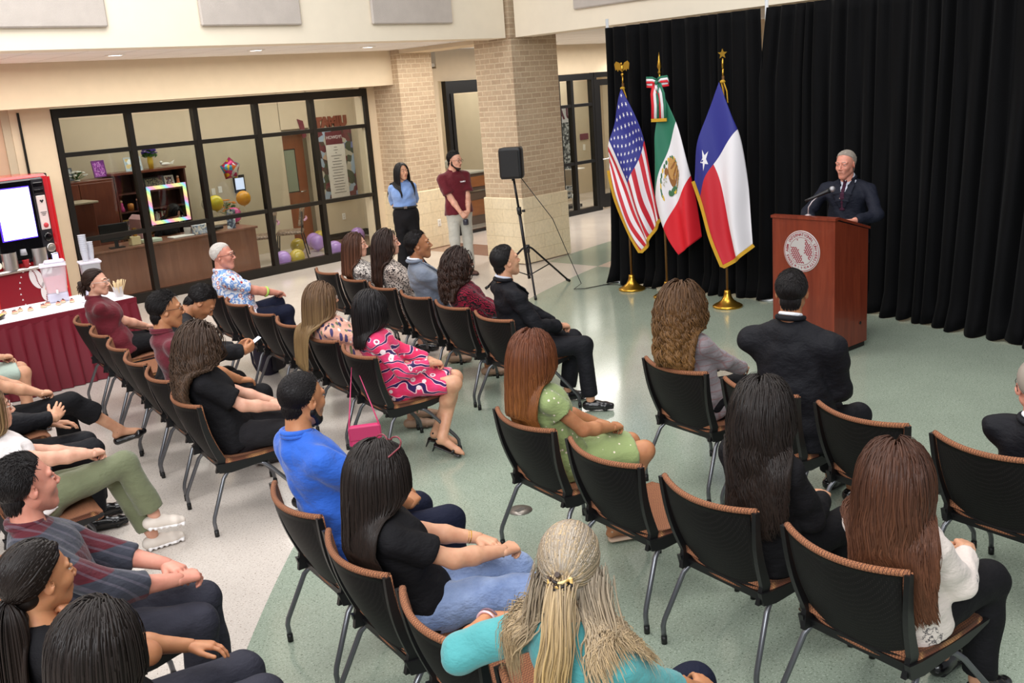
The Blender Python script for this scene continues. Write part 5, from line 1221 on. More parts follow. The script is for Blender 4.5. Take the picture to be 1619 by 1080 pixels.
def cloth(name, c, pat=None, rough=.8, sheen=.2, fold=.35):
    nm = 'cloth_'+name
    if nm in MATS: return MATS[nm]
    t = NT(nm); v = t.coord(); t.b.inputs['Roughness'].default_value = rough; t.b.inputs['Specular IOR Level'].default_value = .2; t.b.inputs['Sheen Weight'].default_value = sheen if max(lin(c)[:3]) > .05 else 0.0
    if pat is None:
        b = lin(c)[:3]; t.col(t.ramp(t.noise(v, 7, 4), [(.3, [x*.9 for x in b]), (.7, [min(1, x*1.05) for x in b])]))
    elif pat == 'floral_blue':
        d = t.voro(v, 17); cc = t.voro(v, 17, out=1); n = t.noise(v, 22, 3)
        base = t.ramp(n, [(.42, '#dfe4ee'), (.47, '#8fb3e0'), (.54, '#4f7fc6'), (.60, '#e8eaf0')]); fl_ = t.ramp(d, [(.12, '#f3e3df'), (.2, '#a5303a'), (.30, '#e9c9c4')], 'CONSTANT')
        t.col(t.mix(t.ramp(d, [(.33, (1, 1, 1)), (.36, (0, 0, 0))]), base, fl_))
    elif pat == 'pink_scroll':
        w1 = t.voro(v, 8, feature='DISTANCE_TO_EDGE'); d2 = t.voro(v, 13); n = t.noise(v, 9, 2)
        w2 = t.n('ShaderNodeTexWave', wave_type='RINGS', i_Scale=4.5, i_Distortion=14, i_Detail=1.5); t.l(v, w2.inputs[0])
        pk = t.ramp(n, [(.4, '#e0315f'), (.6, '#d83e72')]); c1 = t.mix(t.ramp(w2.outputs[0], [(.90, (0, 0, 0)), (.93, (1, 1, 1))]), pk, '#2c1c52')
        c2 = t.mix(t.ramp(w2.outputs[0], [(.80, (0, 0, 0)), (.83, (1, 1, 1)), (.89, (1, 1, 1)), (.92, (0, 0, 0))]), c1, '#eec6cf'); c3 = t.ramp(d2, [(.10, '#b04a70'), (.16, '#f3dfe2'), (.30, '#e9b9c4')], 'CONSTANT')
        t.col(t.mix(t.ramp(d2, [(.27, (1, 1, 1)), (.30, (0, 0, 0))]), c2, c3))
    elif pat == 'pink_leaf':
        v2 = t.coord(scale=(2.2, 2.2, .6), rot=(.5, .6, .2)); d = t.voro(v2, 14); n = t.voro(v2, 14, out=1)
        t.col(t.mix(t.ramp(d, [(.36, (1, 1, 1)), (.40, (0, 0, 0))]), '#e2ab97', t.ramp(n, [(0, '#4b4470'), (.35, '#f0e2da'), (.6, '#6f7a58'), (.8, '#3b3448')], 'CONSTANT')))
    elif pat == 'speckle':
        n = t.noise(v, 75, 3, .6); t.col(t.ramp(n, [(.46, '#2d2426'), (.50, c)]))
    elif pat == 'red_weave':
        w1 = t.n('ShaderNodeTexWave', bands_direction='DIAGONAL', i_Scale=22, i_Distortion=14, i_Detail=3); t.l(v, w1.inputs[0]); t.col(t.ramp(w1.outputs[0], [(.4, '#1b0b12'), (.6, '#8a1430')]))
    elif pat == 'check':
        w1 = t.n('ShaderNodeTexWave', bands_direction='Z', i_Scale=7); t.l(v, w1.inputs[0]); w2 = t.n('ShaderNodeTexWave', bands_direction='Y', i_Scale=7); t.l(v, w2.inputs[0])
        m_ = t.math('MAXIMUM', w1.outputs[0], w2.outputs[0]); t.col(t.ramp(m_, [(.9, c), (.98, '#8a6f70')]))
    elif pat == 'sketch':
        d = t.voro(v, 9); n = t.noise(v, 34, 3, .6); a_ = t.ramp(n, [(.46, c), (.485, '#4a4548'), (.515, '#4a4548'), (.54, c)])
        t.col(t.mix(t.ramp(d, [(.30, (1, 1, 1)), (.36, (0, 0, 0))]), c, a_))
    elif pat == 'dots':
        d = t.voro(v, 24); t.col(t.ramp(d, [(.13, '#e9dcc8'), (.17, c)]))
    elif pat == 'shoulder_plaid':
        w1 = t.n('ShaderNodeTexWave', bands_direction='Z', i_Scale=1.6, i_Distortion=.8); t.l(v, w1.inputs[0]); w2 = t.n('ShaderNodeTexWave', bands_direction='DIAGONAL', i_Scale=9); t.l(v, w2.inputs[0]); t.col(t.mix(t.ramp(w2.outputs[0], [(.8, (0, 0, 0)), (.9, (.35, .35, .35))]), t.ramp(w1.outputs[0], [(.62, '#343640'), (.66, '#4f1822')]), '#6a6470'))
    elif pat == 'denim':
        n = t.noise(v, 6, 5, .6); t.col(t.ramp(n, [(.3, '#64779f'), (.7, '#8fa0c2')]))
    h = t.noise(t.coord(scale=(1, 1, 1.6)), 9, 4, .6); b = t.n('ShaderNodeBump', i_Strength=min(1, fold*1.5), i_Distance=.03); t.l(h, b.inputs['Height'])
    b2 = t.n('ShaderNodeBump', i_Strength=.12, i_Distance=.001); t.l(t.noise(v, 600, 2), b2.inputs['Height']); t.l(b.outputs[0], b2.inputs['Normal']); t.l(b2.outputs[0], t.b.inputs['Normal'])
    MATS[nm] = t.m; return t.m

# ---- head: built once per kind in head space (x forward, y left, z up)
def head_field(kind):
    f = Field(); fem = kind == 'f'; w_ = .96 if fem else 1.0
    f.ell((-.014, 0, .036), (.098, .077*w_, .090), .02); f.ell((.030, 0, -.018), (.064, .060*w_, .088), .03)
    ch = -.094 if fem else -.101
    f.cap((.068, 0, ch), (.060, 0, ch+.004), .021 if fem else .025, k=.03)
    for s in (-1, 1):
        f.cap((.002, s*(.042 if fem else .045), -.056), (.060, s*.010, ch), .017 if fem else .021, .016, k=.03)
        f.ell((.066, s*.036, -.024), (.024, .020, .022), .025)
        f.cap((.091, s*.014, .030), (.076, s*.050, .028), .009 if not fem else .006, k=.014)
    f.cap((-.022, 0, -.03), (-.040, 0, -.155), .050*w_, .050*w_, k=.03)
    for s in (-1, 1): f.ell((.099, s*.031, .008), (.017, .016, .011), .012, 'sub')
    f.cap((.092, 0, .012), (.1160, 0, -.026), .0068, .0100, k=.010); f.ell((.106, .0125, -.032), (.010, .0072, .0075), .008); f.ell((.106, -.0125, -.032), (.010, .0072, .0075), .008)
    for s in (-1, 1):
        f.ell((.0870, s*.031, .0160), (.0125, .017, .0058), .005)       # upper lid
        f.ell((.0868, s*.031, .0012), (.0115, .015, .0042), .005)       # lower lid
        M_ = NP(Matrix.Rotation(s*.45, 3, 'Z')); f.ell((-.012, s*.079*w_, -.004), (.019, .0065, .031), .008, M=M_); f.ell((-.008, s*.086*w_, .002), (.009, .006, .016), .006, 'sub')
    f.ell((.080, 0, -.060), (.018, .030, .022), .02)
    f.cap((.0885, -.016, -.0585), (.0885, .016, -.0585), .0052, k=.008); f.cap((.0945, -.006, -.0575), (.0945, .006, -.0575), .0045, k=.006)
    f.cap((.0905, -.011, -.0685), (.0905, .011, -.0685), .0060, k=.008); f.cap((.1025, -.021, -.0632), (.1025, .021, -.0632), .0028, k=.004, op='sub')
    return f
HEADS = {}
def uv_sphere(c, r, n=8, axis=None):
    m = 2*n; V = []; F = []
    for i in range(n+1):
        for k in range(m): V.append((math.sin(PI*i/n)*math.cos(2*PI*k/m), math.sin(PI*i/n)*math.sin(2*PI*k/m), math.cos(PI*i/n)))
    for i in range(n):
        for k in range(m): F.append((i*m+k, (i+1)*m+k, (i+1)*m+(k+1) % m, i*m+(k+1) % m))
    return NP(V)*r+NP(c), NP(F)
def get_head(kind):
    if kind in HEADS: return HEADS[kind]
    f = head_field(kind); V, F = f.mesh(.0036); V = relax(V, F, 1)
    c = V[F].mean(1); mi = np.zeros(len(F), int)
    mi[(c[:, 0] > .086) & ((c[:, 1]/.0225)**2+((c[:, 2]+.0632)/.0088)**2 < 1)] = 1
    Vs, Fs, Ms = [V], [F], [mi]; o = len(V)
    for s in (-1, 1):
        v, q = uv_sphere((.0808, s*.0305, .0082), .0122, 8); Vs.append(v); Fs.append(q+o); o += len(v); Ms.append(np.full(len(q), 2))
        v, q = uv_sphere((.0890, s*.031, .0084), (.0050, .0060, .0060), 6); Vs.append(v); Fs.append(q+o); o += len(v); Ms.append(np.full(len(q), 3))
        g = Field(); g.cap((.0985, s*.015, .033), (.0915, s*.036, .037), .0030, .0028, k=.003); g.cap((.0915, s*.036, .037), (.081, s*.051, .030), .0028, .0018, k=.003)
        v, q = g.mesh(.0026); Vs.append(v); Fs.append(q+o); o += len(v); Ms.append(np.full(len(q), 4))
    HEADS[kind] = (np.concatenate(Vs), np.concatenate(Fs), np.concatenate(Ms)); return HEADS[kind]
HANDS = {}
def get_hand(pose, side):
    key = (pose, side)
    if key in HANDS: return HANDS[key]
    curls = {'relax': (18, 24, 16), 'clasp': (38, 48, 30), 'grip': (62, 72, 40), 'flat': (6, 8, 6), 'fist': (80, 92, 55)}[pose]
    f = Field(); kn = [(.086, .029, .0), (.091, .009, .002), (.086, -.011, .0), (.077, -.029, -.004)]; ln = [.068, .076, .070, .055]; wr = [(0, .012, 0), (0, .004, 0), (0, -.005, 0), (0, -.013, 0)]
    for i in range(4):
        f.cap(wr[i], kn[i], .0165 if i else .0155, .0125, k=.012)
    for i in range(4):
        p = NP(kn[i]); a = 0; spread = math.radians((1.5-i)*4); q = p
        for s_, (fr, cu) in enumerate(zip((.45, .30, .25), curls)):
            a += math.radians(cu*(1+.10*i)); d = V3(math.cos(a)*math.cos(spread), math.cos(a)*math.sin(spread), -math.sin(a)); e = q+d*ln[i]*fr
            r0 = .0092-.0009*s_-(.001 if i == 3 else 0); f.cap(q, e, r0, r0-.0008, k=.0035); q = e
    b = V3(.018, .020, -.006); tw = {'relax': 0, 'clasp': .5, 'grip': .9, 'flat': -.1, 'fist': 1.1}[pose]
    t1 = b+nrm((.80, .62-.25*tw, -.25-.35*tw))*.042; t2 = t1+nrm((.9, .38-.55*tw, -.22-.35*tw))*.032; t3 = t2+nrm((.95, .15-.75*tw, -.2-.3*tw))*.026
    f.cap(b, t1, .0165, .0120, k=.012); f.cap(t1, t2, .0115, .0098, k=.004); f.cap(t2, t3, .0098, .0082, k=.004)
    f.ell((.03, 0, -.006), (.04, .026, .013), .012)
    V, F = f.mesh(.0034); V = relax(V, F, 1)
    if side > 0: V = V*V3(1, -1, 1); F = F[:, ::-1]
    HANDS[key] = (V, F); return HANDS[key]
def ik(A, B, l1, l2, pole):
    A, B = NP(A, float), NP(B, float); d = B-A; L = np.linalg.norm(d)
    if L > (l1+l2)*.995: B = A+d/L*(l1+l2)*.995; d = B-A; L = np.linalg.norm(d)
    t = d/L; x = (l1*l1-l2*l2+L*L)/(2*L); h = math.sqrt(max(0, l1*l1-x*x)); p = NP(pole, float); p = nrm(p-t*(p@t)); return A+t*x+p*h, B

# ---- hair
def hairline(dx): return np.interp(dx, [-1, -.5, -.1, .15, .4, .7, 1], [-.72, -.62, -.28, .08, .42, .60, .66])
SK_C = V3(-.014, 0, .034); SK_R = V3(.100, .080, .092)
def scalp_roots(n, rs, line=0.0, up=1.0):
    d = rs.normal(size=(n*4, 3)); d /= np.linalg.norm(d, axis=1)[:, None]; d = d[d[:, 2] > hairline(d[:, 0])+line+np.maximum(rs.normal(size=len(d))*.05, -.05)][:n]; return d
def strands_mesh(P, R, flat=.55, sides=4, out=None):
    N, S, _ = P.shape; T = np.gradient(P, axis=1); T /= np.maximum(1e-9, np.linalg.norm(T, axis=2))[..., None]
    O = out if out is not None else P-P.mean((0, 1)); B = np.cross(T, O); B /= np.maximum(1e-9, np.linalg.norm(B, axis=2))[..., None]; Nn = np.cross(B, T)
    vs = []
    for k in range(sides): a = 2*PI*(k+.5)/sides; vs.append(P+(B*math.cos(a)+Nn*math.sin(a)*flat)*R[..., None])
    V = np.stack(vs, 2).reshape(-1, 3); b = np.arange(N)[:, None, None]*S*sides+np.arange(S-1)[None, :, None]*sides
    k = np.arange(sides)[None, None, :]; k2 = (k+1) % sides
    F = np.stack([b+k, b+k2, b+sides+k2, b+sides+k], -1).reshape(-1, 4); return V, F
def cap_field(th, line=0.0, hole=None):
    f = Field()
    def c(P):
        q = (P-SK_C)/SK_R; d = q/np.maximum(1e-6, np.linalg.norm(q, axis=-1))[..., None]; return np.maximum((np.linalg.norm(q, axis=-1)-1)*.09-np.clip((d[..., 2]-hairline(d[..., 0])-line-.05*np.sin(d[..., 1]*23+d[..., 0]*9)*np.sin(d[..., 1]*11-d[..., 0]*17))*.045, -.012, th), (-.75-d[..., 2])*.09)
    f._add(c, SK_C-SK_R-th, SK_C+SK_R+th, .001, 'add')
    if line < .09: f.ell((-.052, 0, -.030), (.046+th*.6, .052+th*.6, .056), .012, clip=[((-.034, 0, -.03), (1, 0, .35))])
    return f
def make_hair(parent, style, col, Hc, HM, hs, body, seed, par, Nb=None, lat=None, fw=None):
    """Hc, HM, hs: head centre, axes and scale; body: clothed body field the hair lies on"""
    rs = np.random.RandomState(seed); mat = hm(col); toW = lambda p: Hc+(p*hs)@HM.T
    Vs, Fs, As = [], [], []; o = 0
    def push(V, F, A):
        nonlocal o; Vs.append(V); Fs.append(F+o); As.append(A); o += len(V)
    th = par.get('cap', .007); f = cap_field(th, par.get('line', 0)+.02); V, F = f.mesh(.006)
    if style == 'bald': return
    push(toW(V), F, np.zeros(len(V)))
    n = par.get('n', 900); d = scalp_roots(n, rs, par.get('line', 0)); n = len(d)
    if par.get('thin'):      # thinning at the crown
        c0 = nrm(par['thin']); dist = np.linalg.norm(d-c0, axis=1); d = d[(dist > .34) | (rs.uniform(size=len(d)) < .15)]; n = len(d)
    root = SK_C+SK_R*d*1.0
    hd = par.get('dir', (-.6, 0, -.3))
    if style == 'short':
        L = par.get('len', .035); S = 5; up = par.get('up', .35)*.5; side = par.get('part', 0)
        t0 = NP([hd]*n, float)+rs.normal(size=(n, 3))*.35
        if side: t0[:, 1] += -side*.9
        nn_ = n//4 if par.get('line', 0) < .09 else 0
        if nn_:
            dz_ = rs.normal(size=(nn_, 3)); dz_[:, 0] = -np.abs(dz_[:, 0])-.25; dz_[:, 2] *= .7; dz_ /= np.linalg.norm(dz_, axis=1)[:, None]; root = np.concatenate([root, V3(-.050, 0, -.028)+V3(.049, .054, .056)*dz_]); d = np.concatenate([d, dz_*V3(1, 1, .3)]); t0 = np.concatenate([t0, np.tile(V3(-.1, 0, -1), (nn_, 1))+rs.normal(size=(nn_, 3))*.25]); n += nn_
        # sides of the head grow downwards and back
        lo = np.clip((.45-d[:, 2])*1.6, 0, 1)[:, None]; t0 = t0*(1-lo)+V3(-.35, 0, -1)*lo
        if par.get('spike'): fr = np.clip(d[:, 0]*1.2+d[:, 2]*.4, 0, 1)[:, None]; t0 = t0*(1-fr)+V3(.25, 0, 1.3)*fr*par['spike']
        t0 -= d*(t0*d).sum(1)[:, None]; t0 /= np.linalg.norm(t0, axis=1)[:, None]; P = []
        ln = L*(.55+.45*np.clip(d[:, 2]+.5, 0, 1))*rs.uniform(.7, 1.2, n)
        for s in np.linspace(0, 1, S): q = root+(d*up*ln[:, None])*s+t0*ln[:, None]*s-d*.006*(s**2); q = q+d*.003; P.append(q)
        P = np.stack(P, 1); R = np.outer(np.full(n, par.get('r', .0030)), [1, 1, .85, .6, .15])
        V, F = strands_mesh(P, R, .6, 4, out=np.repeat(d[:, None], S, 1)); push(toW(V), F, np.repeat(np.tile(np.linspace(0, 1, S), n), 4))
    else:
        L = par.get('len', .45); seg = .028; S = int(L/seg)+2
        W = toW(root); dn = d@HM.T; tie = par.get('tie')
        part = par.get('part', 0.0)
        t0 = np.stack([-.75-.2*d[:, 2], np.sign(d[:, 1]-part)*.42*np.clip(d[:, 2]+.1, 0, 1)*np.clip(d[:, 0]+.45, 0, 1)+d[:, 1]*.35+rs.normal(size=n)*.06, -.45*np.ones(n)], 1)
        if par.get('back'): t0 = np.stack([-1.0*np.ones(n), d[:, 1]*.5, -.25*np.ones(n)], 1)
        t0 += rs.normal(size=(n, 3))*.05; t0 -= d*(t0*d).sum(1)[:, None]; t0 /= np.linalg.norm(t0, axis=1)[:, None]; v = t0@HM.T
        vol = par.get('vol', .016); cl = np.where(rs.uniform(size=n) < .7, rs.uniform(.72, 1, n), rs.uniform(.1, .7, n))*vol+.003; g = par.get('g', .46); G = NP(par.get('G', (-.07, 0, -1)), float)
        p = W+dn*.004; P = [p.copy()]; ln = L*rs.uniform(.90, 1.03, n)*(1-.12*np.clip(d[:, 2]*-1, 0, 1)); alive = np.ones(n)
        face = toW(V3(.070, 0, -.025)[None])[0]; used = np.zeros(n)
        if tie is not None: tiep = toW(NP(tie, float)[None])[0]
        for s in range(S-1):
            if tie is not None and not par.get('free'):
                dv = tiep-p; dl = np.linalg.norm(dv, axis=1)[:, None]; far = (used == 0)[:, None]; v = np.where(far, v*.45+dv/np.maximum(dl, 1e-6)*.75, v*(1-g)+G*g); used[(dl[:, 0] < .03)] = 1
            else: v = v*(1-g)+G*g
            v /= np.maximum(1e-9, np.linalg.norm(v, axis=1))[:, None]; p0 = p; step = seg*(used_len(ln, s, seg))[:, None]; p = p+v*step
            q = ((p-Hc)@HM)/hs-SK_C; k0 = np.linalg.norm(q/(SK_R+cl[:, None]), axis=1); m = k0 < 1; q2 = q/np.maximum(k0, .3)[:, None]; p = np.where(m[:, None], Hc+((q2+SK_C)*hs)@HM.T, p)
            if par.get('chair'):
                tz = (p[:, 2]-.40)/.425; xb = -.185-.17*np.clip(tz, 0, 1.1)+.075*np.clip((p[:, 1]-0)/.25, -1, 1)**2*np.clip(.25+.75*tz, 0, 1); m = (p[:, 2] < .87) & (p[:, 0] < xb+.012); p[m, 0] = (xb+.012)[m]
            if par.get('over'):
                tz = (p[:, 2]-.40)/.425; xb = -.215-.17*np.clip(tz, 0, 1.1)-.05; m = (p[:, 2] < .93) & (p[:, 0] > xb); p[m, 0] = (p[m, 0]*.4+xb[m]*.6)
            if not par.get('overface'):
                df = p-face; lf = np.linalg.norm(df, axis=1); m = lf < .082*hs; lat = HM[:, 1]; push_d = df/np.maximum(lf, 1e-6)[:, None]+np.outer(np.sign((df@lat)+1e-6), lat)*.8; push_d /= np.linalg.norm(push_d, axis=1)[:, None]; p = np.where(m[:, None], face+push_d*.082*hs, p)
            if Nb is not None and not par.get('free'):
                x = (p-Nb)@lat; lim = par.get('wide', .125)*(.75+.25*cl/vol); ex = np.sign(x)*np.maximum(np.abs(x)-lim, 0)*np.clip((Nb[2]+.06-p[:, 2])/.08, 0, 1); p = p-ex[:, None]*.6*lat
                if not par.get('front'): x = (p-Nb)@fw; ex = np.maximum(x+.01, 0)*np.clip((Nb[2]+.05-p[:, 2])/.08, 0, 1); p = p-ex[:, None]*.6*fw
            if body is not None:
                e = .012; D = body.eval(p); m = D < cl*.8+.004
                if m.any():
                    pm = p[m]; gr = np.stack([body.eval(pm+e*ax)-body.eval(pm-e*ax) for ax in np.eye(3)], 1); gr /= np.maximum(1e-6, np.linalg.norm(gr, axis=1))[:, None]; p[m] = pm+gr*((cl[m]*.8+.004)-D[m])[:, None]
            dv = p-p0; l = np.linalg.norm(dv, axis=1); v = np.where((l > 1e-5)[:, None], dv/np.maximum(l, 1e-6)[:, None], v); P.append(p.copy())
        P = np.stack(P, 1); s_ = np.linspace(0, 1, P.shape[1]); wv = par.get('wave', 0); cu = par.get('curl', 0)
        if wv or cu:
            nc = par.get('locks', 60); cen = rs.randint(0, n, nc); lock = np.argmin(((d[:, None]-d[cen][None])**2).sum(-1), 1); ph = rs.uniform(0, 6.28, nc)[lock]+rs.normal(size=n)*.35; fr = par.get('freq', 4)*(1+.25*rs.normal(size=nc)[lock])
            if par.get('clump', 0):
                ck = par['clump']*np.clip(s_*1.6-.2, 0, 1)[None, :, None]; C = P[cen][lock]; P = P*(1-ck)+C*ck+(rs.normal(size=(n, 1, 3))*.007)*ck
            amp = (wv or cu)*np.clip(s_*3-.35, 0, 1)[None]; aa = 2*PI*fr[:, None]*s_[None]*L/.45+ph[:, None]; T = np.gradient(P, axis=1); T /= np.maximum(1e-9, np.linalg.norm(T, axis=2))[..., None]
            O = P-(Hc+V3(0, 0, -.05)); B = np.cross(T, O); B /= np.maximum(1e-9, np.linalg.norm(B, axis=2))[..., None]; Nn = np.cross(B, T)
            P = P+B*(amp*np.cos(aa))[..., None]+Nn*(amp*(np.sin(aa)*(1 if cu else .35)+(1 if cu else .35)))[..., None]
        # refine the curve so that it reads as smooth locks
        if n <= 2500:
         P2 = np.empty((P.shape[0], P.shape[1]*2-1, 3)); P2[:, ::2] = P; P2[:, 1::2] = (P[:, 1:]+P[:, :-1])/2
         P2[:, 3:-3:2] = (-P[:, :-3]+9*P[:, 1:-2]+9*P[:, 2:-1]-P[:, 3:])/16
         P = P2
        s_ = np.linspace(0, 1, P.shape[1]); prof = np.interp(s_, [0, .1, .8, 1], [.8, 1, .9, .12]); R = np.outer(rs.uniform(.7, 1.25, n)*par.get('r', .0042), prof)
        V, F = strands_mesh(P, R*1.35, .22, 4, out=np.repeat(dn[:, None], P.shape[1], 1)*.3+(P-Hc)); push(V, F, np.repeat(np.tile(np.clip(s_*par.get('tipk', 1), 0, 1), n), 4))
        if par.get('bun'):
            c = toW(NP(par['bun'], float)[None])[0]; m = 140; a = rs.uniform(0, 2*PI, m); tilt = rs.normal(size=m)*.5; Q = []
            for s in np.linspace(0, 1, 14):
                an = a+s*4.2; rr_ = .036+.007*np.sin(3*an+tilt*4); Q.append(c+np.stack([tilt*.022+.004*np.cos(an*2), rr_*np.cos(an), rr_*np.sin(an)], 1)@HM.T)
            Q = np.stack(Q, 1); V, F = strands_mesh(Q, np.full(Q.shape[:2], .006), .6, 4, out=Q-c); push(V, F, np.full(len(V), .3)); v, q = uv_sphere(c, .034, 8); push(v, q, np.zeros(len(v)))
    V = np.concatenate(Vs); F = np.concatenate(Fs); A = np.concatenate(As); return np_obj('hair', V, F, mat, parent, attr=A)
def used_len(ln, s, seg): return np.clip((ln-s*seg)/seg, 0.02, 1)

LIPS = plain('lips', '#a35c50', .4); LIPS_M = plain('lips_plain', '#a56b58', .5); EYEW = plain('eye_white', '#cfc5bd', .25); IRIS = plain('iris', '#1e120d', .15)
def to_np(v): return NP([v[0], v[1], v[2]], float)
def shoe(parent, A, d, kind, mat, sole=None):
    """A ankle joint, d toe direction"""
    d = nrm(d); up = nrm(V3(0, 0, 1)-d*(d[2])); f = Field(); side = np.cross(up, d); h = .085
    heel = A-d*.035-up*(h-.035); ball = A+d*.115-up*(h-.028); toe = A+d*.165-up*(h-.026); flo = A-up*h
    if kind == 'clog':
        f.ecap(heel-up*.035, ball-up*.025, (.040, .030), (.046, .022), side, .02); f.ecap(ball-up*.025, toe-up*.01, (.046, .022), (.040, .020), side, .02); f.cap(toe-up*.0-d*.04-side*.03, toe-d*.04+side*.03, .018, k=.02); f.cap(A-d*.02-side*.034-up*.01, A-d*.02+side*.034-up*.01, .007, k=.006); V, F = f.mesh(.006)
    elif kind in ('sandal', 'heel'):
        f.ecap(heel-up*.03, toe-up*.018, (.034, .012), (.040, .010), side, .01); f.cap(ball-side*.042+up*.0, ball+side*.042+up*.012, .012, k=.008); f.cap(A-d*.03-side*.03-up*.02, A+d*.0+side*.0-up*.0, .008, k=.006); f.cap(A-d*.03+side*.03-up*.02, A-up*.0, .008, k=.006)
        if kind == 'heel': f.cap(heel-up*.02, heel-up*.09-d*.01, .012, .006, k=.01)
        V, F = f.mesh(.006)
    else:
        f.ecap(heel, ball, (.036, .036), (.043, .030), side, .02, clip=[(flo, -up)]); f.ecap(ball, toe, (.043, .030), (.032, .022), side, .02, clip=[(flo, -up)]); f.cap(A+d*.0-up*.045, A+d*.05-up*.045, .040, .034, k=.03, clip=[(A-up*.008, up)])
        V, F = f.mesh(.007)
    V = relax(V, F, 1); o = np_obj('shoe', V, F, mat, parent)
    if kind in ('sneaker', 'dress') and sole is not None:
        g = Field(); g.ecap(heel-up*.022, ball-up*.018, (.040, .014), (.046, .012), side, .015); g.ecap(ball-up*.018, toe-up*.014+d*.006, (.046, .012), (.036, .012), side, .015)
        if kind == 'sneaker':
            for k in range(7): g.cap(heel-up*.030+d*(.0+.033*k)-side*.036, heel-up*.030+d*(.0+.033*k)+side*.036, .010, k=.004)
        V, F = g.mesh(.006); np_obj('sole', V, F, sole, o)
    return o
def person(label, loc, rz, s):
    """s: everything about the figure in its own frame (x forward, y left)"""
    seed = s.get('seed', 1); fem = s.get('sex', 'f') == 'f'; k = s.get('scale', .95 if fem else 1.03); root = empty('person', loc, rz, label, 'person')
    gr = s.get('girth', 1.0); sit = s.get('sit', True)
    pel = NP(s.get('pel', (-.06, 0, .555) if sit else (0, 0, .94*k)), float); Hc = NP(s['head'], float); HM = rotm(*s.get('look', (0, 0, 0))); hs = s.get('hs', .97 if fem else 1.02)
    Nb = Hc+HM@V3(-.042, 0, -.138)*hs; sp = nrm(Nb-pel); ty = math.radians(s.get('twist', 0)); lat = nrm(V3(-math.sin(ty), math.cos(ty), 0)); fw = nrm(np.cross(lat, sp)); lat = np.cross(sp, fw)
    sw = s.get('sw', .144 if fem else .166)*k; T = Nb-pel
    waist = pel+T*.36-fw*.01; chest = pel+T*.70+fw*.005; sh = pel+T*.885-fw*.012
    SL, SR = sh+lat*sw-sp*s.get('drop', .036), sh-lat*sw-sp*s.get('drop', .036); S = {1: SL, -1: SR}
    hands = s.get('hands', 'lap'); l1, l2 = .285*k, .25*k
    lapx = s.get('lapx', .24); lz = s.get('lapz', .665)
    if hands == 'lap': W = {1: V3(lapx, .075, lz), -1: V3(lapx, -.075, lz+.022)}; hd = {1: (.72, -.68, -.12), -1: (.74, .66, -.14)}; hz = {1: (.1, .05, 1), -1: (.1, -.15, 1)}; hp = {1: 'relax', -1: 'clasp'}
    elif hands == 'thigh': W = {1: V3(.22, .13, .67), -1: V3(.22, -.13, .67)}; hd = {1: (.95, -.2, -.2), -1: (.95, .2, -.2)}; hz = {1: (.1, .1, 1), -1: (.1, -.1, 1)}; hp = {1: 'relax', -1: 'relax'}
    else: W, hd, hz, hp = [dict(x) for x in hands]
    for q in s.get('arm', {}):
        W[q], hd[q], hz[q], hp[q] = s['arm'][q]
    E = {}; tn = math.radians(s.get('turn', 0)); RZ = NP([[math.cos(tn), -math.sin(tn), 0], [math.sin(tn), math.cos(tn), 0], [0, 0, 1]]); rot_ = lambda p: pel*V3(1, 1, 0)+RZ@(NP(p, float)-pel*V3(1, 1, 0))
    for q in (1, -1):
        if tn and not s.get('fixed', {}).get(q): W[q] = rot_(W[q]); hd[q] = RZ@NP(hd[q], float); hz[q] = RZ@NP(hz[q], float)
    for q in (1, -1):
        pole = s.get('pole', {}).get(q, (-.6, q*.5, -.8)); E[q], W[q] = ik(S[q], W[q], l1, l2, pole)
    hip = {1: pel+lat*.092*k-V3(0, 0, .01), -1: pel-lat*.092*k-V3(0, 0, .01)}; lt, lc = .435*k, .425*k
    if 'legs' in s: KN = {q: NP(s['legs'][q][0], float) for q in (1, -1)}; AN = {q: NP(s['legs'][q][1], float) for q in (1, -1)}; FD = {q: s['legs'][q][2] for q in (1, -1)}
    elif sit: KN = {q: V3(.365, q*.105, .535) for q in (1, -1)}; AN = {q: V3(.37, q*.105, .095) for q in (1, -1)}; FD = {q: (1, q*.15, 0) for q in (1, -1)}
    else:
        AN = {q: V3(.0, q*.10, .09) for q in (1, -1)}; FD = {q: (1, q*.25, 0) for q in (1, -1)}; KN = {q: (hip[q]+AN[q])/2+V3(.015, 0, .0) for q in (1, -1)}
    if tn: KN = {q: rot_(KN[q]) for q in KN}; AN = {q: rot_(AN[q]) for q in AN}; FD = {q: RZ@NP(FD[q], float) for q in FD}
    # ---- skin: one continuous body
    ar = 1.0 if fem else 1.12; ar *= s.get('arms', 1)
    def torso(f, i=0.0, b=1.0):
        g = gr
        f.ecap(pel-sp*.0, waist, (.150*k*g+i, .112*g+i), (.122*k*g+i, .095*g+i), lat, .05); f.ecap(waist, chest, (.124*k*g+i, .098*g+i), (.140*k*g**.5+i, .106*g**.6+i), lat, .05)
        f.ecap(chest, sh-sp*.02, (max(.140*k, sw-.030)+i, .104+i), (max(.120*k, sw-.045)+i, .070+i), lat, .03); f.cap(SL-lat*.03, SR+lat*.03, .040*ar+i*.8, k=.03); f.cap(sh+sp*.005, Nb-sp*.01, .060+i*.5, .050+i*.2, k=.05)
        if fem and b:
            for q in (1, -1): f.ell(chest+lat*q*.062+fw*.076*g-sp*.045, (.050+i*.7,)*3, .05)
        elif s.get('belly'): f.ell(waist+fw*.05, (.12*g+i, .125*g+i, .12+i), .06)
    def thighs(f, i=0, i2=None, kk=.03):
        i2 = i if i2 is None else i2
        for q in (1, -1): f.cap(hip[q], KN[q], .082*gr**.6+i, .056+i, k=kk)
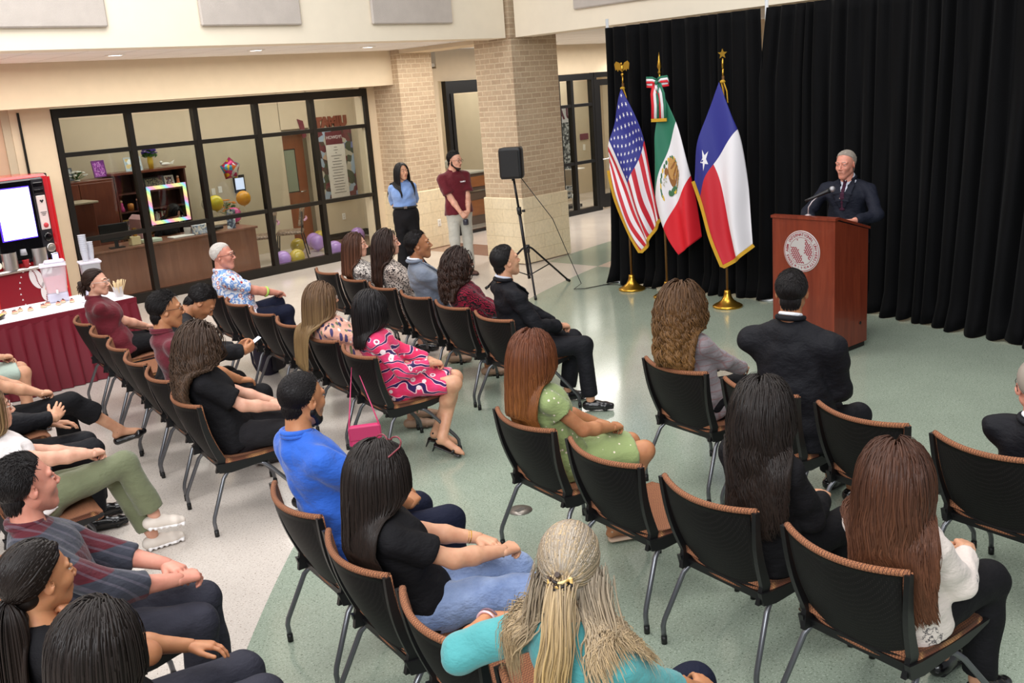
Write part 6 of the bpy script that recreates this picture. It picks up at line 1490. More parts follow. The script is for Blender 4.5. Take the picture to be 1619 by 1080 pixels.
    def shins(f, i=0, i2=0, clip=None):
        for q in (1, -1): f.cap(KN[q], AN[q], .054+i, .037+i2, k=.03, clip=(clip(q) if clip else ())); f.ell(KN[q]*.65+AN[q]*.35-nrm(FD[q])*.012, (.052+i,)*3, .03) if not clip else None
    f = Field(); torso(f); f.cap(Nb-sp*.02, Hc+HM@V3(-.03, 0, -.06)*hs, .058 if not fem else .046, k=.03)
    for q in (1, -1): f.cap(S[q], E[q], .043*ar, .037*ar, k=.018); f.cap(E[q], E[q]*.62+W[q]*.38, .040*ar, .039*ar, k=.02); f.cap(E[q]*.62+W[q]*.38, W[q], .038*ar, .0255*ar, k=.02)
    thighs(f); shins(f)
    if s.get('bare_feet'):
        for q in (1, -1): d_ = nrm(FD[q]); f.cap(AN[q], AN[q]-d_*.03-V3(0, 0, .04), .032, .028, k=.02); f.cap(AN[q]-V3(0, 0, .02), AN[q]+d_*.12-V3(0, 0, .055), .034, .026, k=.02); f.cap(AN[q]+d_*.12-V3(0, 0, .055), AN[q]+d_*.165-V3(0, 0, .062), .024, .014, k=.015)
    V, F = f.mesh(.0115); V = relax(V, F, 1); Vs, Fs, Ms = [V], [F], [np.zeros(len(F), int)]; o = len(V)
    hv, hf, hmi = get_head('f' if fem else 'm'); Vs.append(Hc+(hv*hs)@HM.T); Fs.append(hf+o); Ms.append(hmi); o += len(hv)
    for q in (1, -1):
        v, ff = get_hand(hp[q], q); x = nrm(hd[q]); z = NP(hz[q], float); z = nrm(z-x*(z@x)); y = np.cross(z, x); v = W[q]-x*.006+(v*(1.0 if not fem else .93)*s.get('handk', 1))@NP([x, y, z]); Vs.append(v); Fs.append(ff+o); Ms.append(np.zeros(len(ff), int)); o += len(v)
    hk = s.get('hair', ('short', 'black', {})); brow = hm(s.get('brow', hk[1]))
    np_obj('body', np.concatenate(Vs), np.concatenate(Fs), [skin_mat(s.get('skin', 'light')), LIPS if fem else LIPS_M, EYEW, IRIS, brow], root, mi=np.concatenate(Ms))
    # ---- clothing
    tp = s['top']; tk = tp.get('kind', 'shirt'); inf = {'shirt': .013, 'jacket': .019, 'dress': .012}[tk]+tp.get('loose', 0); tm = tp['mat']; sl = tp.get('sleeve', 1.0)
    g = Field(); torso(g, inf); cfield0 = Field(); torso(cfield0, inf)
    if tp.get('hem', 1): g.ecap(pel-sp*.06, pel+sp*.03, (.176*k*gr+inf, .136*gr+inf), (.160*k*gr+inf, .126*gr+inf), lat, .04)
    for q in (1, -1):
        U = E[q]-S[q]; 
        if tk == 'jacket': g.cap(S[q]-lat*q*.03, S[q]+U*.14, .048*min(ar, 1.15), .050*min(ar, 1.15), k=.045)
        if sl <= 0: pass
        elif sl <= 1: c = S[q]+U*sl; g.cap(S[q], S[q]+U*min(1, sl+.2),   .045*ar+inf, .043*ar+inf+tp.get('flare', 0), k=.018, clip=[(c, nrm(U))])
        else:
            W_ = W[q]-E[q]; g.cap(S[q], E[q], .044*ar+inf*.8, .040*ar+inf*.8, k=.018); c = E[q]+W_*(sl-1); g.cap(E[q], W[q], .042*ar+inf*.8, .030*ar+inf*.75, k=.02, clip=[(c, nrm(W_))])
    hemc = pel-sp*(.075 if tp.get('hem', 1) else -.09); g.cut(lambda P: -((P-hemc)@sp))
    nk = tp.get('neck', .050)       # neck opening
    cN = Nb+fw*.035-sp*.005; g.cap(Nb-fw*.005-sp*.03+fw*.02, Nb+sp*.2+fw*.05, nk, nk+.03, k=.006, op='sub')
    if tp.get('vee'):
        dpt = tp['vee']; a = Nb-sp*dpt+fw*.0
        g.cut(lambda P: np.minimum((P-a)@sp*tp.get('vw', .32)-np.abs((P-a)@lat), (P-chest)@fw))
    V, F = g.mesh(.0115 if s.get('near') is None else .0095); V = relax(V, F, 4 if tk == 'jacket' else 2); V = folds(V, vnormals(V, F), tp.get('fold', .0065), seed); nm = {'shirt': 'shirt', 'jacket': 'jacket', 'dress': 'dress'}[tk]
    topo = np_obj(tp.get('name', nm), V, F, tm, root)
    cfield = g
    def ring(name, c, ax, r, tube_, mat, a0=0, a1=360, tilt=0, par=topo, z2=0.0):
        h = Field(); ax = nrm(ax); u = nrm(fw-ax*(fw@ax)); w_ = np.cross(ax, u); pts = []
        for i in range(25): a = math.radians(a0+(a1-a0)*i/24); pts.append(c+(u*math.cos(a)+w_*math.sin(a))*r*(1+.0*math.cos(a))+ax*(-tilt*math.cos(a)+z2))
        for a, b in zip(pts, pts[1:]): h.cap(a, b, tube_, k=.006)
        V, F = h.mesh(.006); return np_obj(name, V, F, mat, par)
    nax = nrm(HM@V3(-.2, 0, 1)*.5+sp)
    if tp.get('collar') is not None: ring('collar', Nb+sp*.012-fw*.002, sp, .058, .012, tp['collar'], 25, 335, .022); ring('collar_fold', Nb-sp*.002-fw*.002, sp, .064, .010, tp['collar'], 25, 335, .022) if tk == 'shirt' else None
    if tp.get('inner') is not None:
        ring('shirt_collar', Nb+sp*.030-fw*.004, sp, .055, .009, tp['inner'], 12, 348, .024)
        if tp.get('vee'):
            h = Field(); torso(h, .012); h.cut(lambda P: -((P-(Nb-sp*.02))@fw)-.02); h.cut(lambda P: -(P-(Nb-sp*(tp['vee']+.05)))@sp); h.cut(lambda P: np.abs((P-Nb)@lat)-.09)
            V, F = h.mesh(.009); np_obj('dress_shirt', V, F, tp['inner'], root)
            def out(fl, base, lift):      # first point outside a surface, going forward
                r_ = np.linspace(.02, .24, 90); dd = fl.eval(base+r_[:, None]*fw); k_ = np.nonzero(dd > 0)[0]; i_ = [q for q in k_ if q == 0 or dd[q-1] <= 0]; return base+fw*(r_[i_[-1]] if i_ else .1)+fw*lift
            if tp.get('tie') is not None:
                sh_f = Field(); torso(sh_f, .012); tie = Field(); pts = [out(sh_f, Nb-sp*(.015+(tp['vee']+.0)*t_), .004) for t_ in np.linspace(0, 1, 8)]
                pts[0] = Nb-sp*.012+fw*.062; tie.ecap(pts[0], pts[0]-sp*.028+fw*.004, (.019, .012), (.013, .009), lat, .004)
                for i_ in range(7): w0, w1 = .014+.013*i_/7, .014+.013*(i_+1)/7; tie.ecap(pts[i_], pts[i_+1], (w0, .007), (w1, .007), lat, .006)
                V, F = tie.mesh(.005); np_obj('necktie', V, F, tp['tie'], root)
            for q in (1, -1):
                lp = Field(); pp = [Nb+sp*.005+lat*q*.056+fw*.015]+[out(cfield0, Nb-sp*(.05+(tp['vee']-.06)*t_)+lat*q*(.068-.048*t_), .004) for t_ in (0, .35, .7, 1)]; ww = [.020, .030, .036, .028, .014]
                for i_ in range(4): lp.ecap(pp[i_], pp[i_+1], (ww[i_], .007), (ww[i_+1], .007), lat, .01)
                V, F = lp.mesh(.006); np_obj('lapel', V, F, tm, topo)
    if tk == 'jacket': ring('jacket_collar', Nb+sp*.012-fw*.006, sp, .070, .013, tm, 55, 305, .02)
    bt = s.get('bottom', {'kind': 'trousers', 'mat': cloth('black', '#141317')}); bk = bt['kind']; bm = bt['mat']
    g = Field(); hipf = lambda i: g.ecap(pel-sp*.06, pel+sp*.05, (.158*k*gr+i, .118*gr+i), (.145*k*gr+i, .110*gr+i), lat, .04)
    if bk == 'trousers':
        hipf(.012); fl_ = bt.get('flare', .012); up_ = bt.get('cut', .93)
        for q in (1, -1):
            g.cap(hip[q], KN[q], .084*gr**.6+.014, .060+.014, k=.04); c = KN[q]+(AN[q]-KN[q])*up_; g.cap(KN[q], AN[q], .058+.013, .040+.014+fl_, k=.03, clip=[(c, nrm(AN[q]-KN[q]))])
    else:
        hipf(.014); cut_ = bt.get('cut', .92); km = (KN[1]+KN[-1])/2; hm_ = pel; hw = abs((KN[1]-KN[-1])@lat)/2
        if sit: g.ecap(hm_, km+(km-hm_)*.05, (.178*k*gr, .118), (hw+.082, .080), lat, .05, clip=[(hm_+(km-hm_)*cut_, nrm(km-hm_))])
        else: g.ecap(hm_, V3(km[0], km[1], .40), (.165*k, .12), (.20, .16), lat, .04, clip=[((0, 0, .45), (0, 0, -1))])
    V, F = g.mesh(.0115); V = relax(V, F, 2); V = folds(V, vnormals(V, F), bt.get('fold', .004), seed+5, .8); np_obj(bt.get('name', 'trousers' if bk == 'trousers' else 'skirt'), V, F, bm, root)
    sk = s.get('shoe', ('dress', plain('shoe_black', '#0f0e10', .25, coat=.3), plain('sole_black', '#0a0a0a', .6)))
    if sk:
        for q in (1, -1): shoe(root, AN[q], FD[q], sk[0], sk[1], sk[2] if len(sk) > 2 else None)
    # ---- hair and face extras
    st, hc, par = hk
    if st != 'bald': make_hair(root, st, hc, Hc, HM, hs, cfield if st != 'short' else None, seed, par, Nb, lat, fw)
    if s.get('beard'):
        h = Field(); h.cap((.068, 0, -.099), (.062, 0, -.101), .0275, k=.02)
        for q in (1, -1): h.cap((.002, q*.0535, -.052), (.060, q*.014, -.100), .0215, .0245, k=.02); h.cap((.002, q*.064, -.01), (.002, q*.060, -.045), .010, .014, k=.01); h.cap((.098, q*.004, -.050), (.092, q*.022, -.060), .0055, .005, k=.004)
        h.ell((.105, 0, -.060), (.022, .026, .0135), .004, 'sub'); V, F = h.mesh(.0042); r2 = np.random.RandomState(3); V = V+vnormals(V, F)*(r2.uniform(-.001, .0004, (len(V), 1))); np_obj('beard', Hc+(V*hs)@HM.T, F, hm(s['beard']), root, attr=np.zeros(len(V)))
    if s.get('glasses') is not None:
        mb = MB(); gm = s['glasses']
        def hp_(x, y, z): return Vector(Hc+(V3(x, y, z)*hs)@HM.T)
        for q in (1, -1):
            mb.tube([hp_(.108-.004*abs(math.cos(a)), q*.033+.0235*math.cos(a), .004+.0165*math.sin(a)) for a in np.linspace(0, 2*PI, 17)], .0016, 5, cap=False); mb.tube([hp_(.104, q*.056, .010), hp_(.06, q*.074, .010), hp_(-.01, q*.083, .008), hp_(-.025, q*.083, -.012)], .0016, 5)
        mb.tube([hp_(.108, .010, .008), hp_(.111, 0, .010), hp_(.108, -.010, .008)], .0014, 5); mb.build('glasses', gm, root)
    return dict(root=root, W=W, Hc=Hc, HM=HM, hs=hs, E=E, S=S, field=cfield, Nb=Nb, fw=fw, sp=sp, lat=lat, top=topo)
# ================================================================ THE AUDIENCE AND THE SPEAKER
def head_at(chair, px, py, fx, hz, ang=FACE):
    """height and side offset of a head seen at a pixel, fx in front of the seat centre"""
    f = Vector((math.cos(ang), math.sin(ang), 0)); l = Vector((-f.y, f.x, 0))
    d = (HEAD*F_PX + RT*(px-809.5) - UP*(py-540)).normalized(); o = Vector((0, 0, CAM_H)); n = chair+f*fx+Vector((0, 0, hz))
    p = o+d*(n-o).dot(d); return NP([(p-chair).dot(f), (p-chair).dot(l), p.z])
def seated(label, chair, px, py, fx, **s):
    c = CHAIRS[chair]; c = Vector((c.x, c.y, 0)); ang = s.pop('ang', FACE); h = head_at(c, px, py, fx, s.pop('hz', 1.24 if s.get('sex') == 'm' else 1.18), ang); print('HEAD', chair, h.round(2))
    g_ = c+Vector((math.cos(ang), math.sin(ang), 0))*h[0]; yaw = math.degrees(math.atan2(4.33-g_.y, 8.9-g_.x)-ang); yaw = max(-38, min(42, yaw)); lk = s.get('look', (0, 0, 0))
    s['look'] = (lk[0]+yaw*(0 if s.pop('noyaw', 0) else 1), lk[1], lk[2]); s.setdefault('twist', yaw*.2+s.get('turn', 0)*.4)
    if s.pop('chin', 0): s['hands'][0][-1] = h+V3(.085, -.045, -.165); s['hands'][1][-1] = (-.35, .55, .55); s['hands'][2][-1] = (.75, -.5, .2)
    s['head'] = h; s.setdefault('pel', (-.07, h[1]*.75 if abs(h[1]) < .2 else h[1]*.6, .555))
    dy = s['pel'][1]
    if 'legs' not in s: s['legs'] = {q: (V3(.365, dy+q*.10, .535), V3(.35+.03*q, dy+q*.10, .095), (1, q*.15, 0)) for q in (1, -1)}
    if s.get('hands', 'lap') == 'lap': x = s.get('lapx', .25); z = s.get('lapz', .665); s['hands'] = ({1: V3(x, dy+.075, z), -1: V3(x-.01, dy-.08, z+.034)}, {1: (.72, -.68, -.12), -1: (.74, .66, -.14)}, {1: (.1, .05, 1), -1: (.1, -.15, 1)}, {1: 'relax', -1: 'clasp'})
    return person(label, c, ang, s)
blk_c = cloth('black', '#131215'); blk_s = cloth('black_suit', '#15151a', rough=.7); white_c = cloth('white_shirt', '#e4e6ec'); navy_t = cloth('navy_trousers', '#161a2e'); mar_p = cloth('maroon_polo', '#5e1420', rough=.75)
gl_dark = plain('glasses_dark', '#1c1517', .25); gl_clear = plain('glasses_pale', '#d9cfc6', .2, .2)
shoe_blk = ('dress', plain('shoe_black', '#0f0e10', .25, coat=.3), plain('sole_black', '#0a0a0a', .6)); shoe_tan = ('dress', plain('shoe_tan', '#a08068', .5), plain('sole_tan', '#5f4a3a', .6)); heel_blk = ('heel', plain('shoe_black', '#0f0e10', .25, coat=.3)); sneak = ('sneaker', plain('sneaker_cream', '#e0d4c8', .7), plain('sole_white', '#f0ecea', .5))
black_tr = {'kind': 'trousers', 'mat': blk_c}
LONG = dict(n=1100, len=.46, vol=.018, r=.0046)
# --- front row of the left block
seated('woman with long brown hair and pale speckled blouse, at the left of the front row', 'A2', 563, 388, -.22, turn=-25, seed=2, skin='fair', look=(0, 2, 0), hair=('long', 'chestnut', dict(LONG, chair=1, len=.44, n=700)), top=dict(mat=cloth('pale_speckle', '#d8cfc6', 'speckle'), sleeve=1.9), bottom={'kind': 'skirt', 'mat': blk_c}, shoe=shoe_blk)
seated('smiling woman with dark brown hair and black-and-cream speckled top', 'A3', 613, 384, -.20, turn=-25, seed=3, skin='fair', look=(0, 2, 0), hair=('long', 'dark_brown', dict(LONG, chair=1, len=.50, n=700, vol=.024, wave=.004)), top=dict(mat=cloth('dark_speckle', '#cfc0b4', 'speckle'), sleeve=1.9), bottom={'kind': 'skirt', 'mat': cloth('dark_speckle', '#cfc0b4', 'speckle')}, shoe=shoe_tan)
seated('man in a grey suit jacket and navy tie', 'A4', 661, 387, -.20, turn=-25, seed=4, sex='m', skin='olive', look=(0, 5, 0), hair=('short', 'black', dict(len=.034, n=2200, up=.55, r=.0020, dir=(-.7, -.5, -.1))), top=dict(kind='jacket', mat=cloth('grey_suit', '#6e7684'), sleeve=1.93, inner=white_c, vee=.20, tie=navy_t), bottom={'kind': 'trousers', 'mat': cloth('grey_suit', '#6e7684')}, shoe=shoe_tan)
seated('woman with dark curly hair, red glasses and a dark red patterned top', 'A5', 727, 416, -.20, turn=-22, seed=5, skin='fair', look=(0, 2, 0), glasses=plain('glasses_red', '#7a2030', .3), hair=('long', 'dark_brown', dict(chair=1, n=800, len=.34, vol=.030, curl=.012, freq=5, clump=.4, r=.0045)), top=dict(mat=cloth('red_weave', '#8a1430', 'red_weave'), sleeve=1.93, loose=.004), bottom={'kind': 'trousers', 'mat': blk_c}, shoe=shoe_blk, girth=1.1)
seated('young man in a black suit at the aisle end of the front row', 'A6', 799, 413, -.20, turn=-28, seed=6, sex='m', skin='light', look=(0, 10, 0), hair=('short', 'black', dict(len=.026, n=2400, up=.7, spike=.5, r=.0018)), top=dict(kind='jacket', mat=blk_s, sleeve=1.93, inner=cloth('pale_shirt', '#c6cad6'), vee=.2), bottom={'kind': 'trousers', 'mat': blk_s}, shoe=shoe_blk,
       legs={1: (V3(.37, .10, .535), V3(.30, .12, .095), (1, .1, 0)), -1: (V3(.40, -.16, .54), V3(.43, -.20, .095), (1, -.2, 0))})
# --- second row
b1m = seated('white-haired man with glasses in a blue and red flowered shirt, legs crossed', 'B1', 352, 405, -.14, turn=8, seed=7, sex='m', skin='ruddy', look=(0, 2, 0), girth=1.18, glasses=gl_dark, hair=('short', 'grey', dict(len=.026, n=2600, up=.5, r=.0018, cap=.003, line=.1)), top=dict(mat=cloth('floral_blue', '#dfe4ee', 'floral_blue'), sleeve=.72, loose=.008, flare=.012, collar=cloth('floral_blue', '#dfe4ee', 'floral_blue')),
       bottom={'kind': 'trousers', 'mat': navy_t}, belly=1, hands=({1: V3(.33, .06, .73), -1: V3(.32, -.12, .73)}, {1: (.72, -.68, -.1), -1: (.74, .66, -.1)}, {1: (.1, .1, 1), -1: (.1, -.1, 1)}, {1: 'relax', -1: 'clasp'}),
       legs={1: (V3(.37, .06, .60), V3(.38, -.14, .30), (.7, -.6, -.2)), -1: (V3(.37, -.12, .53), V3(.32, -.10, .095), (1, -.1, 0))})
seated('woman with glasses, straight blond-brown hair, peach leaf-print blouse', 'B5', 510, 473, -.18, turn=-22, seed=8, skin='light', look=(0, 0, 0), glasses=gl_clear, hair=('long', 'honey', dict(over=1, n=1600, len=.54, vol=.024, r=.005, tipk=1.1)), top=dict(mat=cloth('pink_leaf', '#e2ab97', 'pink_leaf'), sleeve=1.6, loose=.008), bottom={'kind': 'trousers', 'mat': cloth('pink_leaf', '#e2ab97', 'pink_leaf')}, shoe=shoe_tan, girth=1.15)
pk_w = seated('woman with a black bob in a bright pink patterned dress with navy trim', 'B6', 588, 487, -.16, turn=-36, seed=9, skin='light', look=(0, -2, 0), hair=('long', 'black', dict(n=1300, len=.30, vol=.022, r=.005, G=(.02, 0, -1))), top=dict(kind='dress', mat=cloth('pink_scroll', '#e0315f', 'pink_scroll'), sleeve=1.85, collar=cloth('navy_trim', '#1c1a3c'), loose=.006), bottom={'kind': 'skirt', 'mat': cloth('pink_scroll', '#e0315f', 'pink_scroll'), 'cut': .93}, bare_feet=1, shoe=heel_blk, lapx=.24,
       legs={1: (V3(.37, .06, .54), V3(.26, -.12, .15), (.9, -.3, -.35)), -1: (V3(.38, -.12, .55), V3(.20, .06, .14), (.9, .2, -.35))})
# --- third row
bun_w = seated('woman with dark hair in a bun, clear glasses and a maroon polo shirt', 'C1', 152, 447, -.16, turn=15, seed=10, skin='fair', look=(0, 0, 0), glasses=gl_clear, hair=('long', 'dark_brown', dict(n=1400, len=.13, vol=.008, tie=(-.115, 0, -.01), bun=(-.125, 0, -.02), r=.004, cap=.006)), top=dict(mat=mar_p, sleeve=.62, collar=mar_p, loose=.006, flare=.012), bottom=black_tr, girth=1.15, hands=({1: V3(.26, .10, .64), -1: V3(.27, -.02, .65)}, {1: (.9, -.3, -.2), -1: (.9, .25, -.2)}, {1: (.2, .1, 1), -1: (.2, -.1, 1)}, {1: 'relax', -1: 'relax'}))
phone_p = seated('person in dark clothes bent forward over a phone, short black hair', 'C4', 318, 478, .26, seed=11, sex='m', skin='tan', look=(0, -48, 0), hair=('short', 'black', dict(len=.042, n=1800, up=.5, r=.0030)), top=dict(mat=cloth('charcoal', '#232326'), sleeve=1.85, loose=.012), bottom=black_tr, pel=(-.07, 0, .555),
       hands=({1: V3(.47, .06, .74), -1: V3(.47, -.08, .74)}, {1: (.9, -.25, .25), -1: (.9, .3, .25)}, {1: (-.2, .9, -.3), -1: (-.2, -.9, -.3)}, {1: 'clasp', -1: 'clasp'}))
seated('man with black hair and glasses in a dark red polo shirt', 'C5', 262, 490, -.12, turn=10, seed=12, sex='m', skin='tan', look=(0, -2, 0), glasses=gl_dark, hair=('short', 'black', dict(len=.040, n=2000, up=.6, r=.0024)), top=dict(mat=cloth('dark_red_polo', '#65202c', rough=.75), sleeve=.6, collar=cloth('dark_red_polo', '#65202c', rough=.75), loose=.006), bottom=black_tr, hands='thigh')
seated('woman with very long curly brown hair and black short-sleeved top', 'C6', 318, 545, -.14, turn=-24, seed=13, skin='fair', look=(0, -8, 0), hair=('long', 'curly_brown', dict(chair=1, n=1500, len=.58, vol=.042, curl=.014, freq=6, clump=.5, locks=90, r=.0042)), top=dict(mat=blk_c, sleeve=.75, loose=.008, flare=.01), bottom={'kind': 'trousers', 'mat': cloth('soft_black', '#1d1b1e')}, lapx=.27, girth=1.1)
# --- near centre
seated('man with buzzed black hair and beard in a bright blue shirt', 'K1', 478, 632, -.16, seed=14, sex='m', skin='tan', look=(0, -4, 0), beard='black', hair=('short', 'black', dict(len=.014, n=4000, r=.0014, up=.7, cap=.002)), top=dict(mat=cloth('blue_shirt', '#2f62c4', rough=.75), sleeve=1.55, collar=cloth('blue_shirt', '#2f62c4', rough=.75), loose=.014, fold=.007), bottom={'kind': 'trousers', 'mat': navy_t}, near=1,
       hands=({1: V3(.26, .10, .66), -1: V3(.22, -.10, .67)}, {1: (.9, -.4, -.1), -1: (.7, .7, .1)}, {1: (.1, .2, 1), -1: (-.1, -.5, .8)}, {1: 'relax', -1: 'fist'}), legs={1: (V3(.37, .16, .54), V3(.36, .18, .095), (1, .2, 0)), -1: (V3(.38, -.14, .56), V3(.40, -.14, .095), (1, -.1, 0))})
sun_w = seated('woman with long black hair, sunglasses on her head, black top and pale jeans', 'K2', 597, 748, -.16, turn=-22, seed=15, skin='light', look=(0, -10, 0), hair=('long', 'soft_black', dict(chair=1, n=3200, len=.56, vol=.024, r=.0034, wave=.003, locks=120)), top=dict(mat=blk_c, sleeve=.62, loose=.006, flare=.006), bottom={'kind': 'trousers', 'mat': cloth('denim', '#7c8eb2', 'denim', fold=.6), 'flare': .03, 'fold': .007}, near=1, shoe=sneak, lapx=.30, lapz=.70,
       legs={1: (V3(.37, .08, .56), V3(.33, .08, .095), (1, 0, 0)), -1: (V3(.42, -.16, .57), V3(.42, -.18, .095), (1, -.1, 0))})
teal_w = seated('woman in a teal top with grey-blond hair in a claw clip ponytail', 'K4', 903, 895, -.12, seed=16, skin='tan', look=(8, -5, 0), hair=('bald', 'silver_blond', {}), hs=1.0, sw=.175, girth=1.15, top=dict(mat=cloth('teal', '#4f9a9c', rough=.75), sleeve=1.15, loose=.01, fold=.006), bottom={'kind': 'trousers', 'mat': navy_t}, near=1,
       hands=({1: V3(-.20, .50, .865), -1: V3(.24, -.06, .67)}, {1: (.85, -.5, -.05), -1: (.6, .7, -.1)}, {1: (.2, .3, .9), -1: (.4, -.2, .9)}, {1: 'grip', -1: 'relax'}), pole={1: (-1, .35, -.35)})
seated('woman with long straight red-brown hair in a light green ruffled dress', 'S1', 842, 560, -.18, turn=-16, seed=17, skin='tan', look=(0, -2, 0), hair=('long', 'auburn', dict(chair=1, n=3200, len=.50, vol=.028, r=.0034, tipk=1.0, wave=.003, locks=120)), top=dict(kind='dress', mat=cloth('green_dress', '#8f9f68', 'dots'), sleeve=.34, flare=.022, loose=.006), bottom={'kind': 'skirt', 'mat': cloth('green_dress', '#8f9f68', 'dots'), 'cut': .9}, near=1, bare_feet=1, shoe=('sandal', plain('shoe_beige', '#c9ae96', .5)), lapx=.22,
       legs={1: (V3(.37, .07, .535), V3(.20, -.05, .10), (1, -.1, 0)), -1: (V3(.38, -.10, .54), V3(.24, .05, .10), (1, .1, 0))})
# --- right block
seated('woman with long golden-brown curls in a grey checked blazer', 'R1', 1078, 482, -.20, seed=18, skin='light', look=(0, 4, 0), hair=('long', 'curly_gold', dict(chair=1, n=1700, len=.46, vol=.046, curl=.013, freq=6, clump=.5, locks=90, r=.0042)), top=dict(kind='jacket', mat=cloth('grey_check', '#8d8487', 'check'), sleeve=1.9), bottom=black_tr)
seated('broad man in a black suit with thinning black hair facing the podium', 'R2', 1252, 462, -.20, arms=1.2, seed=19, sex='m', skin='olive', look=(0, 2, 0), girth=1.4, sw=.225, twist=18, drop=.062, hair=('short', 'black', dict(len=.035, n=3000, thin=(-.35, 0, .93), spike=.8, cap=.002, r=.0018)), top=dict(kind='jacket', mat=blk_s, sleeve=1.93, inner=white_c, loose=.006), bottom={'kind': 'trousers', 'mat': blk_s}, near=1)
seated('man in a black jacket cut off by the right edge of the photo', 'R4', 1640, 612, -.20, seed=20, sex='m', skin='ruddy', look=(0, 0, 0), glasses=gl_dark, hair=('short', 'short_grey', dict(len=.02, n=900)), top=dict(kind='jacket', mat=blk_s, sleeve=1.93, inner=white_c), bottom={'kind': 'trousers', 'mat': blk_s}, near=1)
seated('woman with long wavy black hair in a black lace blouse', 'S3', 1206, 645, -.18, seed=21, skin='light', look=(0, 0, 0), hair=('long', 'soft_black', dict(chair=1, n=3200, len=.54, vol=.034, wave=.010, locks=110, freq=3.2, r=.0034)), top=dict(mat=blk_c, sleeve=1.8, loose=.014), bottom=black_tr, near=1, shoe=sneak if False else ('sneaker', plain('shoe_black', '#0f0e10', .25, coat=.3), plain('sole_tan', '#5f4a3a', .6)))
seated('woman with long brown hair in a cream blouse with sketched flowers', 'S4', 1415, 752, -.18, seed=22, skin='light', look=(0, 0, 0), hair=('long', 'chestnut', dict(chair=1, n=3200, len=.56, vol=.034, wave=.008, locks=120, freq=2.6, r=.0034, wide=.15)), top=dict(mat=cloth('cream_sketch', '#dccfc6', 'sketch'), sleeve=1.75, loose=.014), bottom=black_tr, near=1)
# --- back row at the left
seated('woman in a mint skirt, mostly outside the left edge', 'D1', -40, 470, -.15, seed=23, skin='light', hair=('long', 'brown', dict(LONG, n=400)), top=dict(mat=blk_c, sleeve=.6), bottom={'kind': 'skirt', 'mat': cloth('mint', '#a9b8ac')}, bare_feet=1, shoe=heel_blk)
seated('woman in black cropped trousers with strapped black platform shoes, legs crossed', 'D2', -58, 530, -.15, seed=24, skin='light', hair=('long', 'brown', dict(LONG, n=500)), top=dict(mat=blk_c, sleeve=.7, loose=.008), bottom={'kind': 'trousers', 'mat': blk_c, 'cut': .5, 'flare': .05}, bare_feet=1, shoe=('clog', plain('shoe_black', '#0f0e10', .25, coat=.3)), girth=1.1, lapx=.30,
       legs={1: (V3(.40, .09, .53), V3(.42, .12, .10), (1, 0, 0)), -1: (V3(.44, -.02, .60), V3(.74, .02, .30), (1, -.1, .1))})
seated('person in black with one hand resting on the chest, at the left edge', 'D3', -75, 600, -.15, seed=25, sex='m', skin='light', hair=('short', 'black', {}), top=dict(kind='jacket', mat=blk_s, sleeve=1.9), bottom={'kind': 'trousers', 'mat': blk_s}, hands=({1: V3(.26, .12, .68), -1: V3(.24, .0, .76)}, {1: (.9, -.2, -.1), -1: (.5, .7, .3)}, {1: (0, .1, 1), -1: (.5, -.5, .6)}, {1: 'relax', -1: 'flat'}))
seated('woman in a white lace top, olive trousers and cream sneakers, legs crossed', 'D4', -16, 648, -.15, turn=8, seed=26, skin='fair', look=(0, 0, 0), glasses=gl_clear, hair=('long', 'honey', dict(LONG, n=800, len=.36)), top=dict(mat=cloth('white_lace', '#e6dedc'), sleeve=.35, loose=.012), bottom={'kind': 'trousers', 'mat': cloth('olive', '#6f7458'), 'flare': .02, 'cut': .9}, shoe=sneak, near=1, lapx=.30, lapz=.69,
       legs={1: (V3(.42, .10, .53), V3(.55, .0, .095), (1, -.1, 0)), -1: (V3(.45, -.04, .60), V3(.56, -.06, .24), (1, -.1, -.15))})
seated('man with dark hair and a dark red and grey shirt, hands clasped on his lap', 'D5', 42, 768, -.14, turn=-22, seed=27, sex='m', skin='ruddy', look=(0, 6, 0), hair=('short', 'black', dict(len=.040, n=3000, up=.45, r=.0022, spike=.3)), top=dict(mat=cloth('dark_plaid', '#343640', 'shoulder_plaid'), sleeve=1.5, collar=cloth('dark_plaid', '#343640', 'shoulder_plaid'), loose=.01), bottom={'kind': 'trousers', 'mat': cloth('slate', '#34343e')}, near=1, lapx=.32, lapz=.69)
seated('woman with long dark hair tied back, her hand under her chin', 'D6', 62, 915, -.10, seed=28, skin='tan', look=(0, 0, 0), hair=('long', 'soft_black', dict(n=3000, len=.55, vol=.012, tie=(-.11, 0, -.035), r=.0048, cap=.007)), top=dict(mat=blk_c, sleeve=.5, loose=.006), bottom={'kind': 'trousers', 'mat': cloth('slate', '#34343e')}, near=1,
       hands=({1: V3(.28, .08, .68), -1: V3(.10, -.09, 1.02)}, {1: (.8, -.4, -.1), -1: (-.25, .85, .35)}, {1: (.1, .2, 1), -1: (.7, .1, -.3)}, {1: 'relax', -1: 'fist'}), chin=1, pole={-1: (1, -.3, -.7)})
seated('woman with dark hair and a black and green top in the lower left corner', 'D7', 160, 1018, -.08, turn=25, seed=29, skin='light', look=(0, 0, 0), hair=('long', 'soft_black', dict(chair=1, n=3200, len=.46, vol=.018, r=.0034)), top=dict(mat=cloth('black_green', '#131215'), sleeve=.35, loose=.006), bottom=black_tr, near=1, hands='thigh')

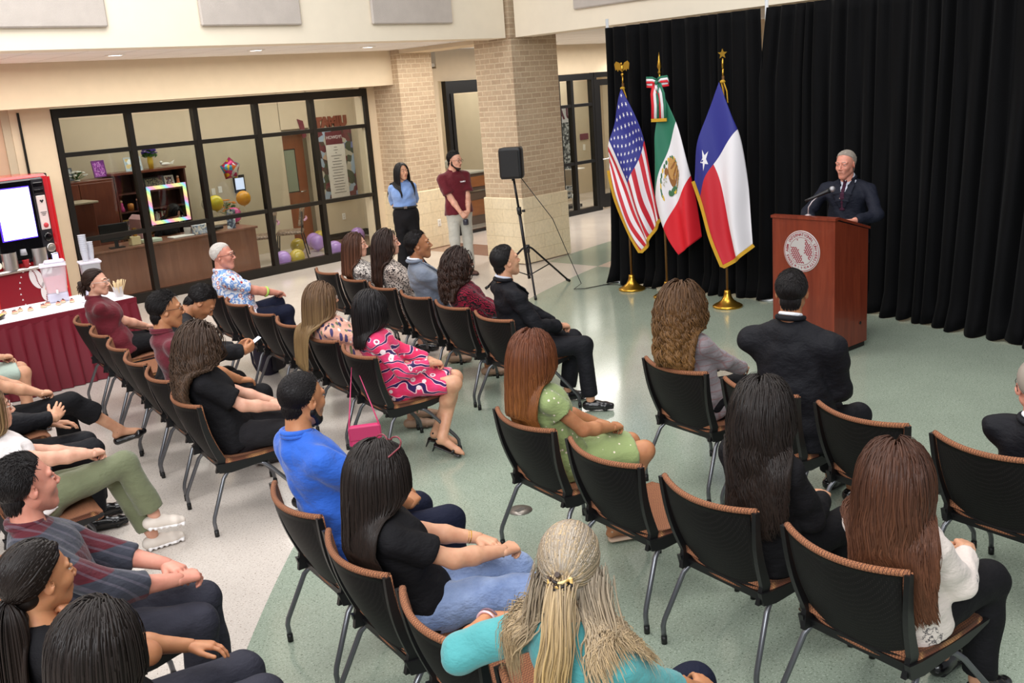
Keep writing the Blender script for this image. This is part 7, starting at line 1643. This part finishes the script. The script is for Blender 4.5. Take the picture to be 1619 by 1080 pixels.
# --- standing people
def standing(label, x, y, rz, head, **s): s['sit'] = False; s['head'] = head; return person(label, (x, y, 0), rz, s)
stw = standing('young woman in a light blue blouse and black trousers, hands behind her back', 8.97, 11.05, math.radians(-128), (.0, 0, 1.53), seed=30, skin='light', look=(30, 4, 0), scale=.99, hair=('long', 'black', dict(n=1600, len=.50, vol=.012, r=.0036, front=1, wide=.11, G=(.02, 0, -1))), top=dict(mat=cloth('light_blue', '#7d9bd0'), sleeve=1.25, loose=.012, hem=0, collar=cloth('light_blue', '#7d9bd0')), bottom={'kind': 'trousers', 'mat': blk_c, 'flare': .05, 'cut': .98},
         hands=({1: V3(-.15, .09, .90), -1: V3(-.15, -.09, .90)}, {1: (-.1, -.9, -.3), -1: (-.1, .9, -.3)}, {1: (-.9, 0, 0), -1: (-.9, 0, 0)}, {1: 'relax', -1: 'relax'}), pole={1: (-1, .25, 0), -1: (-1, -.25, 0)})
polo_m = standing('young man with glasses and beard in a maroon polo and pale grey trousers', 9.42, 10.42, math.radians(-112), (.02, 0, 1.64), seed=31, sex='m', skin='fair', look=(30, -6, 0), beard='dark_brown', glasses=gl_dark, hair=('short', 'black', dict(len=.05, n=2000, up=.35, spike=.2, r=.0026)), top=dict(mat=mar_p, sleeve=.80, collar=mar_p, loose=.014, flare=.016), bottom={'kind': 'trousers', 'mat': cloth('pale_grey', '#b9b8ae'), 'cut': .98, 'flare': .02}, shoe=('dress', plain('shoe_brown', '#4a2a20', .4), plain('sole_black', '#0a0a0a', .6)),
         hands=({1: V3(.20, .07, .93), -1: V3(.22, -.05, .93)}, {1: (.25, -.75, -.6), -1: (.3, .6, -.7)}, {1: (.9, .2, 0), -1: (.9, -.2, .2)}, {1: 'clasp', -1: 'clasp'}))
spk_m = standing('grey-haired speaker in a dark navy suit and patterned tie behind the podium', 8.86, 4.33, math.radians(186), (.04, 0, 1.635), seed=32, sex='m', skin='ruddy', look=(-6, -2, 0), girth=1.12, sw=.20, hair=('short', 'short_grey', dict(len=.026, n=2600, up=.5, r=.0017, dir=(-.5, .6, 0), line=.06, cap=.003)), top=dict(kind='jacket', mat=cloth('navy_suit', '#171a26', rough=.7), sleeve=1.93, inner=cloth('pale_shirt', '#c6cad6'), vee=.26, tie=cloth('tie_pattern', '#3a1a2c', 'dots')), bottom={'kind': 'trousers', 'mat': cloth('navy_suit', '#171a26', rough=.7)}, shoe=shoe_blk,
         hands=({1: V3(.36, .20, 1.16), -1: V3(.36, -.20, 1.16)}, {1: (.8, -.55, .1), -1: (.8, .55, .1)}, {1: (-.2, 0, 1), -1: (-.2, 0, 1)}, {1: 'relax', -1: 'relax'}), pole={1: (-.5, .9, -.5), -1: (-.5, -.9, -.5)})
person('woman with dark hair bent over the desk inside the office', (7.04, 14.60, 0), math.radians(-75), dict(head=(.26, 0, 1.10), look=(10, -38, 0), seed=33, skin='fair', hair=('long', 'black', dict(n=500, len=.28, vol=.018)), top=dict(mat=blk_c, sleeve=1.8), bottom=black_tr))
# ================================================================ THINGS CARRIED, WORN OR SET DOWN
# half-up hair of the woman in teal: swept to a claw clip, tail below it, loose side locks
def teal_hair(P_):
    Hc, HM, hs = P_['Hc'], P_['HM'], P_['hs']; root = P_['root']; body = P_['field']; rs = np.random.RandomState(5); tl = NP((-.118, 0, .0))
    Vs, Fs, As = [], [], []; o = 0
    def add(V, F, A): nonlocal_ = None; Vs.append(V); Fs.append(F+sum(len(v) for v in Vs[:-1])); As.append(A)
    toW = lambda p: Hc+(p*hs)@HM.T
    V, F = cap_field(.008).mesh(.006); add(toW(V), F, np.zeros(len(V)))
    d = scalp_roots(4200, rs); d = d[(d[:, 2] > -.15) | (d[:, 0] < -.2)]; n = len(d); root_p = SK_C+SK_R*d; S = 22; P = []
    for s in np.linspace(0, 1, S):      # along the skull to the clip
        q = root_p*(1-s)+tl*s; dd = (q-SK_C)/SK_R; k = np.linalg.norm(dd, axis=1); lift = (1.07+.05*np.sin(np.pi*s)+.03*((np.arange(n)*7 % 10)/10)[:, None][:, 0])
        q = SK_C+SK_R*dd/np.maximum(k, .2)[:, None]*lift[:, None]*(1-s**6)+tl*s**6-(SK_C*s**6)*0 if False else (SK_C+SK_R*dd/np.maximum(k, .2)[:, None]*lift[:, None])*(1-s**8)+tl*1.0*s**8
        P.append(q)
    P = np.stack(P, 1); R = np.full(P.shape[:2], .0027)*rs.uniform(.7, 1.3, n)[:, None]; V, F = strands_mesh(P, R*1.2, .25, 4, out=np.repeat(d[:, None], S, 1)); add(toW(V), F, np.repeat(rs.uniform(0, .7, n)**1.5, S*4))
    par = dict(n=10)
    def fall(start, v0, L, n, spread, G, wave, tip0, r=.0030):
        p = start+rs.normal(size=(n, 3))*spread; v = np.tile(NP(v0, float), (n, 1))+rs.normal(size=(n, 3))*.12; Q = [p.copy()]; S_ = int(L/.022)
        for s in range(S_):
            v = v*.7+NP(G, float)*.3+rs.normal(size=(n, 3))*.03; v /= np.linalg.norm(v, axis=1)[:, None]; p = p+v*.022
            D = body.eval(p); m = D < .014
            if m.any():
                pm = p[m]; e = .012; gr = np.stack([body.eval(pm+e*ax)-body.eval(pm-e*ax) for ax in np.eye(3)], 1); gr /= np.maximum(1e-6, np.linalg.norm(gr, axis=1))[:, None]; p[m] = pm+gr*(.014+rs.uniform(0, .02, m.sum())-D[m])[:, None]
            Q.append(p.copy())
        Q = np.stack(Q, 1); s_ = np.linspace(0, 1, Q.shape[1]); ph = rs.uniform(0, 6, n)[:, None]*.25
        Q[..., 1] += wave*np.sin(s_*9+ph)*s_; Q[..., 2] += wave*.6*np.cos(s_*8+ph)*s_**2
        V, F = strands_mesh(Q, np.outer(rs.uniform(.7, 1.2, n), np.interp(s_, [0, .7, 1], [r*1.1, r, r*.2])), .35, 4, out=Q-(Hc-V3(.0, 0, .1))); add(V, F, np.repeat(np.tile(np.clip(tip0+s_*.5, 0, 1), n), 4))
    t0 = toW(tl[None])[0]; back = -HM[:, 0]
    fall(t0, back*.8-V3(0, 0, .4), .36, 900, .013, (-.12, 0, -1), .012, .5)
    for sd, nn in ((-1, 800), (1, 420)):
        a = toW(V3(-.030, sd*.066, -.020)[None])[0]; fall(a, V3(-.2, sd*.15, -1), .33, nn, .020, (-.10, sd*.35, -1), .03, .15)
    return np_obj('hair', np.concatenate(Vs), np.concatenate(Fs), hm('silver_blond'), root, attr=np.concatenate(As)), t0
_, clip_p = teal_hair(teal_w)
def rel(P_, name, mb, mats, label=None): return mb.build(name, mats, P_['root'])
m = MB(); HMt = teal_w['HM']
for s in (-1, 1):
    for k in range(5):
        a = Vector(clip_p+HMt@V3(-.018, s*.028, .020-.012*k)); b = Vector(clip_p+HMt@V3(-.040, s*.012, .018-.012*k)); c = Vector(clip_p+HMt@V3(-.040, -s*.006, .014-.012*k)); m.tube([a, b, c], .0045, 6)
    m.tube([Vector(clip_p+HMt@V3(-.020, s*.030, .025)), Vector(clip_p+HMt@V3(-.020, s*.032, -.035))], .006, 6)
m.tube([Vector(clip_p+HMt@V3(-.03, 0, .03)), Vector(clip_p+HMt@V3(-.05, 0, .045))], .008, 6)
rel(teal_w, 'hair_clip', m, pic('tortoiseshell', ['#2a1c14', '#c9a25a', '#3a281c', '#e0c890', '#1c1410'], 60))
# bracelets and light cuffs
def bracelet(P_, q, name, mat, r=.031, t=.003, off=.02):
    a, b = P_['W'][q], P_['E'][q]; ax = nrm(b-a); c = a+ax*off; u = nrm(np.cross(ax, V3(0, 0, 1))); w_ = np.cross(ax, u); mb = MB()
    mb.tube([Vector(c+(u*math.cos(k)+w_*math.sin(k))*r) for k in np.linspace(0, 2*PI, 25)], t, 6, cap=False); return rel(P_, name, mb, mat)
bracelet(teal_w, 1, 'bracelet', plain('bead_pink', '#d9b3b8', .3, .3), .032, .005, .03); bracelet(teal_w, 1, 'hair_tie', plain('tie_mauve', '#6f5560', .6), .033, .004, .012)
bracelet(sun_w, 1, 'bracelet', gold, .027, .0025, .04); bracelet(sun_w, 1, 'bracelet', gold, .027, .002, .05)
# sunglasses pushed up on the hair
m = MB(); HMs, Hs = sun_w['HM'], sun_w['Hc']
def sp_(x, y, z): return Vector(Hs+HMs@V3(x, y, z))
for q in (1, -1):
    m.tube([sp_(.070-.006*abs(math.cos(a)), q*.036+.028*math.cos(a), .118+.020*math.sin(a)) for a in np.linspace(0, 2*PI, 17)], .0035, 6, cap=False); m.tube([sp_(.062, q*.066, .122), sp_(.02, q*.092, .110), sp_(-.05, q*.096, .085)], .0035, 6)
m.tube([sp_(.072, .010, .122), sp_(.072, -.010, .122)], .003, 6)
tag(m.build('sunglasses', plain('sunglass_frame', '#7a2f38', .25), None), 'dark red framed sunglasses pushed up on long black hair', 'sunglasses').matrix_world = sun_w['root'].matrix_world.copy() if False else Matrix.Translation(sun_w['root'].location) @ Matrix.Rotation(FACE, 4, 'Z')
# phone held by the bent person
ph_r = phone_p['root']; m = MB(); m.box((0, 0, 0), (.15, .072, .009), bev=.003); 
W1, W2_ = phone_p['W'][1], phone_p['W'][-1]; pc = (W1+W2_)/2+V3(.095, 0, .035)
ph = empty('smartphone', Matrix.Translation(ph_r.location) @ Matrix.Rotation(FACE, 4, 'Z') @ Vector(pc), FACE, 'smartphone with a lit screen held in two hands', 'smartphone'); ph.rotation_euler = (0, math.radians(-28), FACE)
m.build('case', tipm, ph); m = MB(); m.box((0, 0, .0052), (.142, .066, .001)); m.build('screen', plain('phone_glow', '#d6def2', .3, emit=.9), ph)
# pink handbag hanging from the chair of the woman in pink
c_ = CHAIRS['B6']; bagp = at(577, 684, .38)
bg = empty('handbag', (bagp.x, bagp.y, .36), math.radians(-35), 'small pink handbag hanging by its strap from a chair', 'handbag'); pinkl = plain('pink_leather', '#c9386a', .4)
m = MB(); m.box((0, 0, 0), (.22, .075, .15), bev=.02); m.build('body', pinkl, bg); m = MB(); m.box((0, -.04, .03), (.21, .012, .095), bev=.005); m.build('flap', plain('pink_flap', '#b5305e', .4), bg)
m = MB(); tp_ = Vector((at(556, 560, .80).x-bg.location.x, at(556, 560, .80).y-bg.location.y, .78-.36)); tp_ = Matrix.Rotation(math.radians(35), 3, 'Z') @ tp_; m.tube([(-.105, 0, .05), tp_, (.105, 0, .05)], .006, 6); m.build('strap', pinkl, bg)
# backpack under the second row
bp = empty('backpack', at(428, 590, 0), .4, 'dark purple backpack standing on the floor under the second row', 'backpack'); bpm = plain('backpack_purple', '#1b1428', .7, bump=(40, .4, .01))
def rbag(u, v): a = 2*PI*u; r_ = (math.sin(PI*min(.97, max(.06, v)))**.35); return (.15*r_*math.copysign(abs(math.cos(a))**.6, math.cos(a)), .11*r_*math.copysign(abs(math.sin(a))**.6, math.sin(a)), .40*v)
m = MB(); m.grid(rbag, 36, 18); m.build('body', bpm, bp); m = MB(); m.box((0, -.115, .14), (.2, .05, .2), bev=.03); m.build('pocket', plain('backpack_dark', '#110d18', .7), bp)
m = MB(); m.tube([(-.06, .10, .38), (-.07, .15, .3), (-.07, .14, .12), (-.07, .10, .04)], .012, 6); m.build('strap', bpm, bp); m = MB(); m.tube([(-.03, 0, .40), (0, 0, .44), (.03, 0, .40)], .008, 6); m.build('handle', bpm, bp)
# green wristband of the flowered-shirt man, his belt-side lanyard; belt and logo of the standing pair
# dark bottle in the hands of the polo man
bt = polo_m['W']; c0 = (bt[1]+bt[-1])/2+V3(.02, 0, -.16); loc = Matrix.Translation(polo_m['root'].location) @ Matrix.Rotation(math.radians(-112), 4, 'Z') @ Vector(c0)
m = MB(); m.lathe([(.034, -.02), (.040, -.014), (.040, .05), (.034, .06), (.02, .064)], n=24); tag(m.build('travel_mug', plain('mug_slate', '#2b2c38', .3), loc=loc), 'dark travel mug held by the man in the maroon polo', 'mug')
bracelet(b1m, -1, 'wristband', plain('wristband_green', '#a9c95a', .8), .038, .016, .13)
# belt with a pale buckle on the standing woman, small chest lettering on the polos
def waist_ring(P_, z, r, mat):
    h = P_['field']; pts = []
    for a in np.linspace(0, 2*PI, 49):
        d_ = V3(math.cos(a), math.sin(a), 0); rr = np.linspace(.03, .26, 90); dd = h.eval(V3(0, 0, z)+rr[:, None]*d_); k_ = np.nonzero(dd > .004)[0]; pts.append(Vector(V3(0, 0, z)+d_*(rr[k_[0]] if len(k_) else .15)))
    mb = MB(); mb.tube(pts, r, 8, cap=False); return mb.build('belt', mat, P_['root'])
bl_ = waist_ring(stw, 1.035, .014, tipm); 
fx_ = V3(0, 0, 0); rr = np.linspace(.03, .26, 90); dd = stw['field'].eval(V3(0, 0, 1.035)+rr[:, None]*V3(1, 0, 0)); x_ = rr[np.nonzero(dd > .004)[0][0]]
m = MB(); m.box((x_+.014, 0, 1.035), (.012, .05, .036), bev=.004); m.build('buckle', plain('chrome', '#c9c9c9', .2, 1), bl_)
def chest_text(P_, txt, size, off, mat):
    c0 = P_['Nb']-P_['sp']*.17+P_['lat']*off; rr = np.linspace(.02, .26, 120); dd = P_['field'].eval(c0+rr[:, None]*P_['fw']); k_ = np.nonzero(dd > 0)[0]; k_ = [q for q in k_ if q == 0 or dd[q-1] <= 0]; p = c0+P_['fw']*(rr[k_[-1]]+.006)
    return text_mesh(txt, size, frame_mat(Vector(p), Vector(P_['lat']), Vector(P_['sp'])), mat, 'chest_logo', P_['top'], .002, bold=.001)
chest_text(polo_m, 'TAMIU', .026, .075, whp); chest_text(bun_w, 'TAMIU', .026, .075, whp)
